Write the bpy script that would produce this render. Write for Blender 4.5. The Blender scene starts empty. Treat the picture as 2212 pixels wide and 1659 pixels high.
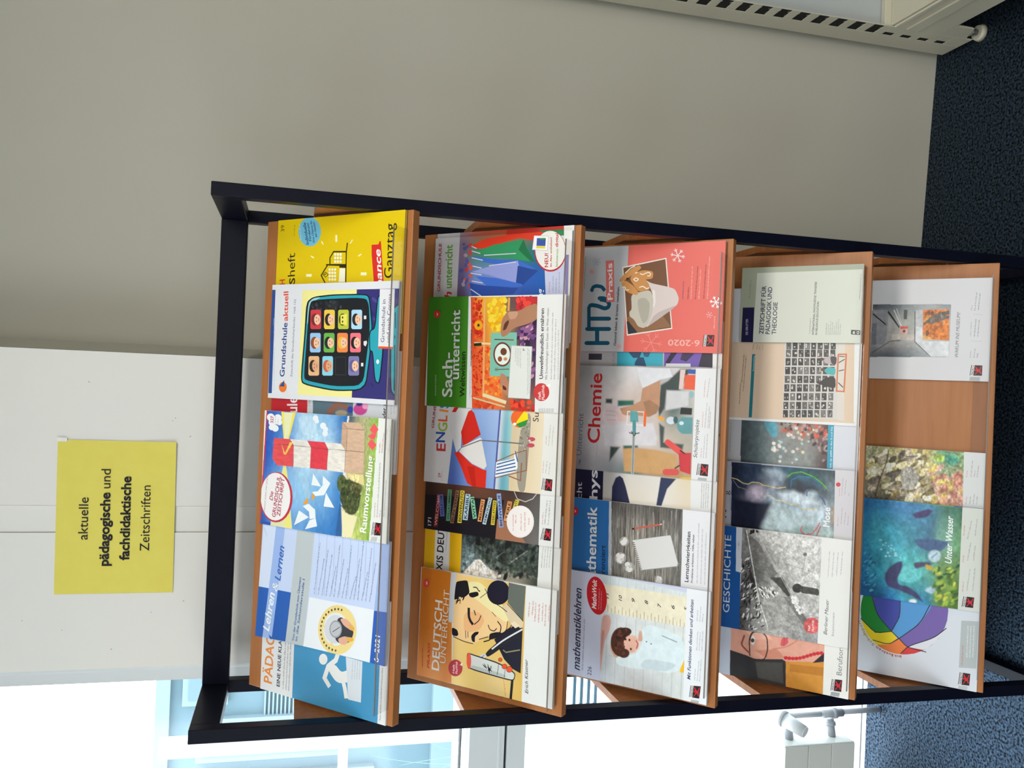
import bpy, bmesh, math, random
import numpy as np
from mathutils import Vector, Matrix
from mathutils.geometry import tessellate_polygon
# ------------------------------------------------------------------ camera, world, lights, exposure
sc = bpy.context.scene
COL = sc.collection
H = 1.75
cam_d = bpy.data.cameras.new('camera'); cam = bpy.data.objects.new('camera', cam_d); COL.objects.link(cam)
cam_d.sensor_fit = 'HORIZONTAL'; cam_d.sensor_width = 36; cam_d.lens = 1849.186/2212*36; cam_d.clip_start = .02; cam_d.clip_end = 200
def _cam():
    yaw, pitch, roll = .00309, -.24793, .04189
    fw = Vector((math.sin(yaw)*math.cos(pitch), math.cos(yaw)*math.cos(pitch), math.sin(pitch)))
    rt = Vector((math.cos(yaw), -math.sin(yaw), 0)); up = rt.cross(fw)
    r2 = math.cos(roll)*rt+math.sin(roll)*up; u2 = -math.sin(roll)*rt+math.cos(roll)*up
    X, Y, Zv = -u2, r2, -fw                       # the phone was held sideways: the picture's right is the room's down
    m = Matrix(((X.x, Y.x, Zv.x, .14548), (X.y, Y.y, Zv.y, -1.48498), (X.z, Y.z, Zv.z, H-.14695), (0, 0, 0, 1)))
    cam.matrix_world = m
_cam(); sc.camera = cam
sc.view_settings.view_transform = 'Standard'; sc.view_settings.look = 'None'; sc.view_settings.exposure = 0; sc.view_settings.gamma = 1
sc.view_settings.use_curve_mapping = False
sc.cycles.transparent_max_bounces = 24
w = bpy.data.worlds.new('world'); sc.world = w; w.use_nodes = True
bgn = w.node_tree.nodes['Background']; bgn.inputs[0].default_value = (.86, .95, 1, 1); bgn.inputs[1].default_value = 6.5
def area(name, loc, rot, sx, sy, power, col, portal=False):
    l = bpy.data.lights.new(name, 'AREA'); l.shape = 'RECTANGLE'; l.size = sx; l.size_y = sy; l.energy = power; l.color = col
    if portal: l.cycles.is_portal = True
    o = bpy.data.objects.new(name, l); COL.objects.link(o); o.location = loc; o.rotation_euler = rot; return o
area('ceiling_light', (.55, -1.6, 2.72), (0, 0, 0), 1.5, .5, 40, (1, .965, .90))
area('ceiling_light', (.9, -3.2, 2.72), (0, 0, 0), 1.5, .5, 34, (1, .965, .90))
area('daylight_from_far_window', (-2.45, -2.3, 1.7), (math.radians(90), 0, math.radians(-78)), 2.2, 1.6, 44, (.86, .94, 1))
area('window_portal', (-1.45, .68, 1.45), (math.radians(90), 0, math.radians(180)), 2.0, 2.8, 1, (1, 1, 1), True)

# ------------------------------------------------------------------ materials
def lin(h, k=1.0):
    h = h.lstrip('#'); o = []
    for i in (0, 2, 4):
        c = int(h[i:i+2], 16)/255; c = c/12.92 if c <= .04045 else ((c+.055)/1.055)**2.4
        o.append(min(c*k, .93))
    return (*o, 1)
def mat(name, col, rough=.5, spec=.5, metal=0, noise=None, scale=(1, 1, 1), nscale=6, bump=0, coat=0, alpha=None, trans=0, detail=4):
    m = bpy.data.materials.new(name); m.use_nodes = True; nt = m.node_tree; b = nt.nodes['Principled BSDF']
    b.inputs['Base Color'].default_value = col; b.inputs['Roughness'].default_value = rough; b.inputs['Metallic'].default_value = metal
    b.inputs['Specular IOR Level'].default_value = spec; b.inputs['Coat Weight'].default_value = coat; b.inputs['Transmission Weight'].default_value = trans
    if noise or bump:
        tc = nt.nodes.new('ShaderNodeTexCoord'); mp = nt.nodes.new('ShaderNodeMapping'); nz = nt.nodes.new('ShaderNodeTexNoise')
        mp.inputs['Scale'].default_value = scale; nz.inputs['Scale'].default_value = nscale; nz.inputs['Detail'].default_value = detail
        nt.links.new(tc.outputs['Object'], mp.inputs[0]); nt.links.new(mp.outputs[0], nz.inputs['Vector'])
        if noise:
            cr = nt.nodes.new('ShaderNodeValToRGB'); cr.color_ramp.elements[0].position = .32; cr.color_ramp.elements[1].position = .68
            cr.color_ramp.elements[0].color = col; cr.color_ramp.elements[1].color = noise
            nt.links.new(nz.outputs['Fac'], cr.inputs[0]); nt.links.new(cr.outputs[0], b.inputs['Base Color'])
        if bump:
            bp = nt.nodes.new('ShaderNodeBump'); bp.inputs['Strength'].default_value = bump; bp.inputs['Distance'].default_value = .004
            nt.links.new(nz.outputs['Fac'], bp.inputs['Height']); nt.links.new(bp.outputs[0], b.inputs['Normal'])
    return m
M = {
 'wall': mat('grey_beige_wall_paint', lin('#b9b6a8'), .85, .2, noise=lin('#bcb9ad'), nscale=1.3, bump=.0),
 'pillar': mat('off_white_panel', lin('#e9e7e1'), .6, .3, noise=lin('#e5e4e0'), nscale=2),
 'groove': mat('panel_shadow_joint', lin('#b4b1aa'), .8),
 'frame': mat('blue_black_powder_coated_steel', lin('#0c0e1e'), .4, .13, noise=lin('#0a0c1a'), nscale=40),
 'wood': mat('reddish_beech_veneer', lin('#b07344'), .42, .35, noise=lin('#a56836'), scale=(1.2, 14, 14), nscale=5, detail=6),
 'wood_edge': mat('beech_edge_banding', lin('#a86a3a'), .5, .3, noise=lin('#985a2a'), scale=(1.2, 20, 20), nscale=5),
 'ceiling': mat('white_ceiling', lin('#e4e4e0'), .9),
 'white_plastic': mat('white_plastic_frame', lin('#d4d8da'), .35, .4),
 'grey_frame': mat('pale_grey_window_aluminium', lin('#dde2e4'), .4, .5),
 'rubber': mat('black_rubber_seal', lin('#1c2226'), .7),
 'steel_beige': mat('beige_enamelled_steel', lin('#c8c4b0'), .4, .4, noise=lin('#c4c0ac'), nscale=5),
 'steel_panel': mat('light_grey_steel_panel', lin('#b2b7b8'), .45, .4),
 'hole': mat('slot_interior', lin('#0a0b0c'), .9),
 'chrome': mat('dull_zinc', lin('#8a8c92'), .3, .5, metal=.9),
 'radiator': mat('white_enamel', lin('#d8dad4'), .35, .5),
 'yellow': mat('yellow_paper', lin('#e6da6a'), .8, .2, noise=lin('#e3d665'), nscale=30),
 'ink': mat('black_printing_ink', lin('#26262c'), .7, .2),
 'tape': mat('clear_adhesive_tape', lin('#e8e8e4'), .15, .6),
 'brass': mat('grey_pipe_fitting', lin('#a8acb2'), .35, .5),
 'facade': mat('pale_blue_facade_cladding', lin('#4e6872'), .7, noise=lin('#5c7680'), nscale=.6),
 'facade2': mat('light_facade_panel', lin('#6a8089'), .7),
 'facade_glass': mat('facade_window_glass', lin('#486472'), .15, .6),
 'ground': mat('pale_paving', lin('#dededc'), .9, noise=lin('#d2d2d0'), nscale=4),
 'leaf': mat('pale_green_grass_blade', lin('#6f9484'), .6, noise=lin('#86a895'), nscale=9),
 'mark': mat('grey_scuff', lin('#77756f'), .9),
}
def glassmat(name, tint, gloss):
    m = bpy.data.materials.new(name); m.use_nodes = True; nt = m.node_tree; nt.nodes.clear()
    o = nt.nodes.new('ShaderNodeOutputMaterial'); mx = nt.nodes.new('ShaderNodeMixShader'); t = nt.nodes.new('ShaderNodeBsdfTransparent'); g = nt.nodes.new('ShaderNodeBsdfGlossy')
    fr = nt.nodes.new('ShaderNodeValue'); fr.outputs[0].default_value = gloss
    t.inputs[0].default_value = tint; g.inputs['Roughness'].default_value = .08
    nt.links.new(fr.outputs[0], mx.inputs[0]); nt.links.new(t.outputs[0], mx.inputs[1]); nt.links.new(g.outputs[0], mx.inputs[2]); nt.links.new(mx.outputs[0], o.inputs[0]); return m
def carpetmat():
    m = mat('dark_blue_speckled_carpet', lin('#020304'), .5, .5, noise=lin('#0c131b'), nscale=170, bump=.9, detail=10)
    nt = m.node_tree; b = nt.nodes['Principled BSDF']; nz = nt.nodes['Noise Texture']; mr = nt.nodes.new('ShaderNodeMapRange')
    mr.inputs['From Min'].default_value = .4; mr.inputs['From Max'].default_value = .7; mr.inputs['To Min'].default_value = .12; mr.inputs['To Max'].default_value = 2.6
    nt.links.new(nz.outputs['Fac'], mr.inputs['Value']); nt.links.new(mr.outputs['Result'], b.inputs['Specular IOR Level'])
    b.inputs['Specular Tint'].default_value = (.36, .62, 1, 1); return m
M['carpet'] = carpetmat()
M['acrylic'] = glassmat('clear_acrylic', (.955, .95, .945, 1), .05)
M['acrylic_edge'] = mat('acrylic_cut_edge', lin('#77706c'), .25, .5)
M['glass'] = glassmat('window_glass', (.98, .99, 1, 1), .04)
def printmat():
    m = bpy.data.materials.new('printed_cover_paper'); m.use_nodes = True; nt = m.node_tree; b = nt.nodes['Principled BSDF']
    a = nt.nodes.new('ShaderNodeAttribute'); a.attribute_name = 'Col'; nt.links.new(a.outputs['Color'], b.inputs['Base Color'])
    b.inputs['Roughness'].default_value = .36; b.inputs['Specular IOR Level'].default_value = .35; return m
M['print'] = printmat()
_pg = {}
def pagemat(h):
    if h not in _pg:
        _pg[h] = mat('paper_page_edges', lin(h), .85, .1, noise=lin('#b4b2ac'), scale=(.2, .2, 300), nscale=8)
    return _pg[h]

# ------------------------------------------------------------------ mesh helpers
def link(name, me, m=None, parent=None):
    o = bpy.data.objects.new(name, me); COL.objects.link(o)
    if m is not None and me is not None: me.materials.append(m)
    if parent: o.parent = parent
    return o
def empty(name, label, cat, loc=(0, 0, 0), group=None):
    o = bpy.data.objects.new(name, None); COL.objects.link(o); o.empty_display_size = .05; o.location = loc
    o['label'] = label; o['category'] = cat
    if group: o['group'] = group
    return o
def structure(o): o['kind'] = 'structure'; return o
class B:
    def __init__(s): s.bm = bmesh.new()
    def box(s, x0, y0, z0, x1, y1, z1, mtx=None, bev=0):
        r = bmesh.ops.create_cube(s.bm, size=1); vs = r['verts']
        for v in vs: v.co = Vector(((x0+x1)/2+v.co.x*(x1-x0), (y0+y1)/2+v.co.y*(y1-y0), (z0+z1)/2+v.co.z*(z1-z0)))
        if bev:
            es = list({e for v in vs for e in v.link_edges}); rr = bmesh.ops.bevel(s.bm, geom=es, offset=bev, segments=2, affect='EDGES', profile=.5); vs = list({v for f in rr['faces'] for v in f.verts} | {v for v in vs if v.is_valid})
        if mtx: bmesh.ops.transform(s.bm, matrix=mtx, verts=vs)
        return s
    def prism(s, poly, axis, a, b):
        """poly: 2D points; axis 'x': (y,z), 'y': (x,z), 'z': (x,y)"""
        def P(p, t): return {'x': (t, p[0], p[1]), 'y': (p[0], t, p[1]), 'z': (p[0], p[1], t)}[axis]
        A = [s.bm.verts.new(P(p, a)) for p in poly]; C = [s.bm.verts.new(P(p, b)) for p in poly]; n = len(poly)
        s.bm.faces.new(A); s.bm.faces.new(list(reversed(C)))
        for i in range(n): s.bm.faces.new((A[i], C[i], C[(i+1) % n], A[(i+1) % n]))
        bmesh.ops.recalc_face_normals(s.bm, faces=s.bm.faces); return s
    def tube(s, p, q, r, r2=None, n=20):
        p, q = Vector(p), Vector(q); d = q-p
        res = bmesh.ops.create_cone(s.bm, cap_ends=True, segments=n, radius1=r, radius2=r if r2 is None else r2, depth=d.length)
        m = Matrix.Translation((p+q)/2) @ d.to_track_quat('Z', 'Y').to_matrix().to_4x4(); bmesh.ops.transform(s.bm, matrix=m, verts=res['verts']); return s
    def out(s, name, m, parent=None, smooth=False):
        me = bpy.data.meshes.new(name); s.bm.to_mesh(me); s.bm.free()
        if smooth:
            for f in me.polygons: f.use_smooth = len(f.vertices) == 4
        return link(name, me, m, parent)

# ------------------------------------------------------------------ setting
structure(B().box(-2.6, -4.2, -.1, 3.2, .61, 0).out('floor', M['carpet']))
structure(B().box(-2.6, -4.2, 2.8, 3.2, .9, 2.9).out('ceiling', M['ceiling']))
# grey wall to the right, very slightly turned
yl, yr = .4675+.37*.0617+.01, .4369-2.13*.0617
b = B(); b.prism([(.19, .487), (3.2, .487-.0617*3.01), (3.2, .75), (.19, .75)], 'z', 0, 2.8); structure(b.out('wall_right_of_pillar', M['wall']))
structure(B().box(3.2, -4.2, 0, 3.3, .9, 2.8).out('wall_right', M['wall']))
structure(B().box(-2.6, -4.3, 0, 3.3, -4.2, 2.8).out('wall_front', M['pillar']))
structure(B().box(-2.7, -4.2, 0, -2.6, .9, 2.8).out('wall_left', M['pillar']))
# white clad pillar between window and grey wall: each cladding panel its own piece
pil = structure(B().box(-.44, .336, 0, .179, .72, 2.8).out('wall_pillar', M['pillar']))
B().box(-.1197, .330, 0, .181, .338, 2.8).out('panel', M['pillar'], pil)
B().box(-.1716, .3325, 0, -.1203, .338, 2.8, bev=.0006).out('joint_profile', M['pillar'], pil)
B().box(-.4387, .330, 0, -.1724, .338, 2.8).out('panel', M['pillar'], pil)
b = B(); b.prism([(-.4387, .330), (-.4430, .3308), (-.4466, .3335), (-.4680, .3355), (-.4690, .40), (-.4690, .72), (-.4387, .72)], 'z', 0, 2.8); structure(b.out('trim_1', M['white_plastic']))
b = B(); b.prism([(.1815, .332), (.2012, .40), (.2012, .50), (.1815, .50)], 'z', 0, 2.8); structure(b.out('trim_2', M['wall']))
rr = random.Random(4)
for k, (x, z) in enumerate(((-.36, 2.02), (-.33, 1.86), (-.40, 1.93), (.12, 1.99), (.055, 1.83), (.05, 1.835), (-.34, 2.09), (.02, 1.80), (-.31, 1.80), (-.25, 1.86))):
    B().tube((x, .3297, z), (x+rr.uniform(-.002, .002), .3297, z+rr.uniform(.001, .003)), .0005, n=6).out('scuff_mark', M['mark'], pil)
# window wall
win = structure(empty('window_1', 'w', 'w', (0, 0, 0))); del win['label']; del win['category']
YW = .61
def fb(name, x0, z0, x1, z1, y0=YW, y1=YW+.06, m='grey_frame', par=win, bev=.0015): return B().box(x0, y0, z0, x1, y1, z1, bev=bev).out(name, M[m], par)
fb('sill', -2.6, 1.0565, -.469, 1.1475, .600, .665)
fb('sill_ridge', -2.6, 1.066, -.469, 1.0735, .5985, .602)
fb('sash_rail', -2.6, 1.001, -.469, 1.0495, .604, .665)
fb('seal', -2.6, 1.049, -.469, 1.057, .612, .66, 'rubber')
fb('upper_rail', -2.6, 1.161, -.469, 1.1635, .63, .655, 'rubber')
fb('bottom_rail', -2.6, 0, -.469, .006, .625, .68, 'white_plastic')
fb('top_rail', -2.6, 2.70, -.469, 2.8, .61, .68)
fb('mullion', -1.62, .0, -1.56, 2.75, .62, .68)
fb('mullion', -2.60, .0, -2.54, 2.75, .62, .68)
fb('upper_pane', -2.55, 1.16, -.46, 2.70, .643, .647, 'glass', bev=0)
fb('lower_pane', -2.55, .006, -.46, 1.005, .643, .647, 'glass', bev=0)
structure(B().box(3.2, .62, 0, -.4, .75, .01).out('trim_3', M['white_plastic']))

# ------------------------------------------------------------------ outside
structure(B().box(-14, .75, -.35, 6, 14, -.25).out('ground', M['ground']))
bd = empty('facade_building', 'pale blue low building seen through the window left of the rack', 'building', (-3.2, 8, -.25))
def bx(name, x0, y0, z0, x1, y1, z1, m): 
    o = B().box(x0+3.2, y0-8, z0+.25, x1+3.2, y1-8, z1+.25).out(name, M[m], bd); return o
bx('wall', -9, 8, -.25, 2, 9, 2.72, 'facade')
bx('parapet', -9, 7.9, 2.72, 2, 8.1, 2.86, 'facade2')
for k in range(9): bx('cladding_rib', -3.6, 7.95, 1.43+k*.042, -2.15, 8.0, 1.43+k*.042+.018, 'facade2')
for x0, x1, z0, z1 in ((-3.9, -3.45, .9, 2.45), (-3.3, -2.2, 2.15, 2.6), (-4.6, -4.05, .6, 2.4)):
    o = bx('window', x0, 7.9, z0, x1, 8.0, z1, 'facade2'); 
    p = B().box(x0+3.26, 7.88-8, z0+.31, x1+3.14, 7.9-8, z1+.19).out('pane', M['facade_glass'], o)
bx('plinth', -9, 7.9, -.25, 2, 8, -.02, 'facade2')
post = B().box(-1.062, 1.36, -.25, -1.006, 1.40, 1.97).out('outside_mullion', M['white_plastic']); post['label'] = 'white window mullion left of the rack, set outside the glass for sky light'; post['category'] = 'post'  # stands for the window mullion, moved outdoors so the sky lights it white
rail = B().box(-2.6, 1.41, 1.382, -1.0, 1.45, 1.412).out('outside_transom', M['white_plastic']); rail['label'] = 'white window transom, set outside the glass for sky light'; rail['category'] = 'rail'  # stands for the window transom, placed beyond the glass to catch sky light
g = empty('outdoor_grille', 'small grey blue outdoor grille of four bars seen between the shelves', 'grille', (-.87, 1.2, .588))
for k in range(4): B().box(-.045, 0, .0+k*.0247, .10, .012, .010+k*.0247).out('bar', M['facade_glass'], g)
for k in range(2): B().box(-.04+k*.125, .012, -.838, -.03+k*.125, .022, .10).out('upright', M['white_plastic'], g)
rr = random.Random(9)
for gi, (gx, gy, gz, lb) in enumerate(((-2.75, 5.7, -.25, 'tall pale grass clump outside the window, nearer the rack'), (-3.25, 6.0, -.25, 'tall pale grass clump outside the window, farther from the rack'))):
    gr = empty('grass_clump', lb, 'plant', (gx, gy, gz), 'grass clumps outside')
    bm = bmesh.new()
    for k in range(10):
        a = rr.uniform(0, 6.28); ln = rr.uniform(.9, 1.75); lean = rr.uniform(.05, .45); wd = .005; px, py = rr.uniform(-.12, .12), rr.uniform(-.08, .08); prev = None
        for s_ in range(7):
            t = s_/6; x = px+math.cos(a)*lean*t*t; y = py+math.sin(a)*lean*t*t; z = ln*t*(1-.12*t); ww = wd*(1-t*.9)
            c = [bm.verts.new((x-math.sin(a)*ww, y+math.cos(a)*ww, z)), bm.verts.new((x+math.sin(a)*ww, y-math.cos(a)*ww, z))]
            if prev: bm.faces.new((prev[0], prev[1], c[1], c[0]))
            prev = c
    me = bpy.data.meshes.new('blades'); bm.to_mesh(me); bm.free(); o = link('blades', me, M['leaf'], gr); o['kind'] = 'stuff'

# ------------------------------------------------------------------ radiator
RX, RY0, RY1, RZ0, RZ1 = -.765, .50, .588, .115, .325
rad = empty('radiator', 'low white radiator under the window left of the rack', 'radiator', (RX, (RY0+RY1)/2, 0))
def rbx(name, x0, y0, z0, x1, y1, z1, m='radiator', bev=.003, par=rad): return B().box(x0-RX, y0-(RY0+RY1)/2, z0, x1-RX, y1-(RY0+RY1)/2, z1, bev=bev).out(name, M[m], par)
rbx('side_cover', RX-.004, RY0+.002, RZ0, RX, RY1, RZ1)
for k in range(3):
    h_ = (RZ1-RZ0)/3; rbx('front_panel', -1.55, RY0, RZ0+k*h_+.0008, RX-.003, RY0+.004, RZ0+(k+1)*h_-.0008, bev=.0012)
rbx('rear_panel', -1.55, RY1-.004, RZ0, RX-.004, RY1, RZ1)
rbx('top_grille', -1.55, RY0+.004, RZ1-.004, RX-.004, RY1-.004, RZ1, bev=.001)
rbx('foot', -1.4, RY0+.03, 0, -1.36, RY1-.02, RZ0); rbx('foot', -.92, RY0+.03, 0, -.88, RY1-.02, RZ0)
yc = (RY0+RY1)/2
def rt(name, p, q, r, m, r2=None): return B().tube((p[0]-RX, p[1]-yc, p[2]), (q[0]-RX, q[1]-yc, q[2]), r, r2).out(name, M[m], rad, True)
rt('valve_body', (-.765, .545, .285), (-.715, .548, .29), .011, 'brass')
th = rt('thermostat_head', (-.712, .545, .302), (-.728, .497, .272), .019, 'white_plastic', .0155)
B().tube((-.728-RX, .497-yc, .272), (-.7288-RX, .4945-yc, .2705), .0145).out('cap', M['grey_frame'], th, True)
rt('thermostat_collar', (-.708, .558, .31), (-.712, .545, .302), .022, 'white_plastic')
rt('return_valve', (-.765, .545, .155), (-.722, .552, .158), .010, 'brass')
rt('valve_nut', (-.738, .549, .157), (-.728, .551, .158), .0135, 'brass')
rt('pipe_elbow', (-.708, .555, .180), (-.708, .557, .118), .011, 'brass')
rt('pipe_nut', (-.708, .556, .150), (-.708, .556, .138), .0145, 'brass')
rt('pipe', (-.706, .557, .120), (-.706, .557, 0), .0075, 'brass'); rt('pipe', (-.708, .556, .185), (-.708, .558, .31), .008, 'white_plastic')

# ------------------------------------------------------------------ yellow sign
sg = empty('paper_sign', 'yellow paper sign with black lettering on the white pillar above the rack', 'sign', (-.1415, .3285, 1.93))
bm = bmesh.new(); N = 14; vs = []
for j in range(N+1):
    row = []
    for i in range(N+1):
        s_, t = i/N, j/N
        x = -.1495+.2985*s_+(.0)*t; z = -.108+.216*t+(.0045*s_)-.001*t
        y = -.0006-.004*max(0, (s_-.55)/.45)**2*max(0, (.35-t)/.35)-.0012*math.sin(s_*3.1)*(1-t)
        row.append(bm.verts.new((x, y, z)))
    vs.append(row)
for j in range(N):
    for i in range(N): bm.faces.new((vs[j][i], vs[j][i+1], vs[j+1][i+1], vs[j+1][i]))
me = bpy.data.meshes.new('paper'); bm.to_mesh(me); bm.free(); o = link('paper', me, M['yellow'], sg)
def text_mesh(txt, bold, shear):
    cu = bpy.data.curves.new('txt', 'FONT'); cu.body = txt; cu.size = 1; cu.resolution_u = 3; cu.shear = shear; cu.offset = .018*bold
    ob = bpy.data.objects.new('txt', cu); COL.objects.link(ob); dg = bpy.context.evaluated_depsgraph_get(); dg.update()
    me = ob.evaluated_get(dg).to_mesh(); v = [tuple(q.co) for q in me.vertices]; f = [tuple(p.vertices) for p in me.polygons]
    ob.evaluated_get(dg).to_mesh_clear(); bpy.data.objects.remove(ob); bpy.data.curves.remove(cu); return v, f
_tx = {}
def text(txt, bold=0, shear=0):
    k = (txt, bold, shear)
    if k not in _tx: _tx[k] = text_mesh(*k)
    return _tx[k]
def sign_line(txt, x0, x1, z, cap, bold):
    v, f = text(txt, bold, 0); a = min(q[0] for q in v); c = max(q[0] for q in v); sx = (x1-x0)/(c-a)
    me = bpy.data.meshes.new('lettering'); me.from_pydata([(x0+(q[0]-a)*sx, -.0022, z+q[1]*cap/.73+(x0+(q[0]-a)*sx)*.015) for q in v], [], f); return link('lettering', me, M['ink'], sg)
sign_line('aktuelle', -.044, .038, .052, .0182, 0); sign_line('pädagogische', -.0955, .048, .0135, .0182, 1.6); sign_line('und', .056, .0935, .0135, .0182, 0)
sign_line('fachdidaktische', -.0845, .080, -.0235, .0182, 1.6); sign_line('Zeitschriften', -.0665, .0625, -.060, .0182, 0)
B().box(.1455, -.0016, .095, .1535, -.0008, .112).out('tape', M['tape'], sg)

# ------------------------------------------------------------------ steel library shelf at the right
sh = empty('steel_bookshelf', 'beige perforated steel bookshelf end standing against the grey wall at right', 'bookshelf', (1.08, .34, 0))
def sb(name, x0, y0, z0, x1, y1, z1, m='steel_beige', bev=.0015, par=sh): return B().box(x0-1.08, y0-.34, z0, x1-1.08, y1-.34, z1, bev=bev).out(name, M[m], par)
pst = empty('upright_post', '', ''); del pst['label']; del pst['category']; pst.parent = sh
def pb(name, *a, m='steel_beige', bev=.001): return sb(name, *a, m=m, bev=bev, par=pst)
pb('web', 1.05, .343, .012, 1.09, .400, 2.3)
pb('flange', 1.0502, .296, .012, 1.0524, .300, 2.3)
zs = .012
for k in range(46):
    z0 = .05+k*.05+.012
    pb('rung', 1.0502, .300, zs, 1.0524, .343, z0)
    zs = z0+.027
    if zs > 2.25: break
    b = B(); y0_ = .300 if k > 3 else .328
    b.prism([(y0_-.34, z0-.001), (y0_-.334, z0-.001), (y0_-.328, z0+.005), (.333-.34, z0+.004), (.338-.34, z0-.001), (.3435-.34, z0-.001), (.3435-.34, z0+.028), (.338-.34, z0+.028), (.333-.34, z0+.023), (y0_-.328, z0+.023), (y0_-.334, z0+.028), (y0_-.34, z0+.028)], 'x', .0, .001)
    o = b.out('slot', M['hole'], pst); o.location.x = -.0285
    if k <= 3: pb('rung', 1.0502, .300, z0-.0005, 1.0524, .328, z0+.0275)
sb('back_panel', 1.0545, .318, .25, 2.05, .322, 2.3, 'steel_panel')
sb('base_shelf', 1.054, -.02, .236, 2.05, .316, .244)
sb('shelf_back_edge', 1.054, .300, .244, 2.05, .316, .262)
br = sb('base_bracket', 1.050, -.06, .105, 1.054, .30, .238)
sb('bracket_ridge', 1.046, -.06, .172, 1.051, .295, .206, bev=.002)
sb('bracket_lip', 1.047, -.06, .228, 1.053, .295, .240, bev=.002)
b = B(); b.prism([(.30-.34, .03), (.245-.34, .055), (.245-.34, .108), (.30-.34, .108)], 'x', -.0295, -.0265); b.out('gusset', M['steel_beige'], sh)
def stb(name, p, q, r, m, r2=None, par=sh): return B().tube((p[0]-1.08, p[1]-.34, p[2]), (q[0]-1.08, q[1]-.34, q[2]), r, r2, 28).out(name, M[m], par, True)
stb('levelling_sleeve', (1.064, .285, .03), (1.064, .285, .09), .011, 'steel_beige')
stb('levelling_screw', (1.064, .285, .006), (1.064, .285, .034), .007, 'chrome'); stb('levelling_foot', (1.064, .285, 0), (1.064, .285, .012), .021, 'steel_beige', .017)

# ------------------------------------------------------------------ magazine rack
W, BT, PD, D, HC = .92597, .02352, .026, .21536, .04766
YB, Z1, SP, A, L, TK = -.03651, H-.32943, .29961, .77795, .34313, .018
HB = W/2-BT-.001
rack = empty('magazine_rack', 'tall magazine display rack with blue black steel frame and five sloping wooden shelves', 'magazine rack', (0, 0, 0))
hx = W/2; YR = D+.018
for s_ in (-1, 1):
    xa, xb = (s_*hx, s_*(hx-BT)) if s_ > 0 else (-hx, -hx+BT); xa, xb = min(xa, xb), max(xa, xb)
    B().box(xa, 0, 0, xb, PD, H, bev=.0015).out('front_post', M['frame'], rack)
    B().box(xa, YR, 0, xb, YR+PD, H, bev=.0015).out('rear_post', M['frame'], rack)
    B().box(xa, PD-.001, H-HC, xb, YR+.001, H, bev=.0015).out('top_bar', M['frame'], rack)
    B().box(xa, PD-.001, 0, xb, YR+.001, .03, bev=.0015).out('bottom_bar', M['frame'], rack)
B().box(-hx+BT-.0005, D, H-HC, hx-BT+.0005, D+.025, H, bev=.0015).out('crossbar', M['frame'], rack)
B().box(-hx+BT-.0005, D, .02, hx-BT+.0005, D+.025, .05, bev=.0015).out('crossbar', M['frame'], rack)
def shelf_mtx(i): # local x = along rack, local y = up the board, local z = out of the board
    e = Vector((0, math.sin(A), math.cos(A))); n = Vector((0, -math.cos(A), math.sin(A))); o = Vector((0, YB, Z1-SP*i))
    return Matrix(((1, 0, 0, 0), (0, e.y, n.y, o.y), (0, e.z, n.z, o.z), (0, 0, 0, 1)))
LED = [(-.4105, .4055), (-.4185, .4075), (-.4105, .4075), (-.412, .408), (-.4035, .409)]
for i in range(5):
    m = shelf_mtx(i)
    o = B().box(-HB, 0, -TK, HB, L, 0, bev=.0012).out('shelf_board', M['wood'], rack); o.matrix_local = m
    l0, l1 = LED[i]
    o = B().box(l0, .0094, .0003, l1, .0113, .0372).out('acrylic_ledge', M['acrylic'], rack); o.matrix_local = m; o['label'] = 'clear acrylic ledge'
    e_ = B().box(l0, .0093, .0372, l1, .0114, .0384).out('edge', M['acrylic_edge'], o)
    B().box(l0, .0115, .0001, l1, .040, .0004).out('acrylic_back_flange', M['acrylic'], rack).matrix_local = m
    zt = Z1-SP*i+.161; zb = Z1-SP*i
    for s_ in (-1, 1):
        x0, x1 = (s_*hx-.0185, s_*hx-.0045) if s_ > 0 else (-hx+.0045, -hx+.0185)
        b = B(); y0, y1 = PD, YR
        b.prism([(y0, zt), (y1, zt), (y1, zt-.03), (y0+.03, zb+.015), (y0, zb+.015)], 'x', x0, x1)
        b.out('side_bracket', M['wood_edge'], rack)
        B().tube((s_*(hx-.02), PD+.02, zb+.055), (s_*(hx-.024), PD+.02, zb+.055), .004, n=12).out('screw', M['chrome'], rack)

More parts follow.
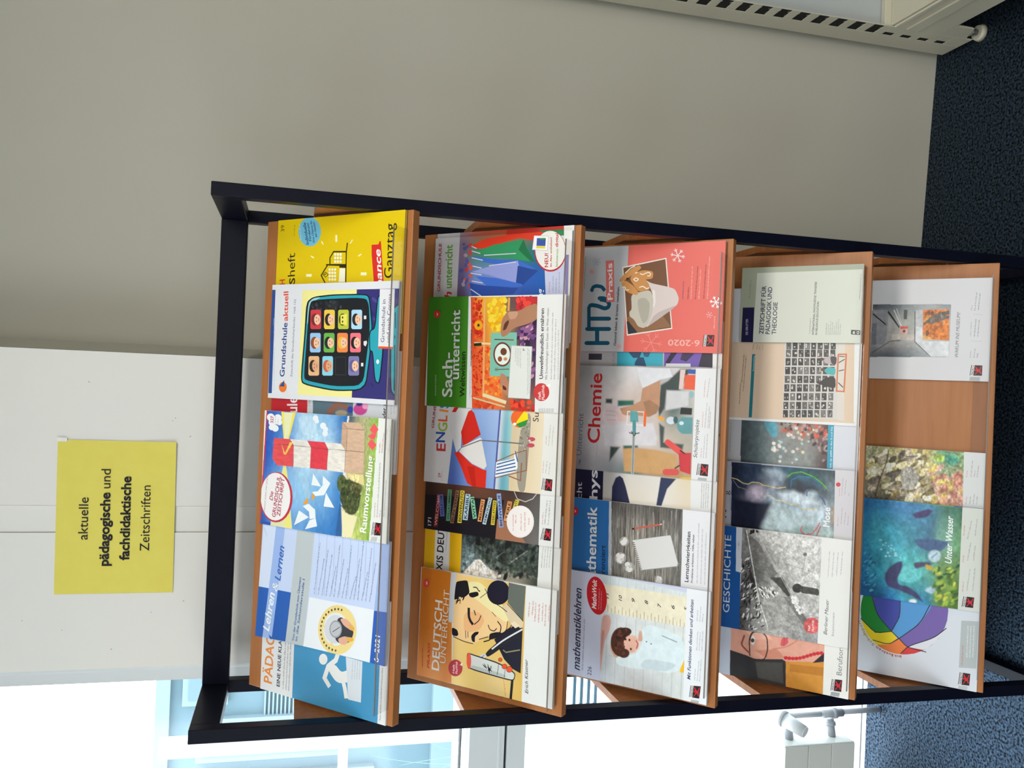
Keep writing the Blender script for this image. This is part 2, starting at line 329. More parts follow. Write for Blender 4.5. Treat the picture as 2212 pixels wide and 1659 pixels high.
# flat printed artwork of each magazine cover, in millimetres on the cover (x from the spine, y from the bottom)
# p polygon, e ellipse, l line, t lettering, g colour gradient, s scattered spots, d rows of tiny unreadable lettering
MAGS = [
dict(i=0,u=-0.4394,v=0.0115,w=0.21,h=0.297,t=0.004,th=0.003,rot=0,res=0,bg='#d8d9da',label='leftmost magazine on the top shelf, blue cover with a white running figure',curl=0,page='#d8d6d0',ops=[
('p','#3f8cb8',[145.9,216.2,0.3,215.7,-6.1,17.2,180.2,17.5]),('e','#dcdcda',84.5,144.8,1.9,-9.9,-9.6,-0.6),('l','#dcdcda',8.9,[104.1,110,88.6,115.5,74.3,132.3,52.1,140.1,39.1,127.1]),('p','#dcdcda',[74.9,135.5,81.1,116.7,69.7,101.8,79.7,82,55,80.6,54.7,93.1,50.1,103.9,52.5,115.1,64.2,128.5],0,1),('l','#dcdcda',8.91,[58.5,98,43.1,91.8,27.2,87.9],0,1),('p','#ccd3da',[99,93,98.1,55.3,27.3,55.1,26.4,83.8]),('d','#8a94a4',63,76.4,96.4,76.1,1.94),('d','#8a94a4',64.2,70.9,97.4,70.6,1.94),('d','#8a94a4',65.3,65.4,98.5,65.1,1.94),('d','#8a94a4',66.4,60,99.6,59.6,1.82),('t','#e0863a','PÄDAGOGIK',14.1,268.1,172.9,264.7,21.4,1,0),('t','#22263a','EINE NEUE KLASSE',13.4,247.4,115.5,246.7,8.5,1,0),('d','#50525c',11.2,237.9,99.8,236.1,3.18),('d','#50525c',11.3,230.4,101.1,229.4,3.06),('d','#50525c',11.3,223.5,102.3,222.6,3.18),('d','#555555',7,10.7,97.8,10.2,2.45),]),
dict(i=0,u=-0.3346,v=0.0115,w=0.21,h=0.297,t=0.0125,th=0.0055,rot=0,res=0,bg='#bdcbe8',label='pale blue journal with a blue corner block and a bathroom scale picture',curl=0.01,page='#d8d6d0',ops=[
('p','#c9d4ea',[202.3,294.3,205.9,263.9,89.6,266.6,90.1,296.6]),('p','#1f58ac',[-0.3,303.8,90.5,297.4,90.4,216.8,0.9,225.9]),('p','#94aee0',[-1,279.6,207.2,264,205.9,242.5,-4.6,258.3]),('p','#b4bcc0',[-1.1,225.8,207.1,211.6,204.8,169.9,-1.9,184]),('p','#dde2e8',[-1.9,184,89,175.9,90.5,27.7,-3.5,32.6]),('p','#2458b0',[-3.5,32.6,89.4,27.7,93.1,-14.7,0,-13.8]),('p','#98aede',[89.4,27.7,211.7,17.9,213.8,-17.1,91.9,-14.8]),('p','#aabfe2',[93.8,161.1,203.6,159.4,203.9,157.5,94.1,159.2]),('p','#aabfe2',[96.8,142.5,205.9,140.8,206.1,138.9,97.1,140.5]),('p','#aabfe2',[99.7,124,208.2,122.4,208.4,120.5,100,122.2]),('p','#aabfe2',[102.6,105.9,210.4,104.2,210.6,102.4,102.9,104]),('p','#aabfe2',[105.4,87.9,212.6,86.3,212.8,84.4,105.7,86]),('p','#aabfe2',[108.3,70.1,214.8,68.5,215,66.7,108.5,68.3]),('p','#aabfe2',[111,52.6,216.9,51,217.1,49.2,111.3,50.8]),('p','#aabfe2',[113.8,35.3,219,33.7,219.2,31.9,114.1,33.5]),
('d','#4a5a88',95.8,163.8,192.1,154.6,2.63),('d','#4a5a88',96.3,154.4,162,143.5,2.63),('d','#4a5a88',96.8,145,180,135.2,2.63),('d','#4a5a88',97.3,135.7,171.7,125.5,2.63),('d','#4a5a88',97.8,126.5,153.8,115.3,2.53),('d','#4a5a88',98.4,117.3,193.1,108.3,2.53),('d','#4a5a88',98.9,108.2,168.2,97.9,2.53),('d','#4a5a88',99.4,99.1,152.9,88,2.53),('d','#4a5a88',99.9,90.1,196.6,81.4,2.43),('d','#4a5a88',100.3,81.1,141.4,69.5,2.53),('d','#4a5a88',100.8,72.2,175.4,62.4,2.43),('d','#26386a',101.3,63.3,207,55.3,2.43),('d','#4a5a88',101.8,54.5,154.6,43.7,2.43),('d','#4a5a88',102.3,45.8,195.2,37.2,2.43),('d','#4a5a88',102.8,37.1,170.9,27.3,2.33),('t','#e4ebf8','Lehren',12.2,265.2,83.5,257.5,15.5,1,1),('t','#dfe7f6','&',86.8,252.5,102.2,250.3,14,0,1),('t','#3262b4','Lernen',106.8,246.4,171.1,241.2,14.6,1,1),('t','#4a6a9c','Von der Grundschule zum Übergang',5.1,205.8,121.4,196.7,5.4,1,0),('t','#4a6a9c','in die Sekundarstufe I',6,198.5,119,188.2,5.1,1,0),
('e','#e3cd85',42.4,107.9,7.9,-43.7,-43,-2.4),('e','#dadde2',43.1,111.1,5.1,-28.5,-28.9,-1.6),('e','#c9ccd2',42.8,112.7,4.3,-24.3,-24.7,-1.4),('p','#34343a',[61.4,108.9,66.8,98.2,57.7,82.2,47,69.3,26.9,75.9,19,98.8,24.9,112.3],0.3,1),('e','#8f9299',43.1,111.1,2.5,-14.3,-15.2,-0.8,0.3),('e','#b6b8be',43.1,111.1,2.1,-11.8,-12.8,-0.7,0.3),('l','#2c2c30',1.16,[37,118,48.3,101.9],0.3,1),('p','#d6a48e',[62.5,102.7,66.1,88.8,53.1,68.1,46.2,73.8,52.3,92.8],0.3,1),('p','#d6a48e',[27.3,105.5,34.9,90.3,33.6,77.8,20.2,86.3,18.8,100.3],0.3,1),('p','#d9a648',[57.7,82.2,53.1,68.1,45.6,70.7,49.8,80.2],0.3,1),('p','#d9a648',[34.3,87.1,35.5,70.2,29.9,69.9,25.7,82],0.3,1),('e','#4a4630',6,109.1,0.3,-1.8,-2.1,-0.1),('e','#4a4630',6,116.8,0.3,-1.9,-2.2,-0.1),('e','#4a4630',7.6,124.1,0.3,-1.9,-2.2,-0.1),('e','#4a4630',10.7,130.7,0.4,-1.9,-2.1,-0.1),('e','#4a4630',15.2,136.4,0.4,-1.9,-2.1,-0.1),('e','#4a4630',21,140.8,0.4,-1.9,-2.1,-0.1),
('e','#4a4630',27.7,143.8,0.4,-1.9,-2.1,-0.1),('e','#4a4630',35.1,145.2,0.4,-2,-2.1,-0.2),('e','#4a4630',42.8,144.9,0.4,-1.9,-2.1,-0.1),('e','#4a4630',50.5,143,0.4,-1.9,-2.1,-0.1),('e','#4a4630',57.9,139.5,0.3,-1.9,-2.2,-0.1),('e','#4a4630',64.5,134.7,0.3,-1.9,-2.2,-0.1),('e','#4a4630',70.1,128.7,0.3,-1.9,-2.1,-0.1),('e','#4a4630',74.5,121.8,0.3,-1.9,-2.2,-0.1),('e','#4a4630',77.5,114.4,0.3,-1.9,-2.2,-0.1),('e','#4a4630',78.9,106.7,0.3,-1.9,-2.2,-0.2),('e','#4a4630',78.7,99.1,0.3,-1.9,-2.1,-0.2),('t','#e4ecfc','6–2021',3.8,13.3,48.9,12.2,10.2,1,0),]),
dict(i=0,u=-0.012,v=0.0115,w=0.21,h=0.297,t=0.006,th=0.005,rot=0,res=1.25,bg='#c8ccd2',label='red topped magazine mostly hidden between the lighthouse issue and the tablet issue',curl=0,page='#d8d6d0',ops=[
('p','#bb232e',[192,329.6,194.2,210.2,30.3,202.7,21.9,319.6]),('t','#e6dfe2','Schule',56.9,229,122.9,232.3,26.5,1,0),('p','#5a7280',[176.3,196.2,178.6,100.6,37.9,96.4,31.3,189.3]),('p','#8c5f50',[90.7,162.5,107.3,153.9,116.9,140.2,116.7,126.1,111.4,105,102.5,106.8,108.5,130.3,100.8,141.7,89.7,148.1],1.5,1),('e','#a89880',98.1,125.1,0.7,-13.9,-5.4,-0.3,1.5),('e','#c4478e',107.3,81.9,0.7,-15.7,-10.5,-0.5,1.5),('e','#3040a0',105.3,104.6,0.3,-6.8,-6.2,-0.3,1.5),('e','#30307a',115.9,84.7,0.3,-6.8,-3.5,-0.2,1.5),('e','#e09ac0',113,70.9,0.4,-6.7,-5.2,-0.2,1.5),('t','#26262a','Wenn jeder anders ist',57,22,159.8,26.5,9.5,1,0),('d','#777777',102.1,13.1,126,13.9,2.1),('d','#777777',102.4,6.6,126.3,7.4,2.2),('t','#888888','5 2021',107,199.2,117.9,199.3,5.4,0,0),]),
dict(i=0,u=-0.1273,v=0.0115,w=0.21,h=0.297,t=0.0215,th=0.0062,rot=0,res=0.95,bg='#dcdeda',label='magazine with a red and white striped lighthouse under a blue sky',curl=0,page='#d8d6d0',ops=[
('g',[-4.2,298.7,210.9,291.3,210,97.4,0.1,106.5],[['#2c50a8','#3a6cc0','#2c52b0','#2f5cb4'],['#5c8ed0','#7fb0dd','#4680c8','#4a7cc4'],['#6298d2','#8cbce2','#accfe8','#a5cce4'],['#3f80c2','#74aad8','#b9d6e8','#82b4dc'],['#2f6eb4','#3c7cbe','#4886c2','#2a6ab2']]),('p','#2a5c96',[0.1,113.4,58.7,106.3,52.5,99,0.7,97.4]),('p','#9cc4e0',[109.4,210.2,113.1,188.4,58.9,173.3,55.6,187.6],3,1),('p','#b4d2e8',[203.3,215.6,207.4,172,163.5,160,161.3,193.6],3,1),('g',[-0.7,98.4,210.7,92.9,211.9,28,0.9,38],[['#e4deb0','#d9cfa0','#c0b090','#4a5a66'],['#b7c36a','#9aa860','#a39e6e','#a8a67c'],['#8fb34c','#8fb34c','#93b554','#8fb752']]),('n',0.11,10,5,[-4.2,298.7,210.9,291.3,210,97.4,0.1,106.5],18),('n',0.3,6,2.5,[-0.7,98.4,210.7,92.9,211.9,28,0.9,38],19),('p','#e4dcb0',[2.1,97.4,52.1,102.5,42,83.7,38.8,65.5,1.2,76.9],2.2),('e','#3f4a2a',70.5,84.1,4.6,-21.6,-30.1,-7.3,2.2),('e','#4a5732',92.2,103.5,1,-10.9,-15.7,-0.8,2.2),
('e','#66663e',86.6,70.3,1.3,-13.3,-10.3,-0.5,2.2),('s',['#2c351c','#5c6638','#4a4a28','#34401f'],[100.8,105.1,101,64.4,49.8,59.4,41.2,90.4],60,6.03,2.41,30,3,2.2),('p','#d9c98c',[110.5,94.2,112.1,56.1,93.4,52.9,99.4,82.3],2.2),('p','#d8d8a8',[125.5,241,95.3,248,-1.4,271.7,-0.8,215.8,89.4,231.9],1.5),('p','#e6dc7c',[125.5,241,95.6,244.3,-0.2,233.7,-0.1,217.5,93,232.8],1.5),('p','#dfe0b4',[135.2,241.5,208.6,254.6,209.5,219.6],1.5),('p','#e8d850',[135.2,241.5,210.5,253.9,209.9,248.3],1.5),('p','#e8d850',[135.3,240.3,210.1,225.8,210.1,218.9],1.5),('n',0.6,3,3,[103.4,114.5,111.3,65,46.1,61.4,45.2,102.1],20),('p','#da4e52',[160.5,270.9,161,230.5,150.4,220.7,111.9,219.7,111.1,260.4,122.7,272.3],0.6),('p','#dcd6d0',[161,230.5,160.8,187.5,149.7,178.4,112.6,178.7,111.9,219.7,150.4,220.7],0.6),('p','#d63c4a',[160.8,187.5,160.9,146.8,149.1,138,112.4,139.4,112.6,178.7,149.7,178.4],0.6),('p','#ddd8d0',[160.9,146.8,160.9,108.4,150.2,98.2,111.8,98.4,112.2,139,149.1,138],0.6),
('p','#cbaa90',[199.2,108.2,199.7,69.7,187.6,57.5,113.5,55.7,111.8,98.4,150.2,98.2,160.9,108.4],0.6),('p','#c09e82',[199.2,108.2,187.9,96.2,150.2,98.2,160.9,108.4],0.6),('l','#4c3a34',0.6,[187.9,95.7,188,57.5],0.6),('l','#4c3a34',0.6,[187.9,95.7,150.4,96.4],0.6),('l','#4c3a34',0.6,[149.9,98.2,150.1,57.7],0.6),('l','#4c3a34',0.65,[150.6,229.9,149.7,178.4,149.4,138.4,150.2,98.7],0.6),('l','#4c3a34',0.6,[161,230.5,150.4,220.7,111.9,219.7],0.6),('l','#4c3a34',0.6,[160.8,187.5,149.7,178.4,112.6,178.7],0.6),('l','#4c3a34',0.61,[160.9,146.8,149.1,138,112.2,139],0.6),('l','#4c3a34',0.7,[149.4,260,150.3,227.4],0.6),('l','#4c3a34',0.65,[111.8,98.4,150.2,98.2],0.6),('l','#4c3a34',0.6,[199.2,108.2,187.9,95.7],0.6),('p','#e8c45a',[151.9,251.3,134.3,241.5,155.2,230.2,155.7,222.7,132.6,238.9,132.3,243.9],1),('n',0.12,3,8,[159.6,273.4,201.3,58.7,113.9,55.1,106.5,267.7],21),('p','#e2e7f0',[7,211.8,34.8,201.1,25.4,176.7]),
('p','#e2e7f0',[3,184.6,20.3,174.7,25.4,160.6,11.7,156.3]),('p','#e2e7f0',[43.4,192.3,49.4,178.8,40.4,162.7,25.4,160.6,22,174.8,35.2,176.8]),('p','#e2e7f0',[103.8,170.5,82.5,150.7,83,173.9]),('p','#e2e7f0',[70.7,171.5,73.8,157.4,86.4,146.2,89.7,130,68.2,142.9,64.4,162.8]),('p','#e2e7f0',[101.4,147.1,89.8,128.8,86.3,147.4]),('p','#e2e7f0',[73,138.9,48.4,117.9,48.2,142.9]),('p','#e59a28',[46.1,193.1,60.8,181.1,50.2,179.5]),('p','#e59a28',[69.7,172,63.4,163.5,55.3,170.2]),('e','#dfe4ea',202.2,170.5,0.3,-6.6,-5.5,-0.3),('e','#dfe4ea',197,166.7,0.3,-4.8,-3.9,-0.3),('e','#dfe4ea',189.8,152,0.4,-7.1,-5.8,-0.3),('e','#dfe4ea',184,145.8,0.3,-5.9,-4.9,-0.3),('e','#dfe4ea',176.8,146.5,0.5,-6.5,-5.4,-0.3),('p','#e2585c',[200.9,36.6,190.9,26.9,185,31.4,183.6,40.1,189.7,45.9]),('p','#e2585c',[185,31.4,182.6,42.2,177.8,49.7,173,39.5,175.8,33.1]),('p','#e2585c',[165,49,173.5,41.7,170.1,36.7,164.6,29.9,154.6,38.1,159.3,44.3]),
('l','#c23048',3.11,[-4,296.9,210.9,290.5]),('p','#2f4fa8',[-4,297.4,6.3,296.5,4.8,269.5,-3.7,271.6]),('e','#b93046',52.9,259,4.2,-41.2,-46,-2.7),('e','#e6e3e4',53.7,260.8,3.7,-37.5,-43.6,-2.5),('t','#8a8288','GEMEINSAM LEHREN UND LERNEN',19.6,285.8,88.6,281.6,3.6,0,0),('t','#a82a44','Die',45.3,267.2,62.3,266.2,8.7,1,1),('t','#a82a44','GRUNDSCHUL',15.6,258.6,91.1,249.6,9.3,1,0),('t','#a82a44','ZEITSCHRIFT',18.8,246.9,88.7,239.4,9.2,1,0),('e','#e6e7ee',198,280.8,0.5,-9.8,-7,-0.5),('e','#e6e7ee',189.1,275.1,0.6,-10.7,-7.8,-0.5),('e','#e6e7ee',197.1,262.8,0.6,-10.1,-7.3,-0.4),('e','#e6e7ee',178.4,268.1,0.5,-8.6,-6.2,-0.4),('e','#e6e7ee',179.7,277.1,0.5,-7.6,-5.5,-0.3),('e','#e6e7ee',190,258.6,0.4,-7.6,-5.5,-0.3),('t','#b0304a','327',187.7,273.7,200.6,273.7,7.7,1,0),('d','#9a9aa8',184,267.1,202.4,267.7,2.61),('d','#9a9aa8',182.5,260.7,199.1,260.9,2.5),('t','#eef2e8','Raumvorstellung',12.8,45,144.6,35.4,13.8,1,0),
('d','#b03a44',42.3,27.1,67,26.9,2.12),('d','#777777',42.9,21.2,135.6,19.7,2.21),('d','#777777',43.5,16.3,58.2,13.8,2.12),('d','#b03a44',151.6,22,171.1,21.5,2.21),('d','#c06068',152,16.6,188.6,13.8,2.21),('d','#999999',149.9,10.1,194.1,7.7,2.1),('d','#999999',45.4,7.1,109.8,4.7,2.22),('d','#aaaaaa',150.6,1.5,197.9,0.8,2.21),('p','#1a1a1c',[11.4,33.1,33.4,30.3,33.4,29.2,11.5,31.9]),('p','#d8d8d8',[11.9,31.8,33.4,29.2,33.5,25,12.3,27]),('t','#1c1c1e','FRIEDRICH',12.7,27.6,32.6,25.6,3.2,1,0),('p','#1c1a1c',[11.8,27.1,33.5,25,33.7,12.5,12.8,13.2]),('p','#c01c2c',[14.1,25.3,19.7,21.5,23.9,22.2,30.3,24.2,31.4,23,26.2,19.8,25.2,17.4,32,15.1,30.8,13.9,23.2,15.8,18,14,15.2,15,20.5,18.2,20,19.8,13.8,23.7]),('e','#c01c2c',23.2,23.7,0.2,-1.4,-1.7,-0.1),('p','#b8bcc0',[0.5,34.7,8.5,31.8,9.1,19.9,1.3,21.6]),]),
dict(i=0,u=0.1061,v=0.0115,w=0.21,h=0.297,t=0.0155,th=0.007,rot=0,res=0,bg='#d6d8de',label='magazine showing a tablet screen of cartoon children framed in teal',curl=0,page='#d8d6d0',ops=[
('p','#2a4a8c',[200.8,297.7,200.6,288.7,8.9,287.2,8.5,296.2]),('t','#a8bcdc','www.grundschulverband.de · November 2020',13.7,280.8,148.1,287.1,4.1,0,0),('t','#233f80','Grundschule',39.9,257.2,139.4,254.9,12.5,1,0),('t','#dc4a30','aktuell',142.6,254.4,197.2,256,12.4,1,0),('t','#4a4c58','Zeitschrift des Grundschulverbandes · Heft 152',40.5,237.2,182.2,236,5.1,0,0),('e','#e0762c',21.1,259.8,0.4,-9.8,-9.5,-0.5),('p','#2a4a8c',[22.2,268.7,33.8,256.9,22.1,256.2]),('p','#e6df92',[198.3,221.1,197.1,92.8,8.9,94.1,8.8,221.8]),('p','#332f70',[197.1,92.8,196.6,-6.6,8.1,-8.4,8.9,94.1]),('s',['#48448a','#2a2660'],[195,89.5,194.1,47.5,17.9,38.2,16,86.3],20,3.2,7.61,20,2),('p','#17181c',[176.6,210.3,186.3,193.9,189.8,145.8,189.1,69.7,181.4,62.2,127,52.9,79.5,56.7,22.4,63.3,18.1,136.3,27.6,211.4,39.8,216.4,116.1,211.8],0,1),('p','#2a9cae',[175.2,205.6,183.7,193.8,187.5,145.7,187.1,70.8,180.7,64.7,127,55.4,79.5,59.3,24.3,66,20.7,136.5,30,209.1,39.9,213.2,116.2,208.6],0,1),
('p','#8fc8cc',[175.2,205.6,183.7,193.8,185.4,173,176.4,196.9,129.3,206.5],0,1),('p','#1b1d22',[180.8,196.4,183.1,72.6,169.5,64.1,126.9,59.9,84.4,64.1,30.2,70.2,26.8,136.8,35.4,205.8,45.3,208.5,116.2,205.4,168.6,202.8],0,1),('s',['#3c3e42','#2a2c30'],[179,200.5,180.5,125.1,165.1,124.2,160.7,199.5],30,3.5,3.71,40,5),('p','#c23a44',[160.7,198.8,162.8,196.1,162.6,175.8,159.9,173.3,129.8,171.9,127.8,174.6,127.7,194.8,130.3,197.8]),('e','#7a2a2c',145,187.4,-0.1,-9.1,-11,-0.6),('e','#e8bc9c',144.9,181.8,0,-7.6,-9.3,-0.5),('e','#1c1c20',148.1,184.1,0,-1.1,-1.1,-0.1),('e','#1c1c20',141.8,183.7,0,-1,-1,0),('l','#5a2420',0.9,[147.5,179.2,144.9,178,142.3,178.9]),('p','#e2c04a',[160.4,166.1,162.4,163.4,162.2,143.6,159.7,141.1,129.9,139.8,127.8,142.4,127.8,162.2,130.4,165.1]),('e','#2c2420',144.8,154.9,0,-8.9,-10.8,-0.6),('e','#e8bc9c',144.8,149.4,0,-7.4,-9.3,-0.5),('e','#1c1c20',147.9,151.7,0,-1.1,-1,-0.1),
('e','#1c1c20',141.7,151.3,0,-1,-1,0),('l','#5a2420',0.85,[147.4,146.9,144.8,145.7,142.2,146.6]),('p','#b4bc3c',[160.1,133.3,162.1,130.8,161.9,111.4,159.4,108.9,129.9,107.6,127.9,110.2,127.8,129.6,130.4,132.4]),('e','#4a5020',144.7,122.4,0,-8.6,-10.7,-0.6),('p','#e0d860',[152.4,127.5,154.8,113,134.5,111.9,137,126.7]),('e','#3a4018',148.3,122.6,0,-1.6,-2.1,-0.1),('e','#3a4018',141.1,122.2,0,-1.6,-2,-0.1),('p','#a8d0ea',[159.8,102.7,161.8,100.1,161.6,81.1,159.1,78.7,129.9,77.5,127.9,80,127.9,98.9,130.4,101.7]),('e','#24242a',144.6,92,-0.1,-8.5,-10.6,-0.6),('e','#e8bc9c',144.5,86.7,0,-7.1,-9,-0.5),('e','#1c1c20',147.6,88.9,0,-1,-1,-0.1),('e','#1c1c20',141.5,88.5,0,-0.9,-1,0),('l','#5a2420',0.85,[147,84.3,144.5,83.1,142,84]),('p','#94bce4',[118.8,197.5,120.9,194.8,121,174.6,118.4,172,88.4,170.7,86.2,173.3,85.9,193.5,88.5,196.5]),('e','#8a4a28',103.2,186.1,0.1,-9.1,-10.9,-0.6),('e','#e8bc9c',103.3,180.5,0.1,-7.6,-9.4,-0.5),
('e','#1c1c20',106.4,182.8,0,-1.1,-1,-0.1),('e','#1c1c20',100.2,182.4,0,-1,-1.1,0),('l','#5a2420',0.9,[105.9,177.9,103.3,176.7,100.7,177.6]),('p','#68ac4a',[119,164.4,121.1,161.8,121.1,142,118.6,139.5,88.8,138.2,86.7,140.8,86.4,160.6,89,163.5]),('e','#20302c',103.6,153.3,0,-8.9,-10.9,-0.6),('e','#e8bc9c',103.6,147.8,0.1,-7.4,-9.2,-0.5),('e','#1c1c20',106.7,150.1,0,-1.1,-1,-0.1),('e','#1c1c20',100.5,149.7,0,-1,-1,0),('l','#5a2420',0.9,[106.2,145.3,103.7,144.1,101.1,145]),('p','#e48448',[119.1,133.1,121.2,130.5,121.3,111.2,118.7,108.7,89.3,107.4,87.2,110,86.9,129.3,89.4,132.2]),('e','#e0b43a',103.9,122.2,0,-8.7,-10.7,-0.6),('e','#e8bc9c',103.9,116.9,0.1,-7.4,-9.1,-0.5),('e','#1c1c20',107,119,0,-1,-1.1,0),('e','#1c1c20',100.8,118.7,0.1,-1,-1,-0.1),('l','#5a2420',0.85,[106.5,114.3,104,113.2,101.4,114.1]),('p','#e4707e',[119.3,103.1,121.3,100.6,121.4,81.6,118.9,79.2,89.7,77.9,87.7,80.4,87.4,99.4,89.9,102.2]),
('e','#201c20',104.2,92.4,0,-8.5,-10.6,-0.6),('e','#e8bc9c',104.2,87.2,0.1,-7.2,-9.1,-0.5),('e','#1c1c20',107.2,89.3,0,-1,-1,-0.1),('e','#1c1c20',101.2,89,0,-1,-1.1,-0.1),('l','#5a2420',0.9,[106.7,84.7,104.2,83.6,101.7,84.4]),('p','#dcae80',[77,198.6,79.1,195.9,79.5,175.7,76.9,173.1,46.9,171.8,44.7,174.5,44.1,194.7,46.6,197.6]),('e','#2e2a22',61.5,187.2,0.2,-9,-10.9,-0.6),('e','#d8a07c',61.7,181.7,0.1,-7.7,-9.4,-0.6),('e','#1c1c20',64.7,183.9,0.1,-1,-1,0),('e','#1c1c20',58.5,183.6,0,-1.1,-1,-0.1),('l','#5a2420',0.95,[64.3,179,61.7,177.8,59.1,178.7]),('p','#84c8dc',[77.6,165.6,79.7,162.9,80,143.1,77.5,140.6,47.8,139.3,45.6,141.9,45.1,161.7,47.6,164.6]),('e','#c06040',62.3,154.4,0.2,-8.8,-10.8,-0.6),('e','#d8a07c',62.4,149,0.2,-7.5,-9.2,-0.5),('e','#1c1c20',65.5,151.2,0,-1,-1.1,-0.1),('e','#1c1c20',59.3,150.8,0,-1,-1,0),('l','#5a2420',0.85,[65.1,146.4,62.5,145.2,59.9,146.1]),('p','#1b1d22',[78.1,134.9,80.2,132.3,80.6,112.9,78.1,110.5,48.6,109.2,46.5,111.7,46,131.1,48.4,134]),
('l','#44464c',0.9,[78.1,134.9,79.1,111.5,47.6,109.8,47.4,133.2,78.1,134.9]),('p','#7a76a8',[78.7,104.9,80.7,102.3,81.1,83.3,78.6,80.9,49.5,79.6,47.4,82.1,46.8,101.1,49.3,103.9]),('e','#5a5a88',63.7,94.2,0.2,-8.6,-10.6,-0.6),('e','#e8bc9c',63.8,88.9,0.2,-7.2,-9,-0.5),('e','#1c1c20',66.8,91,0,-0.9,-1,0),('e','#1c1c20',60.8,90.7,0,-1,-1.1,0),('l','#5a2420',0.9,[66.4,86.4,63.9,85.3,61.4,86.2]),('p','#dcdce0',[151.3,74.1,151.2,68.9,145.2,68.6,145.2,73.8]),('p','#dcdce0',[69.6,76.2,69.8,71,63.8,70.7,63.6,75.9]),('p','#d8d8dc',[106.9,72.4,108.2,66,104.4,64.5,98.1,67.4,100.6,72]),('p','#17181c',[125.4,61.1,130,49.8,184.2,46.4,187,38.3,141.9,34.6,97.4,27.3,33.5,32.7,38.8,45,88.3,52.1,90.7,59.3],0,1),('p','#2a9cae',[123.9,59.1,129,47.2,182.1,44.4,185,39.4,141.9,36.5,97.3,29.8,35.4,34.7,40.6,43.2,90.1,50.3,92,57.4],0,1),('e','#d8f0f0',72.4,39.5,0.1,-3.2,-3.9,-0.2),('p','#17181c',[159,16.1,170.2,2.5,172.5,-7.8,18.6,-9.1,14,0.5,25.1,11],0,1),
('p','#2a9cae',[157.8,13.6,168.2,1.8,170,-7.9,20.3,-9,16.5,-0,26.5,8.6],0,1),('l','#17181c',1.6,[156.5,6.1,129.5,4.1],0,1),('l','#17181c',1.6,[160.1,-1.1,127.1,-2.2],0,1),('l','#17181c',1.7,[101.3,4.4,24.3,1.6],0,1),('l','#17181c',1.65,[117.2,5.3,112.3,4.7],0,1),('l','#17181c',1.65,[114.9,-4.1,111.2,-4.3],0,1),('l','#17181c',1.65,[105.1,-4,101.4,-4.2],0,1),('p','#dadade',[196.5,41.3,195.8,9.1,95.2,7.8,95.2,39.7]),('t','#2c2c5c','Grundschule in',105.8,27.1,178.4,27.8,8.1,0,0),('t','#2c2c5c','und nach Corona',105.9,15.2,188,15.8,8.1,0,0),('p','#e0502c',[98.7,39.6,98.1,7.7,94.7,7.8,94.7,39.7]),]),
dict(i=0,u=0.2274,v=0.0115,w=0.21,h=0.297,t=0.0075,th=0.005,rot=0,res=0,bg='#d9bc08',label='bright yellow magazine with a line drawn school, rightmost on the top shelf',curl=0,page='#c8b060',ops=[
('t','#3a3410','39',188.9,280.9,200.8,281.6,8.9,0,0),('t','#2a2410','S',89.8,248.7,101.5,248.7,14.7,1,0),('t','#2a2410','heft',104.8,249.2,147.6,251.3,19.1,0,0),('t','#c8242c','H',89.9,273.7,99.6,274.2,14.1,1,0),('d','#6a5c18',178.5,253.8,201.3,254,2.91),('e','#6cb4d0',184.5,217.1,-1.5,-27.6,-26.8,-1.5),('t','#1c3460','Individuelle',161.5,217.5,202.9,228.1,7.2,1,1),('t','#1c3460','Förderung',167.5,211.5,201.9,220.5,5.7,1,1),('t','#1c3460','Eine Chance für',164.5,203.5,205.7,213.3,4.6,1,1),('t','#1c3460','den Ganztag',173.7,198.1,203.2,206.4,4.6,1,1),('d','#d8ecf4',171,236.7,200.6,242,2.5),('l','#2a2408',2.4,[160.1,125.9,144.3,127.4,145.6,157.3,134.8,165.3,122.5,164.6,121.2,127.1]),('l','#2a2408',2.35,[144.3,127.4,89.5,125.7]),('l','#2a2408',2.45,[122.7,169.8,104.1,184.4,90,174.2]),('l','#2a2408',2.46,[122.9,173.9,119.9,127.1]),('p','#2a2408',[121.7,142.4,121.1,126.5,115.5,126.8,116.5,142.1]),
('p','#e8e6d0',[115.5,141.3,115,128.5,90.9,127.8,91.3,142.4]),('l','#2a2408',1.25,[109.3,174.2,104.9,167.8,100.4,173.7,105.3,179.9,109.8,174.3]),('l','#2a2408',1.55,[106.1,173,104.7,177.4]),('p','#ece8c8',[142.9,155.4,142.7,150.6,138.1,150.7,138.3,155.5]),('p','#ece8c8',[136.7,155.1,136.5,150.3,131.8,150.4,132,155.2]),('p','#ece8c8',[130.2,154.7,130,149.9,125.4,150,125.5,154.8]),('p','#ece8c8',[142.6,148.9,142.4,144.2,137.8,144.3,138,149]),('p','#ece8c8',[136.4,148.6,136.2,143.8,131.6,143.9,131.8,148.7]),('p','#ece8c8',[129.9,148.2,129.8,143.5,125.1,143.6,125.3,148.3]),('p','#ece8c8',[142.4,142.5,142.2,137.7,137.5,137.8,137.7,142.6]),('p','#ece8c8',[136.2,142.1,136,137.4,131.3,137.5,131.5,142.2]),('p','#ece8c8',[129.7,141.8,129.5,137,124.9,137.1,125,141.9]),('p','#ece8c8',[116.1,167,115.9,162.2,111.8,162.3,111.9,167.1]),('p','#ece8c8',[110.1,166.7,110,161.8,105.8,162,105.9,166.8]),('p','#ece8c8',[104.1,166.3,104,161.5,99.8,161.6,100,166.5]),
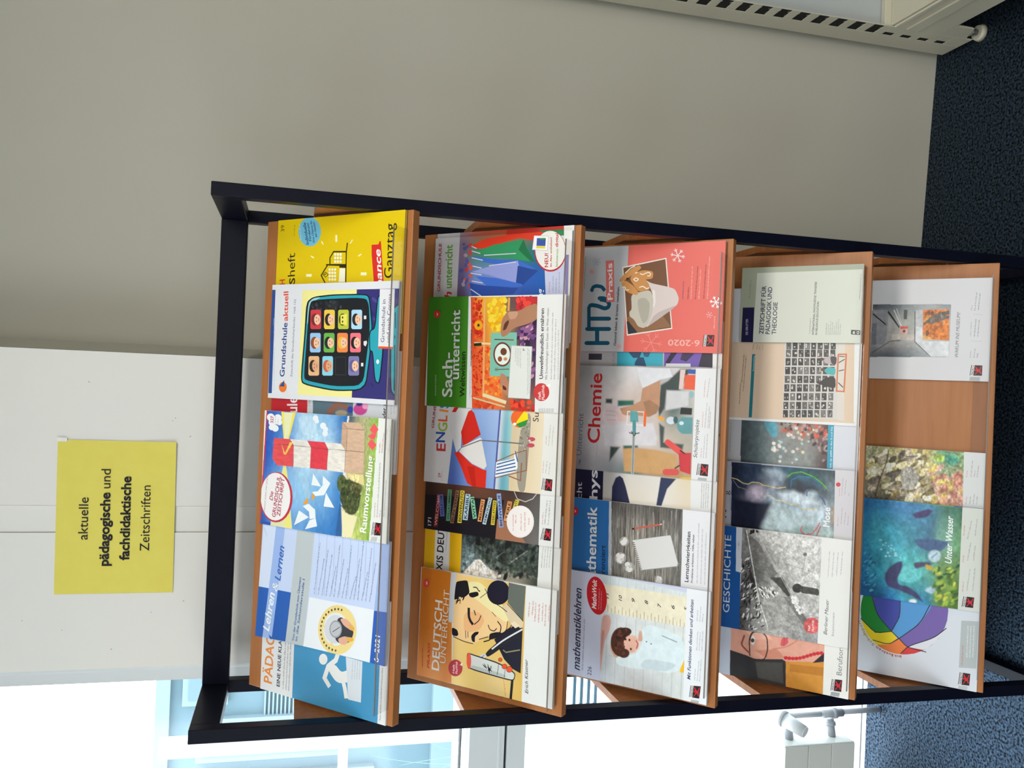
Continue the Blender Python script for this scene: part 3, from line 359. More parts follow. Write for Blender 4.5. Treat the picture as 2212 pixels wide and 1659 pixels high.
('p','#ece8c8',[98.1,166,98,161.2,93.8,161.3,94,166.1]),('p','#ece8c8',[115.9,160.5,115.7,155.7,111.6,155.8,111.7,160.6]),('p','#ece8c8',[109.9,160.1,109.7,155.3,105.6,155.4,105.7,160.2]),('p','#ece8c8',[103.9,159.8,103.8,155,99.6,155.1,99.8,159.9]),('p','#ece8c8',[97.9,159.5,97.8,154.7,93.7,154.8,93.8,159.6]),('p','#ece8c8',[115.7,153.9,115.5,149.2,111.4,149.3,111.5,154.1]),('p','#ece8c8',[109.7,153.6,109.5,148.8,105.4,148.9,105.5,153.7]),('p','#ece8c8',[103.7,153.3,103.6,148.5,99.4,148.6,99.6,153.4]),('p','#ece8c8',[97.7,152.9,97.6,148.2,93.5,148.3,93.6,153.1]),('l','#f0e8b8',4.81,[175.2,152.1,162.7,151.4]),('l','#f0e8b8',5,[105.2,220.8,104.8,207.3]),('l','#f0e8b8',5.26,[103.9,92,103.5,78.9]),('l','#f0e8b8',2.5,[140.1,211,136.3,203.7]),('l','#f0e8b8',2.45,[165.8,186.8,159.5,182.2]),('l','#f0e8b8',2.35,[164.7,113.8,158.2,118.8]),('l','#f0e8b8',2.3,[138.7,92.3,135.1,99]),('p','#d02a24',[153.6,70.3,153.6,55.2,159,52.9,159.1,50.4,89.1,40.6,89.6,62,137.2,69.4]),
('t','#f4ecec','Chance',61.1,40.1,145.9,50.9,13.4,1,1),('t','#1c1806','Ganztag',95,21.7,188.3,22.9,19.6,0,0),('l','#3a3410',1.1,[150,5.7,148.5,5.3]),]),
dict(i=1,u=-0.4221,v=0.0115,w=0.21,h=0.297,t=0.0145,th=0.006,rot=0,res=0,bg='#d9dbda',label='orange topped magazine with a comic portrait of a man beside a pen',curl=0,page='#d8d6d0',ops=[
('g',[-1.7,296.8,211.5,295.6,209.3,224.7,0.6,215.6],[['#e08a44','#c87420','#c06a1c'],['#e49a5c','#d07c28','#c4701c'],['#dc8a4c','#d4802c','#cc7a24']]),('g',[0.6,215.6,209.4,216.6,208.5,62.8,-2.1,62.6],[['#e4cc86','#e8c884','#e4c080'],['#dfc478','#dcbc6c','#e0c47c'],['#e0c88c','#d8b868','#d8b45c'],['#d8b45c','#d0a850','#d8b868']]),('p','#c6ccd2',[208.8,226.8,208.3,214.7,115,215.7,115,228.6,169.8,228.1]),('p','#e6c48e',[91.5,216.6,86.4,202.5,85.2,181.3,84.4,169.4,93.5,155.6,103.2,138.1,110.4,130.8,114.8,118.3,115,105.7,128.4,96.4,143.5,95.9,159.5,102.9,165.1,120.7,182.9,144.5,197.9,160.7,198.3,186.8,194.3,213.2,162.5,217.5,118.1,217.4],0,1),('p','#e4dca4',[198.3,186.8,201.1,160.8,184.1,136.9,158.8,100.3,139,96.9,137.3,106.8,150.1,132.7,169.8,172.3,171.6,188.2],0,1),('p','#e2b07c',[139.7,194.5,145.8,158.1,130.3,147.1,110.8,159,100.3,192.6],0,1),('e','#17182a',187.8,120.5,3.8,-24.3,-22.5,-1),
('p','#5f6660',[209.4,99,208,63.3,144.5,65.6,158.5,83,172.8,99.8]),('p','#d2c2a2',[170.3,102.1,158.5,83,142.4,65.5,131.6,66.5,129.7,89,139.5,94.4,162.3,111.8]),('l','#2c2c30',1.41,[170.5,100.9,144.5,65.6]),('p','#181a2c',[127.4,66.3,50,66.8,54,81.7,68.4,102.2,82.6,112.2,100.6,125.2,129.1,92.7,141,85.8,127.2,91.4,137.4,82]),('p','#e0d0b0',[135.7,91.8,128.9,81.6,134.9,72,141.2,84.6]),('l','#8a8460',2.33,[85,105.5,81.9,99.1,91.8,70]),('p','#15161e',[194.3,213.2,200.5,189.6,191.7,186.5,176.9,182.6,166,195.8,166.5,206.5,157,217.2,176.1,216.3,187.4,215],0,1),('s',['#15161e'],[163.5,211.7,170.4,196,157.2,195.4,149.8,213.7],10,5.89,1.1,40,4),('p','#15161e',[106.5,220.1,103.9,207.4,94.9,204.2,91.3,208.1,91.1,218.8],0,1),('p','#15161e',[176.4,185.8,183,165.1,175.8,162.2,169.4,174.9,170.3,182.8],0,1),('l','#1c1c20',1.92,[189,175.9,190.2,168.1,183.4,162.6,184.8,160.1],0,1),('l','#1c1c20',5.35,[149.3,183.6,132.9,182.8,124.8,178.5,119.7,172.5],0,1),
('l','#1c1c20',1.96,[146.8,171.7,137.7,167.6],0,1),('l','#1c1c20',1.66,[139.7,155.8,129.2,159.9,120.1,170.4],0,1),('p','#17181e',[88.4,173.5,97.8,176.1,106.4,168.7,109,158.9,104.4,160.3,98.3,167.5,87,166.9],0,1),('l','#1c1c20',1.66,[125.1,139.6,116.7,135.6,115.4,125.9,122,120.7],0,1),('l','#1c1c20',2.07,[135.1,119.8,127.9,111.4,114.8,112.7,106.1,130.5,97.9,134,92.1,147.8],0,1),('l','#1c1c20',1.47,[94.5,158.2,103.2,138.1],0,1),('l','#1c1c20',1.41,[138.8,98.1,121.4,99.8,110,115.5],0,1),('p','#17181e',[109.5,135.8,115.9,118.3,115.2,104.5,108.3,112.9,101.7,125.3,97.5,136.5],0,1),('l','#1c1c20',1.21,[105.4,188.8,91.4,187.3],0,1),('l','#1c1c20',1.22,[104.2,183.5,93.4,182.4],0,1),('l','#1c1c20',1.47,[89.4,216,84.6,191.8,84.1,170.7],0,1),('l','#1c1c20',1.42,[190.8,150,169.5,133.6,162.1,113,155.6,100.2],0,1),('l','#1c1c20',0.95,[150.1,132.7,143.1,123.4],0,1),('l','#1c1c20',1.01,[184,144.5,171.8,159.4],0,1),
('p','#1e2028',[65,138.2,72.2,143.7,108.6,105.4,134.8,66.6,125.5,65.2,77.7,121.1],0,1),('l','#d4d8dc',2.83,[81.9,129.4,103.3,105.2,129.9,66.4],0,1),('p','#c4cad6',[51.4,163.4,65.8,154.2,71.2,143.7,65.4,139.8,55.5,153.7],0,1),('l','#1c1c20',0.96,[51.4,163.4,67.6,145.3],0,1),('p','#1c1c20',[65.7,183.4,64.6,169.8,60.5,113.2,49.1,76.3,33.5,79.5,32.4,97.3,35.4,175.6,42.2,183.3],0,1),('p','#c9d0cd',[63.7,178.6,62.4,169.7,58.3,113.5,47.4,78.2,35.3,81,34.6,96.9,37.5,173.7,43.4,179.2],0,1),('p','#aeb8b6',[44.5,174,42.3,114.8,40.5,97.2,35.1,97.4,37.9,173.7],0,1),('e','#df5a44',50.6,178.2,1,-4.9,-15.2,-0.7),('l','#1c1c20',0.91,[58.8,113.1,36.7,115.8],0,1),('l','#1c1c20',0.91,[50.9,98.9,35.5,100.7],0,1),('s',['#1c1c20'],[51.8,148.4,49.4,127.8,40.8,127.4,41,147.9],12,5.22,0.8,-20,6),('e','#1c1c20',66.2,110.4,0.9,-4.5,-3.8,-0.2),('e','#e0502a',66.2,110.4,0.7,-3.7,-3.2,-0.1),('e','#1c1c20',55.6,100.9,1.2,-5.7,-4.8,-0.3),
('e','#e0502a',55.6,100.9,1,-5,-4.2,-0.2),('e','#1c1c20',52.6,90.3,1.4,-6.6,-5.7,-0.3),('e','#e0502a',52.6,90.3,1.2,-5.9,-5,-0.3),('l','#1c1c20',5.07,[34.5,83.2,-2.2,85.2],0,1),('d','#d86a34',35,103.1,0,96.5,2.55),('e','#d0443c',180.4,283.1,1.1,-7.5,-7.9,-0.4),('t','#f0e0d8','w',177.4,280.1,184.2,280.5,5.7,1,0),('t','#ece4dc','DEUTSCH',17.8,245.5,152.1,243.5,17.7,1,0),('t','#e8dcd0','UNTERRICHT',34.6,231.1,174.5,228.9,13.2,0,0),('t','#cc4426','PRAXIS',17.9,267.6,68.2,267.9,6.1,1,1),('d','#8a4a18',18.1,283.2,58.6,285.3,2.24),('e','#b23c48',31.5,207.8,3.2,-15.9,-15.6,-0.8),('t','#e8c8c8','Heft',20.8,209.4,37.3,209.7,4.8,1,0),('t','#e8c8c8','PlusWeb',21.1,202.4,44.1,203.6,4.9,1,0),('p','#e8e8ec',[36.8,201.3,45.3,191.9,37.9,193.4,39.8,197.5]),('t','#3a3a3e','Erich Kästner',17.1,49.4,78.1,53.2,6.9,0,1),('d','#c44a40',155,54,180.4,53.2,2.65),('d','#c44a40',159.4,46.4,184.8,45.7,2.73),('d','#c44a40',148.8,40.7,184.6,40.4,2.63),
('d','#c44a40',148,33.2,184.8,33,2.63),('d','#c44a40',151.3,26.2,184.9,25.9,2.63),('d','#c44a40',144.1,20,183.8,19.9,2.55),('d','#c44a40',153.7,12.8,187.1,12.5,2.65),]),
dict(i=1,u=-0.292,v=0.0115,w=0.21,h=0.297,t=0.0065,th=0.005,rot=0,res=1.25,bg='#cfd1cf',label='yellow and white topped magazine with a dark forest picture',curl=0,page='#d8d6d0',ops=[
('p','#dcac18',[178.7,312.8,180,210.5,49.2,208.8,33.4,310.5]),('p','#d2d4d6',[203.6,273.3,207.2,239.2,4.2,236.9,-1.7,271.7]),('t','#1a1a1e','PRAXIS DEUTSCH',42.3,253.2,199.8,251.2,15.6,1,0),('t','#888888','Zeitschrift für den Deutschunterricht',116.9,245.3,157.8,244.1,2.9,0,0),('g',[-1.4,209.9,200.1,211,208.8,41.7,17,46.2],[['#a8b0b2','#8a9a9a','#6c8084','#2e3a3c','#2e3a3c'],['#d8d2c8','#c8c4b8','#55605c','#222a2c','#222a2c'],['#cfc9b8','#cfc8b4','#3a443e','#2a3230','#1e2426'],['#70766a','#4c5048','#2c342e','#1e2426','#1a1e20']]),('p','#e0d8cc',[79.5,207.9,114.7,171.4,97.6,151.7,87.3,114.3,66.7,159.6,61.3,194.9],2.5,1),('s',['#3c4a40','#23292a','#333c34','#465048','#181c1e'],[154.6,187.6,160.5,46.4,101.2,45.8,83.4,114.1,118.7,171.6],90,8.16,4.3,30,8,2.5),('l','#9aa29a',0.81,[112.2,104.1,140.4,67.4],2.5,1),('l','#7a8480',0.91,[120.1,131.9,132,116.4],2.5,1),('n',0.8,7,6,[154,208.7,172.5,41.5,91.7,45.4,69.2,209.8],16),
('n',0.6,3,3,[154,208.7,172.5,41.5,91.7,45.4,69.2,209.8],17),('p','#d6d8d6',[218.2,43.7,224.9,-18.9,28.4,-19.5,17.3,44.1]),('d','#66666a',114,36.6,152.4,34.7,2.02),('d','#66666a',114.7,31.5,153.1,29.6,1.91),('d','#66666a',115.5,26.3,153.7,24.4,1.92),('d','#66666a',116.2,21.2,154.4,19.3,1.92),]),
dict(i=1,u=-0.1375,v=0.0115,w=0.21,h=0.297,t=0.0115,th=0.0045,rot=0,res=0,bg='#4a3028',label='dark magazine with coloured paper strips saying welcome in many languages',curl=0,page='#d8d6d0',ops=[
('g',[-2.6,298.7,109.3,295.5,116,40.1,-0.3,41.2],[['#14141c','#2c2020','#3a2822'],['#14141c','#3c2a24','#5a3a2c'],['#17171f','#5a3a2e','#6a4634'],['#5a3c34','#4a342c','#3a2c28'],['#6a6866','#5c5a58','#4a4644']]),('p','#15161f',[66.5,299.7,68.5,228.7,73.7,118.1,-1.2,131.6,-1.6,298.8]),('p','#9a6a50',[37.1,131.2,33.5,111.6,29.7,93.4,-2.6,66.3,-1.5,133.9]),('p','#5c2024',[5.8,274.6,70,269.3,70.1,259.4,6.1,264.6]),('t','#d08a88','WELCOME',8.4,266.4,68.3,261.4,6.1,1,0),('p','#5a66ac',[27.4,259.2,68.7,264.7,70.2,254.9,29,249.3]),('t','#22242c','WELKOM',30.5,251.5,67.7,256.5,6.1,1,0),('p','#5c9c7c',[20.6,245.4,81,244,81.4,235.2,21.2,236.6]),('t','#22242c','WILLKOMMEN',23.3,238.3,79.4,236.9,5.4,1,0),('p','#8c664c',[17.6,236.1,81.5,225.6,81.1,217.5,17.4,227.9]),('t','#22242c','BUN VENIT',19.8,229.2,79.5,219.4,5.1,1,0),('p','#d2be38',[19.8,219.4,81.9,215.2,82.1,205.6,20.1,209.8]),('t','#22242c','BENVENUTO',22.3,211.5,80.3,207.6,6,1,0),
('p','#a9c6d4',[26.9,207.4,76.6,203.1,76.6,192.2,27.1,196.4]),('t','#22242c','KARIBU',29.4,198.4,74.9,194.4,6.8,1,0),('p','#7cc098',[30.9,184.6,71.2,192.8,73.1,183.9,32.9,175.8]),('t','#22242c','WITAJ',34.1,177.8,70.5,185.2,5.6,1,0),('p','#dc985c',[27.8,174,70.2,168.1,69.9,159.3,27.7,165.2]),('t','#22242c','MIREPRIT',30.1,166.6,68.4,161.2,5.5,1,0),('p','#b6d0dc',[24.3,163,75.1,151.4,74.3,143.7,23.7,155.2]),('t','#22242c','BEMVINDO',26.3,156.2,72.9,145.6,4.9,1,0),('p','#ceba34',[24.8,144.7,70.7,141.8,70.8,133.5,25.1,136.4]),('t','#22242c','SVEIKI ATVYKE',27.3,137.8,69,135.2,5.2,1,0),('p','#90a8dc',[22.1,126.1,83.5,134.6,85,125.5,23.7,117.1]),('t','#22242c','BIENVENUE',25.2,119,82.6,126.9,5.7,1,0),('p','#dc985c',[35.6,117.3,72.5,110,71.8,100.6,35,107.9]),('t','#22242c','TERE',37.6,109.3,70.5,102.8,5.9,1,0),('p','#d2be38',[61.3,98.9,77.4,93.9,75.9,85.7,59.9,90.8]),('t','#22242c','VIT',62.8,91.7,75,87.9,5.3,1,0),
('l','#b8b8b8',1.66,[91.4,97.4,78.5,90.1,74.9,73.2,81.8,58.1,92.2,49.9]),('e','#dcd8d6',37.8,82.1,3.3,-28.7,-29.2,-1.4),('e','#e4e0de',38.2,82.6,3.1,-27.2,-27.7,-1.3),('d','#b8343c',21.9,78.5,56.4,79.7,2.63),('d','#b8343c',21.8,70.7,57.3,72,2.72),('d','#b8343c',34.3,62.9,50.6,63.3,2.72),('d','#b8343c',19.8,95.1,52.7,96.3,2.72),('d','#b8343c',34,90.2,53.3,90.7,2.72),('t','#c8c8d8','171',7.4,279.7,22.6,280,8.1,1,0),('p','#d6d7d6',[150.1,43.5,154.9,-17.5,-12.3,-25.1,-2.4,42.2]),('d','#b03a44',38.5,35.4,61.3,35,2.42),('d','#44444a',38.7,30.1,83,27.4,2.52),('d','#44444a',38.9,23.6,82.7,21.4,2.62),('p','#1a1a1c',[10.4,39.1,31.9,34.5,31.9,33.5,10.4,37.8]),('p','#d8d8d8',[10.9,37.7,31.9,33.5,32,29.3,10.9,32.7]),('t','#1c1c1e','FRIEDRICH',11.3,33.2,31.1,30,3.4,1,0),('p','#1c1a1c',[10.5,32.8,32,29.3,32.1,17.3,10.6,18]),('p','#c01c2c',[12.6,30.8,18,26.6,22.3,27.1,28.7,28.8,29.8,27.6,24.5,24.6,23.4,22.3,30.3,19.8,29.1,18.7,21.3,20.7,16,18.9,13.2,20,18.7,23.2,18.3,24.8,12.2,29.2]),
('e','#c01c2c',21.7,28.7,0.2,-1.5,-1.7,-0.1),]),
dict(i=1,u=-0.0449,v=0.0115,w=0.21,h=0.297,t=0.018,th=0.006,rot=0,res=0,bg='#cdced2',label='magazine with a red and white beach umbrella and a striped deck chair',curl=0,page='#d8d6d0',ops=[
('g',[-0.5,241.3,214.8,221.6,207.6,125.1,-2.6,137.8],[['#4a64b0','#5474b8','#6a88c4','#88a4d4'],['#6484c2','#7494ca','#88a6d6','#9cb6de'],['#84a2d6','#90acda','#9cb6e0','#b4c8e6']]),('l','#c8cacd',13.42,[147.8,232.8,97.2,234]),('g',[-0.7,134.5,207.5,128.5,208.2,102.5,-3,105.9],[['#c8d0d6','#c6ced4','#ccd2d8'],['#5fa0b4','#74aebe','#a0c2cc'],['#7ab0b8','#98c4c4','#b4cccc']]),('l','#4856a0',3.41,[-0.9,136.7,168.3,129.5]),('g',[-3,105.9,208.2,103.6,210.2,36.7,-1.6,39.3],[['#d0be9c','#cdbb9c','#cdbb9c'],['#dac8a6','#d4c4a6','#d4c4a6'],['#dccfb4','#dccfb4','#dccfb4']]),('p','#969083',[112.3,86.8,145.9,70.7,136.6,64.5,94.4,66,36.7,68.8,0.4,71.5,0.3,84.1,34.7,91.5],0.3,1),('s',['#b8b09c','#7a7468'],[131.5,87.7,136.5,65.8,75.1,67.3,73.8,84.9],40,2.6,1.5,0,9,0.3),('p','#cdced0',[97.2,234.7,137.3,240.1,148.1,225.6,147.4,190.7,137.3,200.5,102.5,213.6,70.3,214,61.2,224.1,83.2,232.1],0.2),('p','#c6281e',[140.3,200.4,143.2,194.1,138,187.2,98.2,170.6,73.7,209.3,100.4,215],0.2),
('p','#d6d6d4',[63.4,217.7,72.2,210.9,87.5,167.7,41.1,154.7,34.3,160.9,42.4,186.7],0.2),('p','#d02c20',[60.2,228.5,63,217.7,42.2,189.1,33.5,162.8,32.8,154.8,-0.4,155.5,-2.3,179.8,5.7,196.8,36.3,212.7],0.2),('p','#b82418',[37.5,198.4,36.9,181.7,-0.4,176.4,0.8,184.7],0.2),('p','#dededc',[74.2,210.3,92.8,171.5,88.3,165.4,72.2,210.9],0.2),('p','#c6281e',[146.2,232.8,147.1,222.6,137.5,228.7,137,237.7],0.2),('l','#686a6e',2.21,[71.7,212.1,87.7,171.3,87.9,133,87.5,82.3]),('e','#e2662a',133,88.9,1,-18.1,-16.6,-0.8),('p','#ecd418',[147.7,79.1,141.9,72.2,132.4,70.5,122.1,96.2,128.3,93.8]),('p','#2a8a3c',[122.1,96.6,132.1,70.5,121,75,116.3,87]),('e','#e8e8e8',122.2,98.4,0.2,-3.6,-2.7,-0.1),('p','#e4e8ee',[49.6,134.6,59.4,96.5,72.9,97.2,61.9,89.9,42.7,88.4,35.4,94.3,22.1,135.6]),('l','#2c5a9c',2.16,[45.8,132.8,57.6,95.3]),('l','#2c5a9c',2.16,[39.7,133.4,51.5,93.7]),('l','#2c5a9c',2.16,[33.8,133.8,45.3,92.5]),
('l','#2c5a9c',2.11,[27.5,134.7,38.6,91.7]),('l','#2c5a9c',2.11,[73.1,94.9,54.2,88.9]),('l','#8e5c44',1.66,[51,134.7,69.3,93.6,76.7,71.8,40,70.1,32,96.3,20.7,135.5]),('l','#8e5c44',2.06,[26.7,106.2,20.6,81.3,53,80.6]),('e','#b84a5c',96.9,62.2,0.5,-7.8,-3.8,-0.2),('e','#b84a5c',85.8,63,0.5,-7.8,-3.8,-0.2),('e','#d8d8dc',94.4,66,0.1,-2.1,-1.6,0),('t','#a8323c','GRUNDSCHULE',103.8,278.1,201.2,271,6,1,0),('t','#b8323a','E',61.3,249.1,75.9,249.3,21.9,1,0),('t','#2c4fa4','N',78.2,251.4,97.7,251.9,21.9,1,0),('t','#8fb03a','G',98.8,247,116.2,247.4,21.8,1,0),('t','#dc5a34','L',118.2,248,129.8,248.1,21.8,1,0),('t','#e48a34','I',136,246.5,140,246.2,21.7,1,0),('t','#3a7cc8','S',143.5,245.8,155.3,245.9,21.8,1,0),('t','#8fb03a','C',157.3,245.6,169.5,245.7,21.7,1,0),('t','#b8323a','H',171.5,245.8,185.7,246,21.7,1,0),('t','#bc464a','29',9.8,257.9,18.8,257.8,5.9,0,0),('d','#999999',4.5,253.9,24.8,253.7,1.71),
('t','#2c2c30','Summer',129,49.3,190.8,48.3,12.2,0,0),('p','#d8d8d4',[210.2,37.8,211.8,-16,-7.4,-23.9,-1.6,39.3]),('d','#b8464a',38.1,35.2,60.5,34.5,1.91),('d','#777777',38.1,29.8,61,27.6,1.9),('d','#777777',36.8,23.3,59.6,21.2,1.91),('d','#b8464a',89.2,31.1,107.1,31.1,1.91),('d','#777777',87.6,25.7,125.6,23.8,1.9),('d','#777777',88.1,19.3,122.1,17.7,1.9),('p','#1a1a1c',[8.1,37.6,29.1,35.2,29.1,34,8,36.4]),('p','#d8d8d8',[8.4,36.3,29.1,34,28.9,29.4,8.2,31.3]),('t','#1c1c1e','FRIEDRICH',8.7,31.9,28.1,30,3.3,1,0),('p','#1c1a1c',[7.8,31.3,28.9,29.4,28.4,15.9,7.3,16.6]),('p','#c01c2c',[9.9,29.4,15,25.5,19.3,26.2,25.7,28.5,26.7,27.2,21.3,23.7,20.1,21.2,26.8,18.7,25.5,17.4,18,19.5,12.6,17.5,9.9,18.6,15.5,22,15.2,23.7,9.4,27.8]),('e','#c01c2c',18.7,27.9,0.1,-1.5,-1.7,-0.1),]),
dict(i=1,u=0.102,v=0.0115,w=0.21,h=0.297,t=0.0252,th=0.0065,rot=0,res=0,bg='#dadada',label='green topped magazine with fruit crates and a hand holding a plate card, second shelf',curl=0,page='#d8d6d0',ops=[
('p','#3a7c20',[218.5,298.4,216.6,205.4,-2.8,200.7,-7.3,292.8]),('p','#c9cfd2',[216.6,206,216.5,201.3,186.5,199.8,174.4,192.1,-2.2,187.8,-2.8,200.7]),('g',[0.1,187.9,208.4,200.9,207,57.5,-0,54.1],[['#d0502c','#d45a2c','#c04424','#c44a2c'],['#dc7c3c','#dc6430','#d88038','#e0a82c'],['#e06c34','#e48c38','#dcb43c','#e4b42c'],['#a06040','#70806c','#8a7050','#5a4a4c'],['#7a4a3c','#3c2848','#3a2a4c','#8a3440'],['#90604c','#4a3a50','#4a2c50','#a83038']]),('s',['#c8301c','#e04a24','#b82818','#e8602c'],[204.9,195.2,204.5,173.9,131.3,170.4,131.1,190.8],70,3.6,3.41,0,11,0.35),('s',['#c8301c','#e04a24','#b82818','#e8602c'],[113.9,192.7,114.1,169.5,21.7,167.2,20.8,188.3],110,2.4,2.3,0,12,0.35),('s',['#e8602c','#e88030','#dc4c24','#f0a040'],[114.2,165.7,113.2,154.7,61.8,124.3,25.8,122.6,26.4,163.9],80,3.8,3.61,0,13,0.35),('s',['#f0c420','#e8ac1c','#f4d040','#e0a018'],[205.5,164.5,205.5,120.7,147.4,128.5,146.2,157.1],60,5.4,5.31,0,14,0.35),
('s',['#382050','#6a4478','#8c5a88','#2c1c3c','#c090a0'],[145.2,99.7,160.7,58.4,57.2,56,48.1,63.2,114.3,66.3,122.9,96],60,6.7,4,50,15,0.35),('s',['#c02c30','#e04438','#a02028'],[204.4,99.9,204.9,61.7,191.7,68.6,180.9,94.9],24,6.2,5.41,0,16,0.35),('s',['#c82c20','#e04a2c','#a82018'],[17.7,102.7,16.4,55.4,2.1,56,0.9,101.9],30,5.11,4.4,0,17,0.35),('s',['#d85028','#c84020'],[14.2,182.3,11.7,135.1,2.7,134.7,0.4,181.6],30,4.91,4.1,0,18,0.35),('l','#e0a868',4,[206.7,169.7,21.8,163.9],0.35),('l','#d89c58',4.45,[205.8,116.8,181.1,117],0.35),('l','#dcd0a8',6.51,[26.3,165.2,13.8,114.2],0.35),('l','#c8b890',3,[19.7,186.7,5.8,116.4],0.35),('l','#f0c89c',3.6,[121.9,188.9,120.3,127.2],0.35),('p','#1c2a14',[121.5,189.5,122.6,172.6,117.1,172.4,116.2,189.2],0.35),('e','#e8a020',155.3,181,0,-9.2,-9.2,-0.4,0.35),('e','#2c3c14',155.3,181,0,-2.7,-2.8,-0.1,0.35),('p','#78b8a6',[140.9,152.6,142.3,97.5,61.5,95.2,61.4,152.2]),
('e','#6a342c',101.8,126.3,0.3,-19.4,-22.5,-1.1),('e','#d8e4dc',101.8,126.3,0.3,-16.2,-19.3,-1),('e','#8a4a30',93.2,131.1,0.1,-4.7,-5,-0.2),('e','#6c3c28',106.8,123.9,0.1,-6.8,-6.7,-0.3),('e','#c8885c',93.4,119.3,0.1,-4.2,-3.2,-0.1),('l','#4a3428',1.7,[129.2,144.8,128.4,104]),('l','#8a5c40',2.45,[128.7,119.7,128.2,103.5]),('l','#6a4838',1.5,[73.7,140.8,75.2,110.6]),('l','#6a4838',0.75,[76,141.4,76.2,134.3]),('l','#6a4838',0.75,[73.7,141.3,73.9,134.2]),('l','#6a4838',0.75,[71.4,141.2,71.6,134]),('p','#a87a5e',[139.4,131.8,163.2,131.3,180.7,120.1,181.3,93.7,189.6,78.7,195.6,57,166.2,55.6,157.4,74.6,150.8,103.8,136.1,118.7,133.4,128.3],0.3,1),('p','#5c3222',[145.1,127.8,158.6,124.8,165.4,116.2,160.9,114.7,147.4,120.6],0.3,1),('p','#c2947a',[180,119.5,180.5,94.9,167.5,100.7,165.4,113.6],0.3,1),('p','#b47e64',[68.4,128.6,63.1,116.5,46.5,109.2,24,110.8,34.8,123,50.3,129.1],0.3,1),('p','#5c2c20',[46,123.6,41.8,115.5,36.2,114,37.1,121.8],0.3,1),
('p','#b0b4b0',[118.7,108.3,117,64.1,22,64.2,22.5,110.7]),('p','#d6dad6',[117.8,107.2,116.5,65.4,23.3,65.5,23.6,110]),('d','#6a6c6a',89.3,97.5,113.9,98.2,1.6),('d','#6a6c6a',82.7,93.6,113.9,94.6,1.6),('d','#6a6c6a',80.6,89.9,114,91,1.5),('d','#6a6c6a',78.4,86.2,114,87.4,1.6),('d','#6a6c6a',30.2,69.1,114.2,72.6,1.6),('d','#6a6c6a',32.5,66.2,112.1,69.5,1.5),('t','#44484a','P',109.7,79.5,113.5,79.7,4.1,1,0),('p','#dadada',[215.9,57.9,214.5,-6.8,-9.6,-12.2,-6.6,53.8]),('t','#182c14','Sach-',18.2,232.9,104.4,236.7,25,1,0),('t','#ccd6ce','Sach-',18.9,233.8,103.7,237.5,23.8,1,0),('t','#182c14','unterricht',52,219.2,185.3,223,21.3,1,0),('t','#ccd6ce','unterricht',52.9,220.1,184.4,223.8,20.2,1,0),('t','#14280c','Weltwissen',20.1,205.4,105.6,207.4,11.6,1,0),('t','#b4ccb0','westermann',19.7,270.9,59.8,272.4,4,0,0),('e','#c43030',176.6,276.5,0,-7.7,-7.3,-0.3),('t','#e8d0c8','w',173.5,273.8,179.7,274.4,5.2,1,0),
('t','#2c2c2c','www.sachunterricht-weltwissen.de',78.2,193.1,147.2,195.7,2.7,1,0),('d','#888888',20.6,192.7,71.2,194.1,2.2),('t','#2c2c30','Umweltfreundlich ernähren',59.4,39.9,185.3,43.2,7.4,1,0),('t','#4a4a50','Mit Entscheidungen beim Essen die Welt retten',58.8,30.9,185.8,33.4,4.7,0,0),('d','#66666a',59.3,22.1,181.4,24.3,2.4),('d','#66666a',59.5,15.7,167.1,17.7,2.5),('d','#88888c',59.7,8.4,147.6,11.5,2.4),('e','#c23838',35.7,41.8,0.6,-15.9,-16,-0.8),('t','#eecccc','Heft',23,41.9,36.7,43.1,6,1,0),('t','#eecccc','PlusWeb',22.4,34.4,49,36.4,6,1,0),('p','#f0f0f0',[46.9,34.3,51.2,24.6,45.1,24.9,46.7,28.9]),('l','#4a4a4e',0.65,[6.6,44.9,-0.6,44.6]),('l','#4a4a4e',0.7,[6.8,41.4,-0.5,41.1]),('l','#4a4a4e',0.75,[6.9,37.9,-0.3,37.6]),('l','#4a4a4e',0.65,[7.1,34.5,-0.1,34.1]),('l','#4a4a4e',0.65,[7.3,31,0.1,30.7]),('l','#4a4a4e',0.75,[7.4,27.5,0.2,27.2]),('l','#4a4a4e',0.65,[7.6,24.1,0.4,23.8]),('l','#4a4a4e',0.65,[7.8,20.7,0.6,20.3]),
('l','#4a4a4e',0.75,[7.9,17.2,0.8,16.9]),]),
dict(i=1,u=0.2273,v=0.0115,w=0.21,h=0.297,t=0.0055,th=0.004,rot=0,res=0,bg='#c8c8cc',label='lower of the two closed umbrella magazines, sticking out behind the other',curl=0,page='#d8d6d0',ops=[
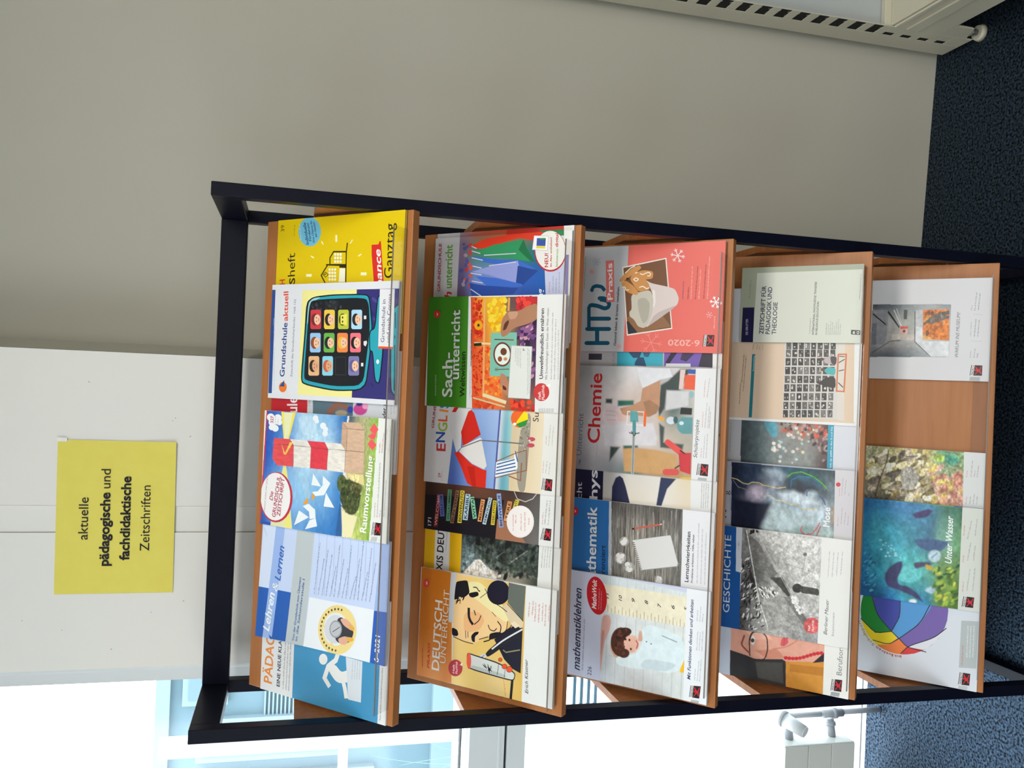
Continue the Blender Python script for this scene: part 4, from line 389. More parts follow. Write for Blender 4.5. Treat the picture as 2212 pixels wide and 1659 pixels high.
('g',[68.3,246,224.4,244.4,222.6,63.9,66,50.3],[['#7a5a6a','#6a6090','#8a7090','#a08890'],['#5a68a0','#6a80c0','#3a7a5a','#c03a30'],['#3a5ab0','#7a88cc','#2f8055','#d03a28'],['#2a4fa0','#2f5ab0','#2f7a60','#c82c24'],['#2050a0','#2058a8','#2a5a78','#b82420']]),('p','#b83028',[227.1,136.8,218.8,4.1,199,3.2,199,62.8,199.9,140.8]),('p','#2f7a4c',[205.1,70.7,203.3,0.9,192.3,0.4,193.4,62.6]),('p','#d03820',[184.7,215.1,194.4,189.3,199.9,140.8,202.4,63,184.6,64.7,192.8,114.1,182.6,161.5,176.9,188.4,177.9,210.6],0.4),('p','#2f8c5a',[172.5,204.8,182.8,166.9,189.9,103,172.6,94.9,147.1,77,148.5,86,156.1,133.4,162.7,182.2],0.4),('p','#1f6c44',[171.1,113,189.9,103,172.6,94.9,147.1,77,148.5,86],0.4),('p','#3a66c0',[163.6,215.5,156.4,171,151.8,112.1,134.7,75.1,133,93,140,132.6,151.3,187.2],0.4),('p','#8c96d0',[133.6,215.1,145.6,159.7,151.2,113.4,141.5,110.3,109.9,115.4,117.5,142.2,126.5,175],0.4),('p','#24448c',[141.6,112.9,131.1,69.8,102.8,104.6,111,115.4],0.4),
('p','#3c68c4',[125.1,205.2,120.2,158.4,107.3,101.7,102.8,102.5,102.6,144.2,106.9,179.5],0.4),('p','#2a4a9c',[112.6,218.5,107,185,100.7,109.7,89.5,119.7,85.4,167.6,86.6,211.7],0.4),('l','#c4c8da',1.85,[182.9,217.5,177.7,205],0.4),('l','#c4c8da',1.8,[173.5,215.9,167.9,196.2],0.4),('l','#c4c8da',1.85,[160.5,215.3,154.9,190.1],0.4),('l','#c4c8da',1.8,[145.3,216,139.8,192.1],0.4),('l','#c4c8da',1.75,[131.3,216.7,127,191.5],0.4),('l','#c4c8da',1.85,[115.9,213.1,111.8,188],0.4),('l','#c4c8da',1.8,[100.7,215.2,86.2,189.5],0.4),('l','#c4c8da',1.75,[164.1,187.8,164.5,118],0.4),('l','#c4c8da',1.75,[143.9,175.9,148.6,117.2],0.4),('s',['#c8403c','#d8583c','#5a5a98','#b0a0b0'],[191,239.3,189.9,216.8,105.4,215.4,106,237.9],26,5.21,3.81,0,21,0.4),('t','#b02c38','GRUNDSCHULE',97.5,285.8,191.5,286.5,7.1,1,0),('t','#c02a34','Sach',44.7,258.3,97,258.6,17.3,1,1),('t','#649c38','unterricht',103.6,258.9,187.8,260.8,17.4,1,0),
('p','#b9bed8',[146.2,54,144.8,17.8,65.5,13.7,66,51.6]),('p','#dcdcda',[219.9,20.8,217.9,-10.5,65.1,-17.5,65.5,13.7]),('p','#7a80b4',[157.9,14.5,157.6,8.1,65.4,6.4,65.5,12.7]),('t','#e8e8f0','Kleidung',34.8,59,97.7,58.1,11.7,1,0),('d','#b03a44',90.3,43.9,113.6,44.2,2.3),('d','#5a5c70',90.1,36.4,123.4,37.2,2.2),('d','#5a5c70',90,30.2,116.6,30.6,2.2),('d','#5a5c70',89.9,24,127.4,24.9,2.2),('e','#b01c26',165.4,46.1,-1.4,-32.3,-37.1,-1.7),('e','#dedcd8',167,46.2,-1.4,-30.9,-35.6,-1.6),('t','#b01c26','NEU!',136.7,49.3,162.1,50,7.6,1,0),('t','#b01c26','Im Abo enthalten!',137.3,41.8,190.7,43.8,4,1,0),('t','#6a9a3a','Sachunterricht',136,29.8,169.6,29.9,4.5,1,1),('t','#b01c26','digital',172.3,30.5,197.5,31.1,6,1,0),('p','#b8b8bc',[195.8,81,193.7,50.5,166.3,51.5,169.6,83.9]),('p','#e8e6e6',[194.8,80.2,192.8,51.4,167.3,52.5,170.4,82.9]),('p','#3a50a0',[190.7,74.6,189.7,56.1,175.3,56.7,176.6,75]),('p','#d8c830',[176.1,75,174.8,56.6,170.8,57,172.1,75.3]),
('p','#2f8055',[190.5,70,189.7,56.1,186.4,56.4,186.5,67.3]),]),
dict(i=1,u=0.2175,v=0.0115,w=0.21,h=0.297,t=0.0115,th=0.005,rot=0,res=0,bg='#c8c8cc',label='upper magazine of closed umbrellas with a round digital sticker in front',curl=0,page='#d8d6d0',ops=[
('g',[77.5,241.9,232.9,240.3,231,60.6,75.1,47.1],[['#7a5a6a','#6a6090','#8a7090','#a08890'],['#5a68a0','#6a80c0','#3a7a5a','#c03a30'],['#3a5ab0','#7a88cc','#2f8055','#d03a28'],['#2a4fa0','#2f5ab0','#2f7a60','#c82c24'],['#2050a0','#2058a8','#2a5a78','#b82420']]),('p','#b83028',[235.6,133.2,227.3,1,207.6,0.1,207.6,59.5,208.5,137.2]),('p','#2f7a4c',[213.6,67.4,211.8,-2.1,200.9,-2.6,202,59.3]),('p','#d03820',[193.3,211.1,203,185.4,208.5,137.2,211,59.7,193.2,61.4,201.4,110.6,191.2,157.7,185.6,184.6,186.6,206.7],0.4),('p','#2f8c5a',[181.2,200.9,191.5,163.1,198.6,99.5,181.3,91.5,155.9,73.6,157.3,82.6,164.8,129.8,171.4,178.4],0.4),('p','#1f6c44',[179.8,109.5,198.6,99.5,181.3,91.5,155.9,73.6,157.3,82.6],0.4),('p','#3a66c0',[172.3,211.5,165.2,167.3,160.6,108.6,143.5,71.7,141.9,89.6,148.9,129.1,160.1,183.3],0.4),('p','#8c96d0',[142.4,211.1,154.4,156,160,109.9,150.4,106.8,118.9,111.9,126.4,138.6,135.4,171.2],0.4),
('p','#24448c',[150.5,109.4,140,66.5,111.8,101.1,120,111.9],0.4),('p','#3c68c4',[134,201.3,129.1,154.7,116.3,98.2,111.8,99,111.6,140.5,115.9,175.7],0.4),('p','#2a4a9c',[121.5,214.6,116,181.2,109.7,106.2,98.6,116.1,94.5,163.8,95.7,207.7],0.4),('l','#c4c8da',1.75,[191.6,213.6,186.3,201.1],0.4),('l','#c4c8da',1.75,[182.2,212,176.6,192.4],0.4),('l','#c4c8da',1.75,[169.3,211.4,163.6,186.2],0.4),('l','#c4c8da',1.85,[154.1,212,148.7,188.3],0.4),('l','#c4c8da',1.8,[140.2,212.7,135.9,187.6],0.4),('l','#c4c8da',1.75,[124.9,209.2,120.7,184.1],0.4),('l','#c4c8da',1.8,[109.8,211.2,95.3,185.6],0.4),('l','#c4c8da',1.75,[172.8,184,173.3,114.4],0.4),('l','#c4c8da',1.75,[152.7,172.1,157.4,113.7],0.4),('s',['#c8403c','#d8583c','#5a5a98','#b0a0b0'],[199.7,235.3,198.5,212.8,114.4,211.4,115,233.9],26,5.1,3.71,0,21,0.4),('t','#b02c38','GRUNDSCHULE',106.5,281.6,200.1,282.2,7,1,0),('t','#c02a34','Sach',54,254.1,106,254.5,17.3,1,1),
('t','#649c38','unterricht',112.6,254.8,196.5,256.7,17.3,1,0),('p','#b9bed8',[155,50.8,153.6,14.8,74.7,10.6,75.1,48.3]),('p','#dcdcda',[228.3,17.7,226.4,-13.5,74.3,-20.4,74.7,10.6]),('p','#7a80b4',[166.6,11.4,166.4,5.1,74.6,3.3,74.7,9.7]),('t','#e8e8f0','Kleidung',44.1,55.7,106.7,54.8,11.6,1,0),('d','#b03a44',99.4,40.7,122.6,41,2.3),('d','#5a5c70',99.2,33.2,132.3,34,2.3),('d','#5a5c70',99.1,27,125.5,27.5,2.3),('d','#5a5c70',99,20.8,136.3,21.8,2.3),('e','#b01c26',174.2,42.9,-1.5,-32.2,-37,-1.7),('e','#dedcd8',175.7,43,-1.4,-30.7,-35.4,-1.7),('t','#b01c26','NEU!',145.5,46.1,170.8,46.8,7.5,1,0),('t','#b01c26','Im Abo enthalten!',146.1,38.6,199.3,40.6,4,1,0),('t','#6a9a3a','Sachunterricht',144.8,26.7,178.3,26.7,4.4,1,1),('t','#b01c26','digital',181,27.3,206.1,28,6,1,0),('p','#b8b8bc',[204.4,77.7,202.3,47.2,175.1,48.2,178.3,80.5]),('p','#e8e6e6',[203.4,76.9,201.4,48.2,176,49.3,179.2,79.5]),('p','#3a50a0',[199.3,71.3,198.4,52.8,184,53.4,185.3,71.7]),
('p','#d8c830',[184.8,71.6,183.5,53.4,179.5,53.7,180.8,72]),('p','#2f8055',[199.1,66.7,198.4,52.8,195.1,53.2,195.2,64]),]),
dict(i=2,u=-0.4298,v=0.0115,w=0.21,h=0.297,t=0.0165,th=0.0055,rot=0,res=0.95,bg='#c4cadf',label='white magazine with a curly haired boy measuring himself on a wall ruler',curl=0,page='#d8d6d0',ops=[
('g',[-1.7,215.5,211,219.9,200.9,43.3,-2.5,44.3],[['#c2cbd2','#c8ced2','#c8d4da'],['#ccd2d6','#d0d6d6','#ced8dc'],['#ccd4d4','#d4d8d6','#d2dadc']]),('l','#a9b0b4',0.85,[130,204.6,-18.8,205.1]),('l','#a9b0b4',0.86,[131.3,184.3,-17.7,184.9]),('l','#a9b0b4',0.86,[132.6,164.4,-16.6,164.9]),('l','#a9b0b4',0.81,[133.8,144.7,-15.6,145.1]),('l','#a9b0b4',0.8,[135,125.2,-14.5,125.6]),('l','#a9b0b4',0.8,[136.2,105.9,-13.5,106.3]),('l','#a9b0b4',0.8,[137.4,86.9,-12.5,87.2]),('l','#a9b0b4',0.86,[138.6,68,-11.5,68.3]),('l','#a9b0b4',0.76,[139.8,49.5,-10.5,49.7]),('l','#b0b8be',0.86,[210.3,201.8,191,202.5]),('l','#b0b8be',0.86,[209.2,183.3,189.9,184]),('l','#b0b8be',0.8,[208.1,165.1,189,165.7]),('l','#b0b8be',0.8,[207,147,188,147.6]),('l','#b0b8be',0.81,[206,129.1,187,129.7]),('l','#b0b8be',0.8,[204.9,111.4,186,112]),('l','#b0b8be',0.8,[203.8,93.9,185.1,94.5]),('l','#b0b8be',0.8,[202.8,76.6,184.2,77.2]),
('l','#b0b8be',0.86,[201.8,59.4,183.2,60]),('l','#b4babc',0.86,[53.9,199.4,54.6,181.6]),('l','#b4babc',0.86,[56.4,172.8,57.1,155.2]),('l','#b4babc',0.86,[58.8,146.6,59.5,129.3]),('l','#b4babc',0.86,[61.1,120.8,61.8,103.8]),('l','#b4babc',0.8,[63.4,95.5,64.1,78.7]),('l','#b4babc',0.8,[65.7,70.5,66.4,54]),('p','#e2dcc4',[192.2,216,137.4,206.7,136.7,43.3,193.7,44.1]),('l','#8c8872',1.11,[152.5,205.3,138.8,204.9]),('l','#8c8872',0.86,[146.9,197.2,138.7,197.2]),('l','#8c8872',1.16,[152.2,189.7,138.5,189.4]),('l','#8c8872',0.8,[146.6,181.8,138.4,181.7]),('l','#8c8872',1.16,[151.9,174.3,138.3,174]),('l','#8c8872',0.86,[146.4,166.4,138.2,166.4]),('l','#8c8872',1.11,[151.6,159.1,138.1,158.8]),('l','#8c8872',0.81,[146.1,151.3,138,151.2]),('l','#8c8872',1.11,[151.3,144,137.9,143.7]),('l','#8c8872',0.86,[145.8,136.2,137.7,136.2]),('l','#8c8872',1.11,[151,129,137.6,128.7]),('l','#8c8872',0.86,[145.6,121.3,137.5,121.3]),
('l','#8c8872',1.06,[150.8,114.2,137.4,113.9]),('l','#8c8872',0.8,[145.3,106.6,137.3,106.5]),('l','#8c8872',1.06,[150.5,99.5,137.2,99.2]),('l','#8c8872',0.86,[145,91.9,137.1,91.9]),('l','#8c8872',1.06,[150.2,84.9,137,84.6]),('l','#8c8872',0.86,[144.8,77.4,136.9,77.4]),('l','#8c8872',1.11,[149.9,70.5,136.7,70.2]),('l','#8c8872',0.8,[144.5,63.1,136.6,63]),('l','#8c8872',1.05,[149.6,56.2,136.5,55.9]),('l','#8c8872',0.82,[144.3,48.8,136.4,48.8]),('t','#3c3c3c','11',164.5,204.3,176,204.5,7.2,1,1),('t','#3c3c3c','10',164.4,176.1,175.8,176.3,7.1,1,1),('t','#3c3c3c','9',166.6,149,174.2,149,7,1,1),('t','#3c3c3c','8',167,122,174.5,122,6.9,1,1),('t','#3c3c3c','7',165.2,95.6,172.7,95.6,6.8,1,1),('t','#3c3c3c','6',166.5,68.7,173.9,68.7,6.7,1,1),('t','#3c3c3c','5',167.6,43.3,174.9,43.3,6.6,1,1),('p','#cb9e94',[129.4,216.3,133.9,201.4,123.1,197.1,103.5,199.2,79.5,209.5,20.6,214.4,20.2,216.5,94.4,218.6],1.2,1),
('p','#b48478',[100.3,216.5,101.5,209.9,76.2,212.4,45.1,216.4],1.2,1),('p','#cf9c86',[82,196.1,62.8,181.9,52.5,178.5,53.5,187.4,68.1,197],1.2,1),('p','#cfa08c',[114.5,137.5,112.9,131.6,94.4,129.4,92.6,139.4],1.2,1),('p','#d2e2e8',[119.5,132.5,129.2,115.2,124.6,81.3,117.8,53.4,92.3,42,75.1,42.9,53.1,54.8,42.6,77.8,45.3,106,38.6,145.7,38.4,180.8,54.1,184.5,66.3,146.9,74.4,135.7,97.1,129.5],1.2,1),('p','#c0d0d8',[63.2,123.8,65.8,56.7,45.7,77.9,42.3,134.3],1.2,1),('e','#48291f',84.7,174.6,4,-21.5,-28.7,-1.2,1.2),('e','#3a201a',106.6,166.2,2.4,-13.1,-8.1,-0.4,1.2),('e','#dcae9c',85.2,152.7,3,-16.1,-17.2,-0.8,1.2),('e','#48291f',64.2,167.2,2.3,-11.5,-9.1,-0.4,1.2),('s',['#5c382c','#321a14'],[102.4,189.6,113.1,160.6,63.5,164.3,64.9,185],26,4.16,2.7,0,22,1.2),('e','#2c2020',92.1,156.8,0.3,-2.1,-2.5,-0.1,1.2),('e','#2c2020',75.1,153.1,0.4,-2,-2.4,-0.1,1.2),('l','#b04a4c',2.23,[93.3,142.9,87.3,138.6,78.6,141.7],1.2,1),
('p','#e8b418',[84.5,41.7,50.9,42.4,50.3,55.5],1.2,1),('e','#3a4a60',95.3,121.7,0.3,-1.4,-1.3,0,1.2),('e','#3a4a60',92.8,112.2,0.3,-1.4,-1.3,0,1.2),('l','#8898a4',1.92,[112.3,90.5,105.8,61.2],1.2,1),('n',0.06,10,8,[-1.7,215.5,211,219.9,200.9,43.3,-2.5,44.3],23),('t','#2e3452','mathematiklehren',11.2,260.8,175.9,264,16.4,1,1),('d','#5a6078',14.1,253.5,117.5,253.3,2.86),('t','#2e3452','226',6.8,234.8,24.2,234.9,8.7,0,0),('e','#bb1f28',166.8,229.8,6.1,-21,-36.7,-7.5),('t','#f0dcdc','MatheWelt',139.6,229.8,197.7,231.1,10.4,1,1),('d','#e8b0b4',140.6,223.7,182.2,223.8,2.14),('d','#e8b0b4',140,218.8,177.3,219.3,2.22),('p','#dfe3e8',[235.9,45.9,245.7,-21.3,-12.2,-16.2,-5.2,45]),('t','#2a3566','Mit Funktionen denken und arbeiten',40.4,32.3,190.4,32.1,6.5,1,1),('d','#8088a0',41.3,23.1,63.5,22.7,2.26),('d','#8088a0',41,18.3,80.3,16.7,2.16),('d','#8088a0',41.2,13.8,82.5,12,2.16),('d','#8088a0',97.6,21.5,135.5,20.6,2.14),
('d','#8088a0',97.7,16.9,133.8,15.8,2.14),('d','#8088a0',98.2,11.6,137.2,11.1,2.14),('d','#8088a0',152,22.9,173,22.2,2.24),('d','#8088a0',152.1,18.1,183,16.7,2.14),('d','#8088a0',152.5,12.8,168.2,11.9,2.14),('p','#1a1a1c',[8.4,33.1,30.4,31.3,30.6,30.1,8.4,31.9]),('p','#d8d8d8',[8.9,31.9,30.6,30.1,31.1,25.4,9.2,27.2]),('t','#1c1c1e','FRIEDRICH',9.6,27.8,30.2,26,3.2,1,0),('p','#1c1a1c',[8.7,27.3,31.1,25.4,32.8,11.6,9.5,13.8]),('p','#c01c2c',[11.1,25.5,17,21.7,21.4,22.3,27.9,24.5,29.2,23.2,23.9,19.8,23,17.3,30.6,14.5,29.4,13.2,20.9,15.8,15.2,14.2,12.2,15.4,17.9,18.4,17.3,20,10.7,24]),('e','#c01c2c',20.6,23.9,0.3,-1.3,-1.7,0),('p','#a8b0b8',[-4.1,30.7,4.3,29.1,5.3,14.1,-3.9,15.4]),]),
dict(i=2,u=-0.284,v=0.0115,w=0.21,h=0.297,t=0.0105,th=0.005,rot=0,res=0.95,bg='#dcdee2',label='blue topped magazine with a notepad, a pencil and crumpled paper on grey wood',curl=0,page='#d8d6d0',ops=[
('p','#2a6cae',[220.9,315.3,225.2,214,9.9,208.1,-5.8,304.9]),('p','#c2cad2',[225.1,214.6,225.7,209.2,198.1,208,179.5,201.5,11.5,198.2,9.9,208.1]),('g',[-16.2,199.4,220.1,209,229.6,62.3,7.7,59.8],[['#5c5a56','#6a6864','#7a7874','#504e4c'],['#74726c','#807e78','#8a8680','#5c5a58'],['#605e5a','#807c76','#76726c','#54524e'],['#6e6c68','#6c6a66','#747270','#4a4846']]),('e','#8a867e',159.7,136.6,0.9,-8,-13.5,-0.6,1.2),('l','#3c3a38',1.16,[214.4,157.8,67.5,155.8],1.2,1),('l','#3c3a38',1.11,[209.2,104.5,64.6,102.6],1.2,1),('l','#4c4a46',1.3,[163.4,199.9,138.7,200,90.5,192.5],1.2,1),('l','#4c4a46',2.06,[158.1,194.1,132,192.5,92.6,194.2],1.2,1),('l','#55534e',1.46,[190.9,190,145.3,187.4,73.1,184.7],1.2,1),('l','#4c4a46',2.21,[201.6,185,129.4,178.4,106.6,179.5],1.2,1),('l','#4c4a46',2.46,[200.1,179.5,148.2,177.8,85.2,176],1.2,1),('l','#55534e',2.51,[137.5,171.3,138.9,170.9,86.5,172.5],1.2,1),('l','#4c4a46',1.66,[179.1,167.7,133.1,169.5,68.3,159],1.2,1),
('l','#9a968c',1.45,[181.4,162.4,135.9,158.8,108.3,162.3],1.2,1),('l','#9a968c',1.55,[164.9,156.2,150,153.4,75.5,153.3],1.2,1),('l','#8c8880',1.71,[194.1,152.1,144.7,150.6,117.6,146.6],1.2,1),('l','#55534e',1.16,[156.3,145.1,148,148.5,89,143.5],1.2,1),('l','#8c8880',1.71,[183.4,141,144.1,140.6,78.4,134.8],1.2,1),('l','#55534e',2.41,[200.3,136.4,147.8,130.7,84.3,133.8],1.2,1),('l','#8c8880',2.36,[140.5,128.5,153.3,126.6,99,124.3],1.2,1),('l','#55534e',1.86,[135.7,123,145.5,119.4,108.5,125.6],1.2,1),('l','#9a968c',1.91,[197,120.3,146.4,117.9,113.1,115.7],1.2,1),('l','#4c4a46',2.31,[203,115.3,136.2,114.1,77,111.7],1.2,1),('l','#4c4a46',2.01,[199.4,109.9,153.4,109.7,91.6,103.9],1.2,1),('l','#55534e',1.76,[195.8,104.5,155.4,105.7,125.9,101.8],1.2,1),('l','#9a968c',2.16,[184.2,98.8,137.8,96.2,99.2,92.9],1.2,1),('l','#9a968c',2.41,[167.3,92.9,157.9,93.4,122.4,89.5],1.2,1),('l','#8c8880',2.16,[147.2,86.9,149.2,83.8,111.3,83.1],1.2,1),
('l','#8c8880',2,[204.2,84.2,142.3,83.3,106,78.5],1.2,1),('l','#8c8880',1.15,[172.2,77.6,149,75.3,113.2,78.5],1.2,1),('l','#8c8880',1.91,[209.1,74.1,156.2,75,93.3,67.7],1.2,1),('l','#4c4a46',1.4,[218.5,69.4,153.7,66.7,98.3,66.8],1.2,1),('n',0.55,22,1.6,[-16.2,199.4,220.1,209,229.6,62.3,7.7,59.8],14),('p','#8a8a8a',[139.9,160.1,159.1,84.5,106,65.6,100.5,67,82.1,141.3]),('p','#d2d2d2',[139,161.2,157.8,86.1,156.5,83.8,107,67.8,101.5,69.3,83.6,142]),('e','#55534f',134.6,158.7,0.4,-2.6,-0.8,0),('e','#55534f',131.2,157.5,0.3,-2.6,-0.9,0),('e','#55534f',127.7,156.3,0.3,-2.7,-0.9,-0.1),('e','#55534f',124.2,155,0.3,-2.6,-0.8,0),('e','#55534f',120.7,153.8,0.3,-2.6,-0.8,0),('e','#55534f',117.2,152.6,0.3,-2.6,-0.8,-0.1),('e','#55534f',113.7,151.3,0.4,-2.6,-0.8,0),('e','#55534f',110.2,150.1,0.4,-2.6,-0.8,0),('e','#55534f',106.8,148.9,0.3,-2.6,-0.8,0),('e','#55534f',103.3,147.7,0.3,-2.6,-0.8,-0.1),('e','#55534f',99.8,146.4,0.4,-2.5,-0.8,0),
('e','#55534f',96.4,145.2,0.3,-2.6,-0.9,0),('e','#55534f',92.9,144,0.3,-2.6,-0.8,0),('e','#55534f',89.4,142.8,0.4,-2.6,-0.8,-0.1),('e','#55534f',86,141.6,0.3,-2.6,-0.8,-0.1),('l','#c45c48',3.11,[161.8,159.3,176.2,106.5]),('l','#2c2420',3.36,[160.5,163.4,162.3,158.2]),('l','#d8b4a0',2.51,[176.2,106.5,177.5,102.1]),('e','#9a9a98',134.6,178.4,1.3,-10,-9.3,-0.4),('s',['#d8d8d6','#b8b8b6','#c8c8c6'],[140.3,184.6,141.5,174.6,130.4,174.1,129.1,184.1],14,5.05,3.7,30,490),('e','#9a9a98',100.8,185.2,1.7,-12.4,-11.5,-0.5),('s',['#d8d8d6','#b8b8b6','#c8c8c6'],[107.5,192.6,109.2,180.2,95.4,179.6,93.7,192],14,6.35,4.6,30,462),('e','#9a9a98',85.8,165.1,1.5,-11.1,-10.3,-0.5),('s',['#d8d8d6','#b8b8b6','#c8c8c6'],[91.9,171.8,93.4,160.7,81.1,160.2,79.5,171.3],14,5.66,4.1,30,528),('e','#9a9a98',69.1,103.4,1.2,-7.9,-7.5,-0.4),('s',['#d8d8d6','#b8b8b6','#c8c8c6'],[73.6,108.4,74.8,100.5,65.9,100.1,64.7,108],14,3.93,3,30,740),
('p','#dcdde2',[245.4,62.9,252.8,-13.2,19.6,-9.7,7.9,58.4]),('t','#162c48','Mathematik',27.4,234.6,197,239.2,23,1,0),('t','#d2d8de','Mathematik',27.7,235.9,196.1,240,21.7,1,0),('t','#10223c','differenziert',36.3,216.2,121.5,218.2,10.9,0,0),('e','#b42434',182.4,288.2,0.9,-7.5,-8.4,-0.4),('t','#e8c8c8','w',179.3,285.5,185.2,285.8,5,1,0),('t','#2c2c34','Lernschwierigkeiten',74.3,45.6,169.4,45.2,7.7,1,0),('t','#4a4a52','Probleme erkennen, Hilfe geben',74.6,36.9,165.1,37.5,4.1,1,0),('d','#8c8c94',74.7,27.8,188.4,28.7,2.43),('d','#8c8c94',75,20.5,181.4,21.4,2.43),('d','#8c8c94',75,13.3,171.9,14.1,2.42),('d','#8a8a90',68.4,205.5,148.3,207.9,2.12),]),
dict(i=2,u=-0.142,v=0.0115,w=0.21,h=0.297,t=0.0052,th=0.004,rot=0,res=1.25,bg='#d4d2cc',label='narrow visible magazine with a navy title band and white picture with dark curved shapes',curl=0,page='#d8d6d0',ops=[
('p','#191b36',[187.2,306.4,192.2,231.3,-41.2,229.7,-50.8,300.3]),('t','#c8cad2','Unterricht',-14.9,273.7,99.1,277.9,12.4,0,0),('t','#d0d2da','Physik',44.5,241.5,163.5,246.3,18.3,1,0),('g',[-41.1,228.6,171,230.4,184,50.7,-16.8,48.6],[['#9a9a98','#b8b6b0','#a8a8a8'],['#d0ccc4','#d8d2c6','#c8c8c8'],['#d8cfc0','#dcd8d0','#d0d0d2'],['#d8b898','#d8ccb8','#d4c490']]),('p','#262a48',[62.6,211.3,96.3,211.4,114.9,204.4,119.9,196,115.3,189,99.1,182.2,66.7,171.8],1.6),('p','#2a3454',[124.3,110.6,124,79.6,103.1,96.8,69.4,106.8,69.3,117.5,97.4,113.8],1.6),('p','#dadbdc',[203.9,53.2,208.1,-9.4,-8.6,-12.2,-16.5,46.5]),('d','#4c4c52',73.8,27.6,121.7,27.9,1.81),('d','#4c4c52',74.3,23.5,122.1,23.9,1.81),('d','#4c4c52',74.7,19.5,122.5,19.8,1.81),('d','#4c4c52',75.1,15.4,122.8,15.7,1.81),]),
dict(i=2,u=-0.0157,v=0.0115,w=0.21,h=0.297,t=0.0112,th=0.0055,rot=0,res=0.95,bg='#a4a5aa',label='chemistry magazine with a gloved hand over red laboratory flasks, middle shelf',curl=0,page='#d8d6d0',ops=[
('g',[-0.5,293.4,212,293.9,208.5,46.8,-3,48.3],[['#80808a','#9a9aa2','#a4a4aa','#8e8e94'],['#94949a','#c0bcc0','#b4b2b4','#a2a4a6'],['#8a9094','#d4ccd0','#e0d4d4','#c2c4c4'],['#5a7472','#d0ccd0','#c8b8b0','#d0d0d4'],['#b09070','#c8c0bc','#c8b8b0','#a8acac'],['#b08c62','#b8b0a4','#586c6a','#c8c4c6'],['#b49a74','#a8a49a','#b4b4b0','#c8c0c0']]),('p','#3c4c4a',[144.6,229.8,145.1,216.1,135.6,216.3,136.1,230.1],5),('p','#2f6a5c',[142.5,204.1,144,170.4,134.6,170,131,203.6],5),('p','#c49a68',[52.1,189.9,50.7,122.5,43.9,77.4,19.5,78.4,4.7,109.7,3.4,184.4],5),('p','#3f4c4a',[50.2,216,50.6,195.5,20.6,217],5),('p','#2c5a50',[56.3,190.1,64.7,158.1,52.3,157.6,48.2,186.4],5),('p','#d2d0d6',[91.2,236.2,98.2,188.6,101.6,129,73.5,119.1,59,120.7,51.5,227.5],5),('p','#3a4644',[176,116,184.7,101.3,207.7,78,208.2,57.1,167.3,77.3,160.1,103.5,131.5,106.6,114.6,116.6,130.8,119.4],5),('p','#c8c8cc',[166.3,103.8,165.9,59.5,137.8,59.3,127.5,104.3],5),
('p','#44504e',[102.3,116.1,94.8,105,66.2,105.9,64.9,65.7,54.7,67.3,55.6,111.9],5),('p','#d6d8de',[208.6,165.7,208.2,99.6,192.7,92.5,186.2,117.5,168.1,152.7,186.9,160.7],1.2),('p','#b98c70',[168.5,153.1,185.2,117.4,135.1,116.4,121.5,121.6,113.1,136,114.5,158,113.7,192.6,127,198.9,134.5,172.2,143.6,156],1.2),('p','#a0785c',[141.7,150.4,146.4,137.5,135,117.5,120.4,123.3,113.3,140.4],1.2),('e','#dac8cc',112.5,215.3,1.1,-20.9,-20.6,-0.9,1.2),('l','#c8b0b8',1.55,[121.3,228.3,120.1,209.9],1.2),('l','#c8b0b8',1.6,[112.9,227.9,111.9,207.3],1.2),('l','#c8b0b8',1.5,[102.5,225.2,103.5,206.9],1.2),('p','#d8bcb4',[122.2,210,113,184.7,102.9,179.8,101.7,200],1.2),('l','#e2dedf',1.95,[121.5,182.4,122.2,148.5,96.5,145.8,95.4,182.8,121.5,182.4],0.8),('l','#e4662c',5.15,[121.3,145.1,96.5,145.6],0.8),('p','#5c9ea2',[122.9,176.6,122.6,161.1,102,158.6,101.4,176.1],0.8),('l','#4e9094',7.31,[101.9,167.5,78.7,166.5],0.8),
('l','#30403e',1.95,[80.1,176.6,78.3,166.4,81,156.2],0.8),('l','#a8aeae',5.61,[76.5,167.5,-0.7,166.8],0.8),('l','#4a5656',1.1,[76.5,167.5,-0.7,166.8],0.8),('l','#30403e',1.95,[82.5,172.2,74.5,166.3,79.9,163.6],0.8),('p','#e6a040',[116.4,120.5,113.9,106.2,105.9,107.2,110,117.7],1),('e','#c8d6e0',108.8,92.8,0.4,-8.9,-7.3,-0.3,1),('e','#3a5c60',110.3,83.3,0.2,-4.6,-6.9,-0.3,1),('e','#5c949a',100.8,65.1,0.9,-15.4,-16,-0.7,1),('p','#5c949a',[116,72,117.1,50.2,85.7,49.9,84.9,68.6],1),('e','#c8dce0',104.9,71.5,0.3,-4.6,-3.6,-0.1,1),('p','#24262a',[134.7,73.8,134.5,51.5,121.7,51.8,121.6,75.4],1),('l','#da504e',12.07,[66.4,97,50.3,72.4],1),('p','#c4363e',[48.1,75,50,50.1,8.9,49.6,14.1,70.9],1),('l','#d25450',12.08,[9.3,99.2,11.1,78.1],1),('l','#3a1c1c',2.46,[52.4,71.4,48,62.9],1),('l','#3a1c1c',2.46,[18.4,80.5,24.1,72.3],1),('p','#dc5a38',[196.8,68.1,197.4,47.1,168.8,48,169.6,69.6],1),('p','#3458a0',[207.7,62.3,207.5,46.7,198.8,47.6,199.6,63.4],1),
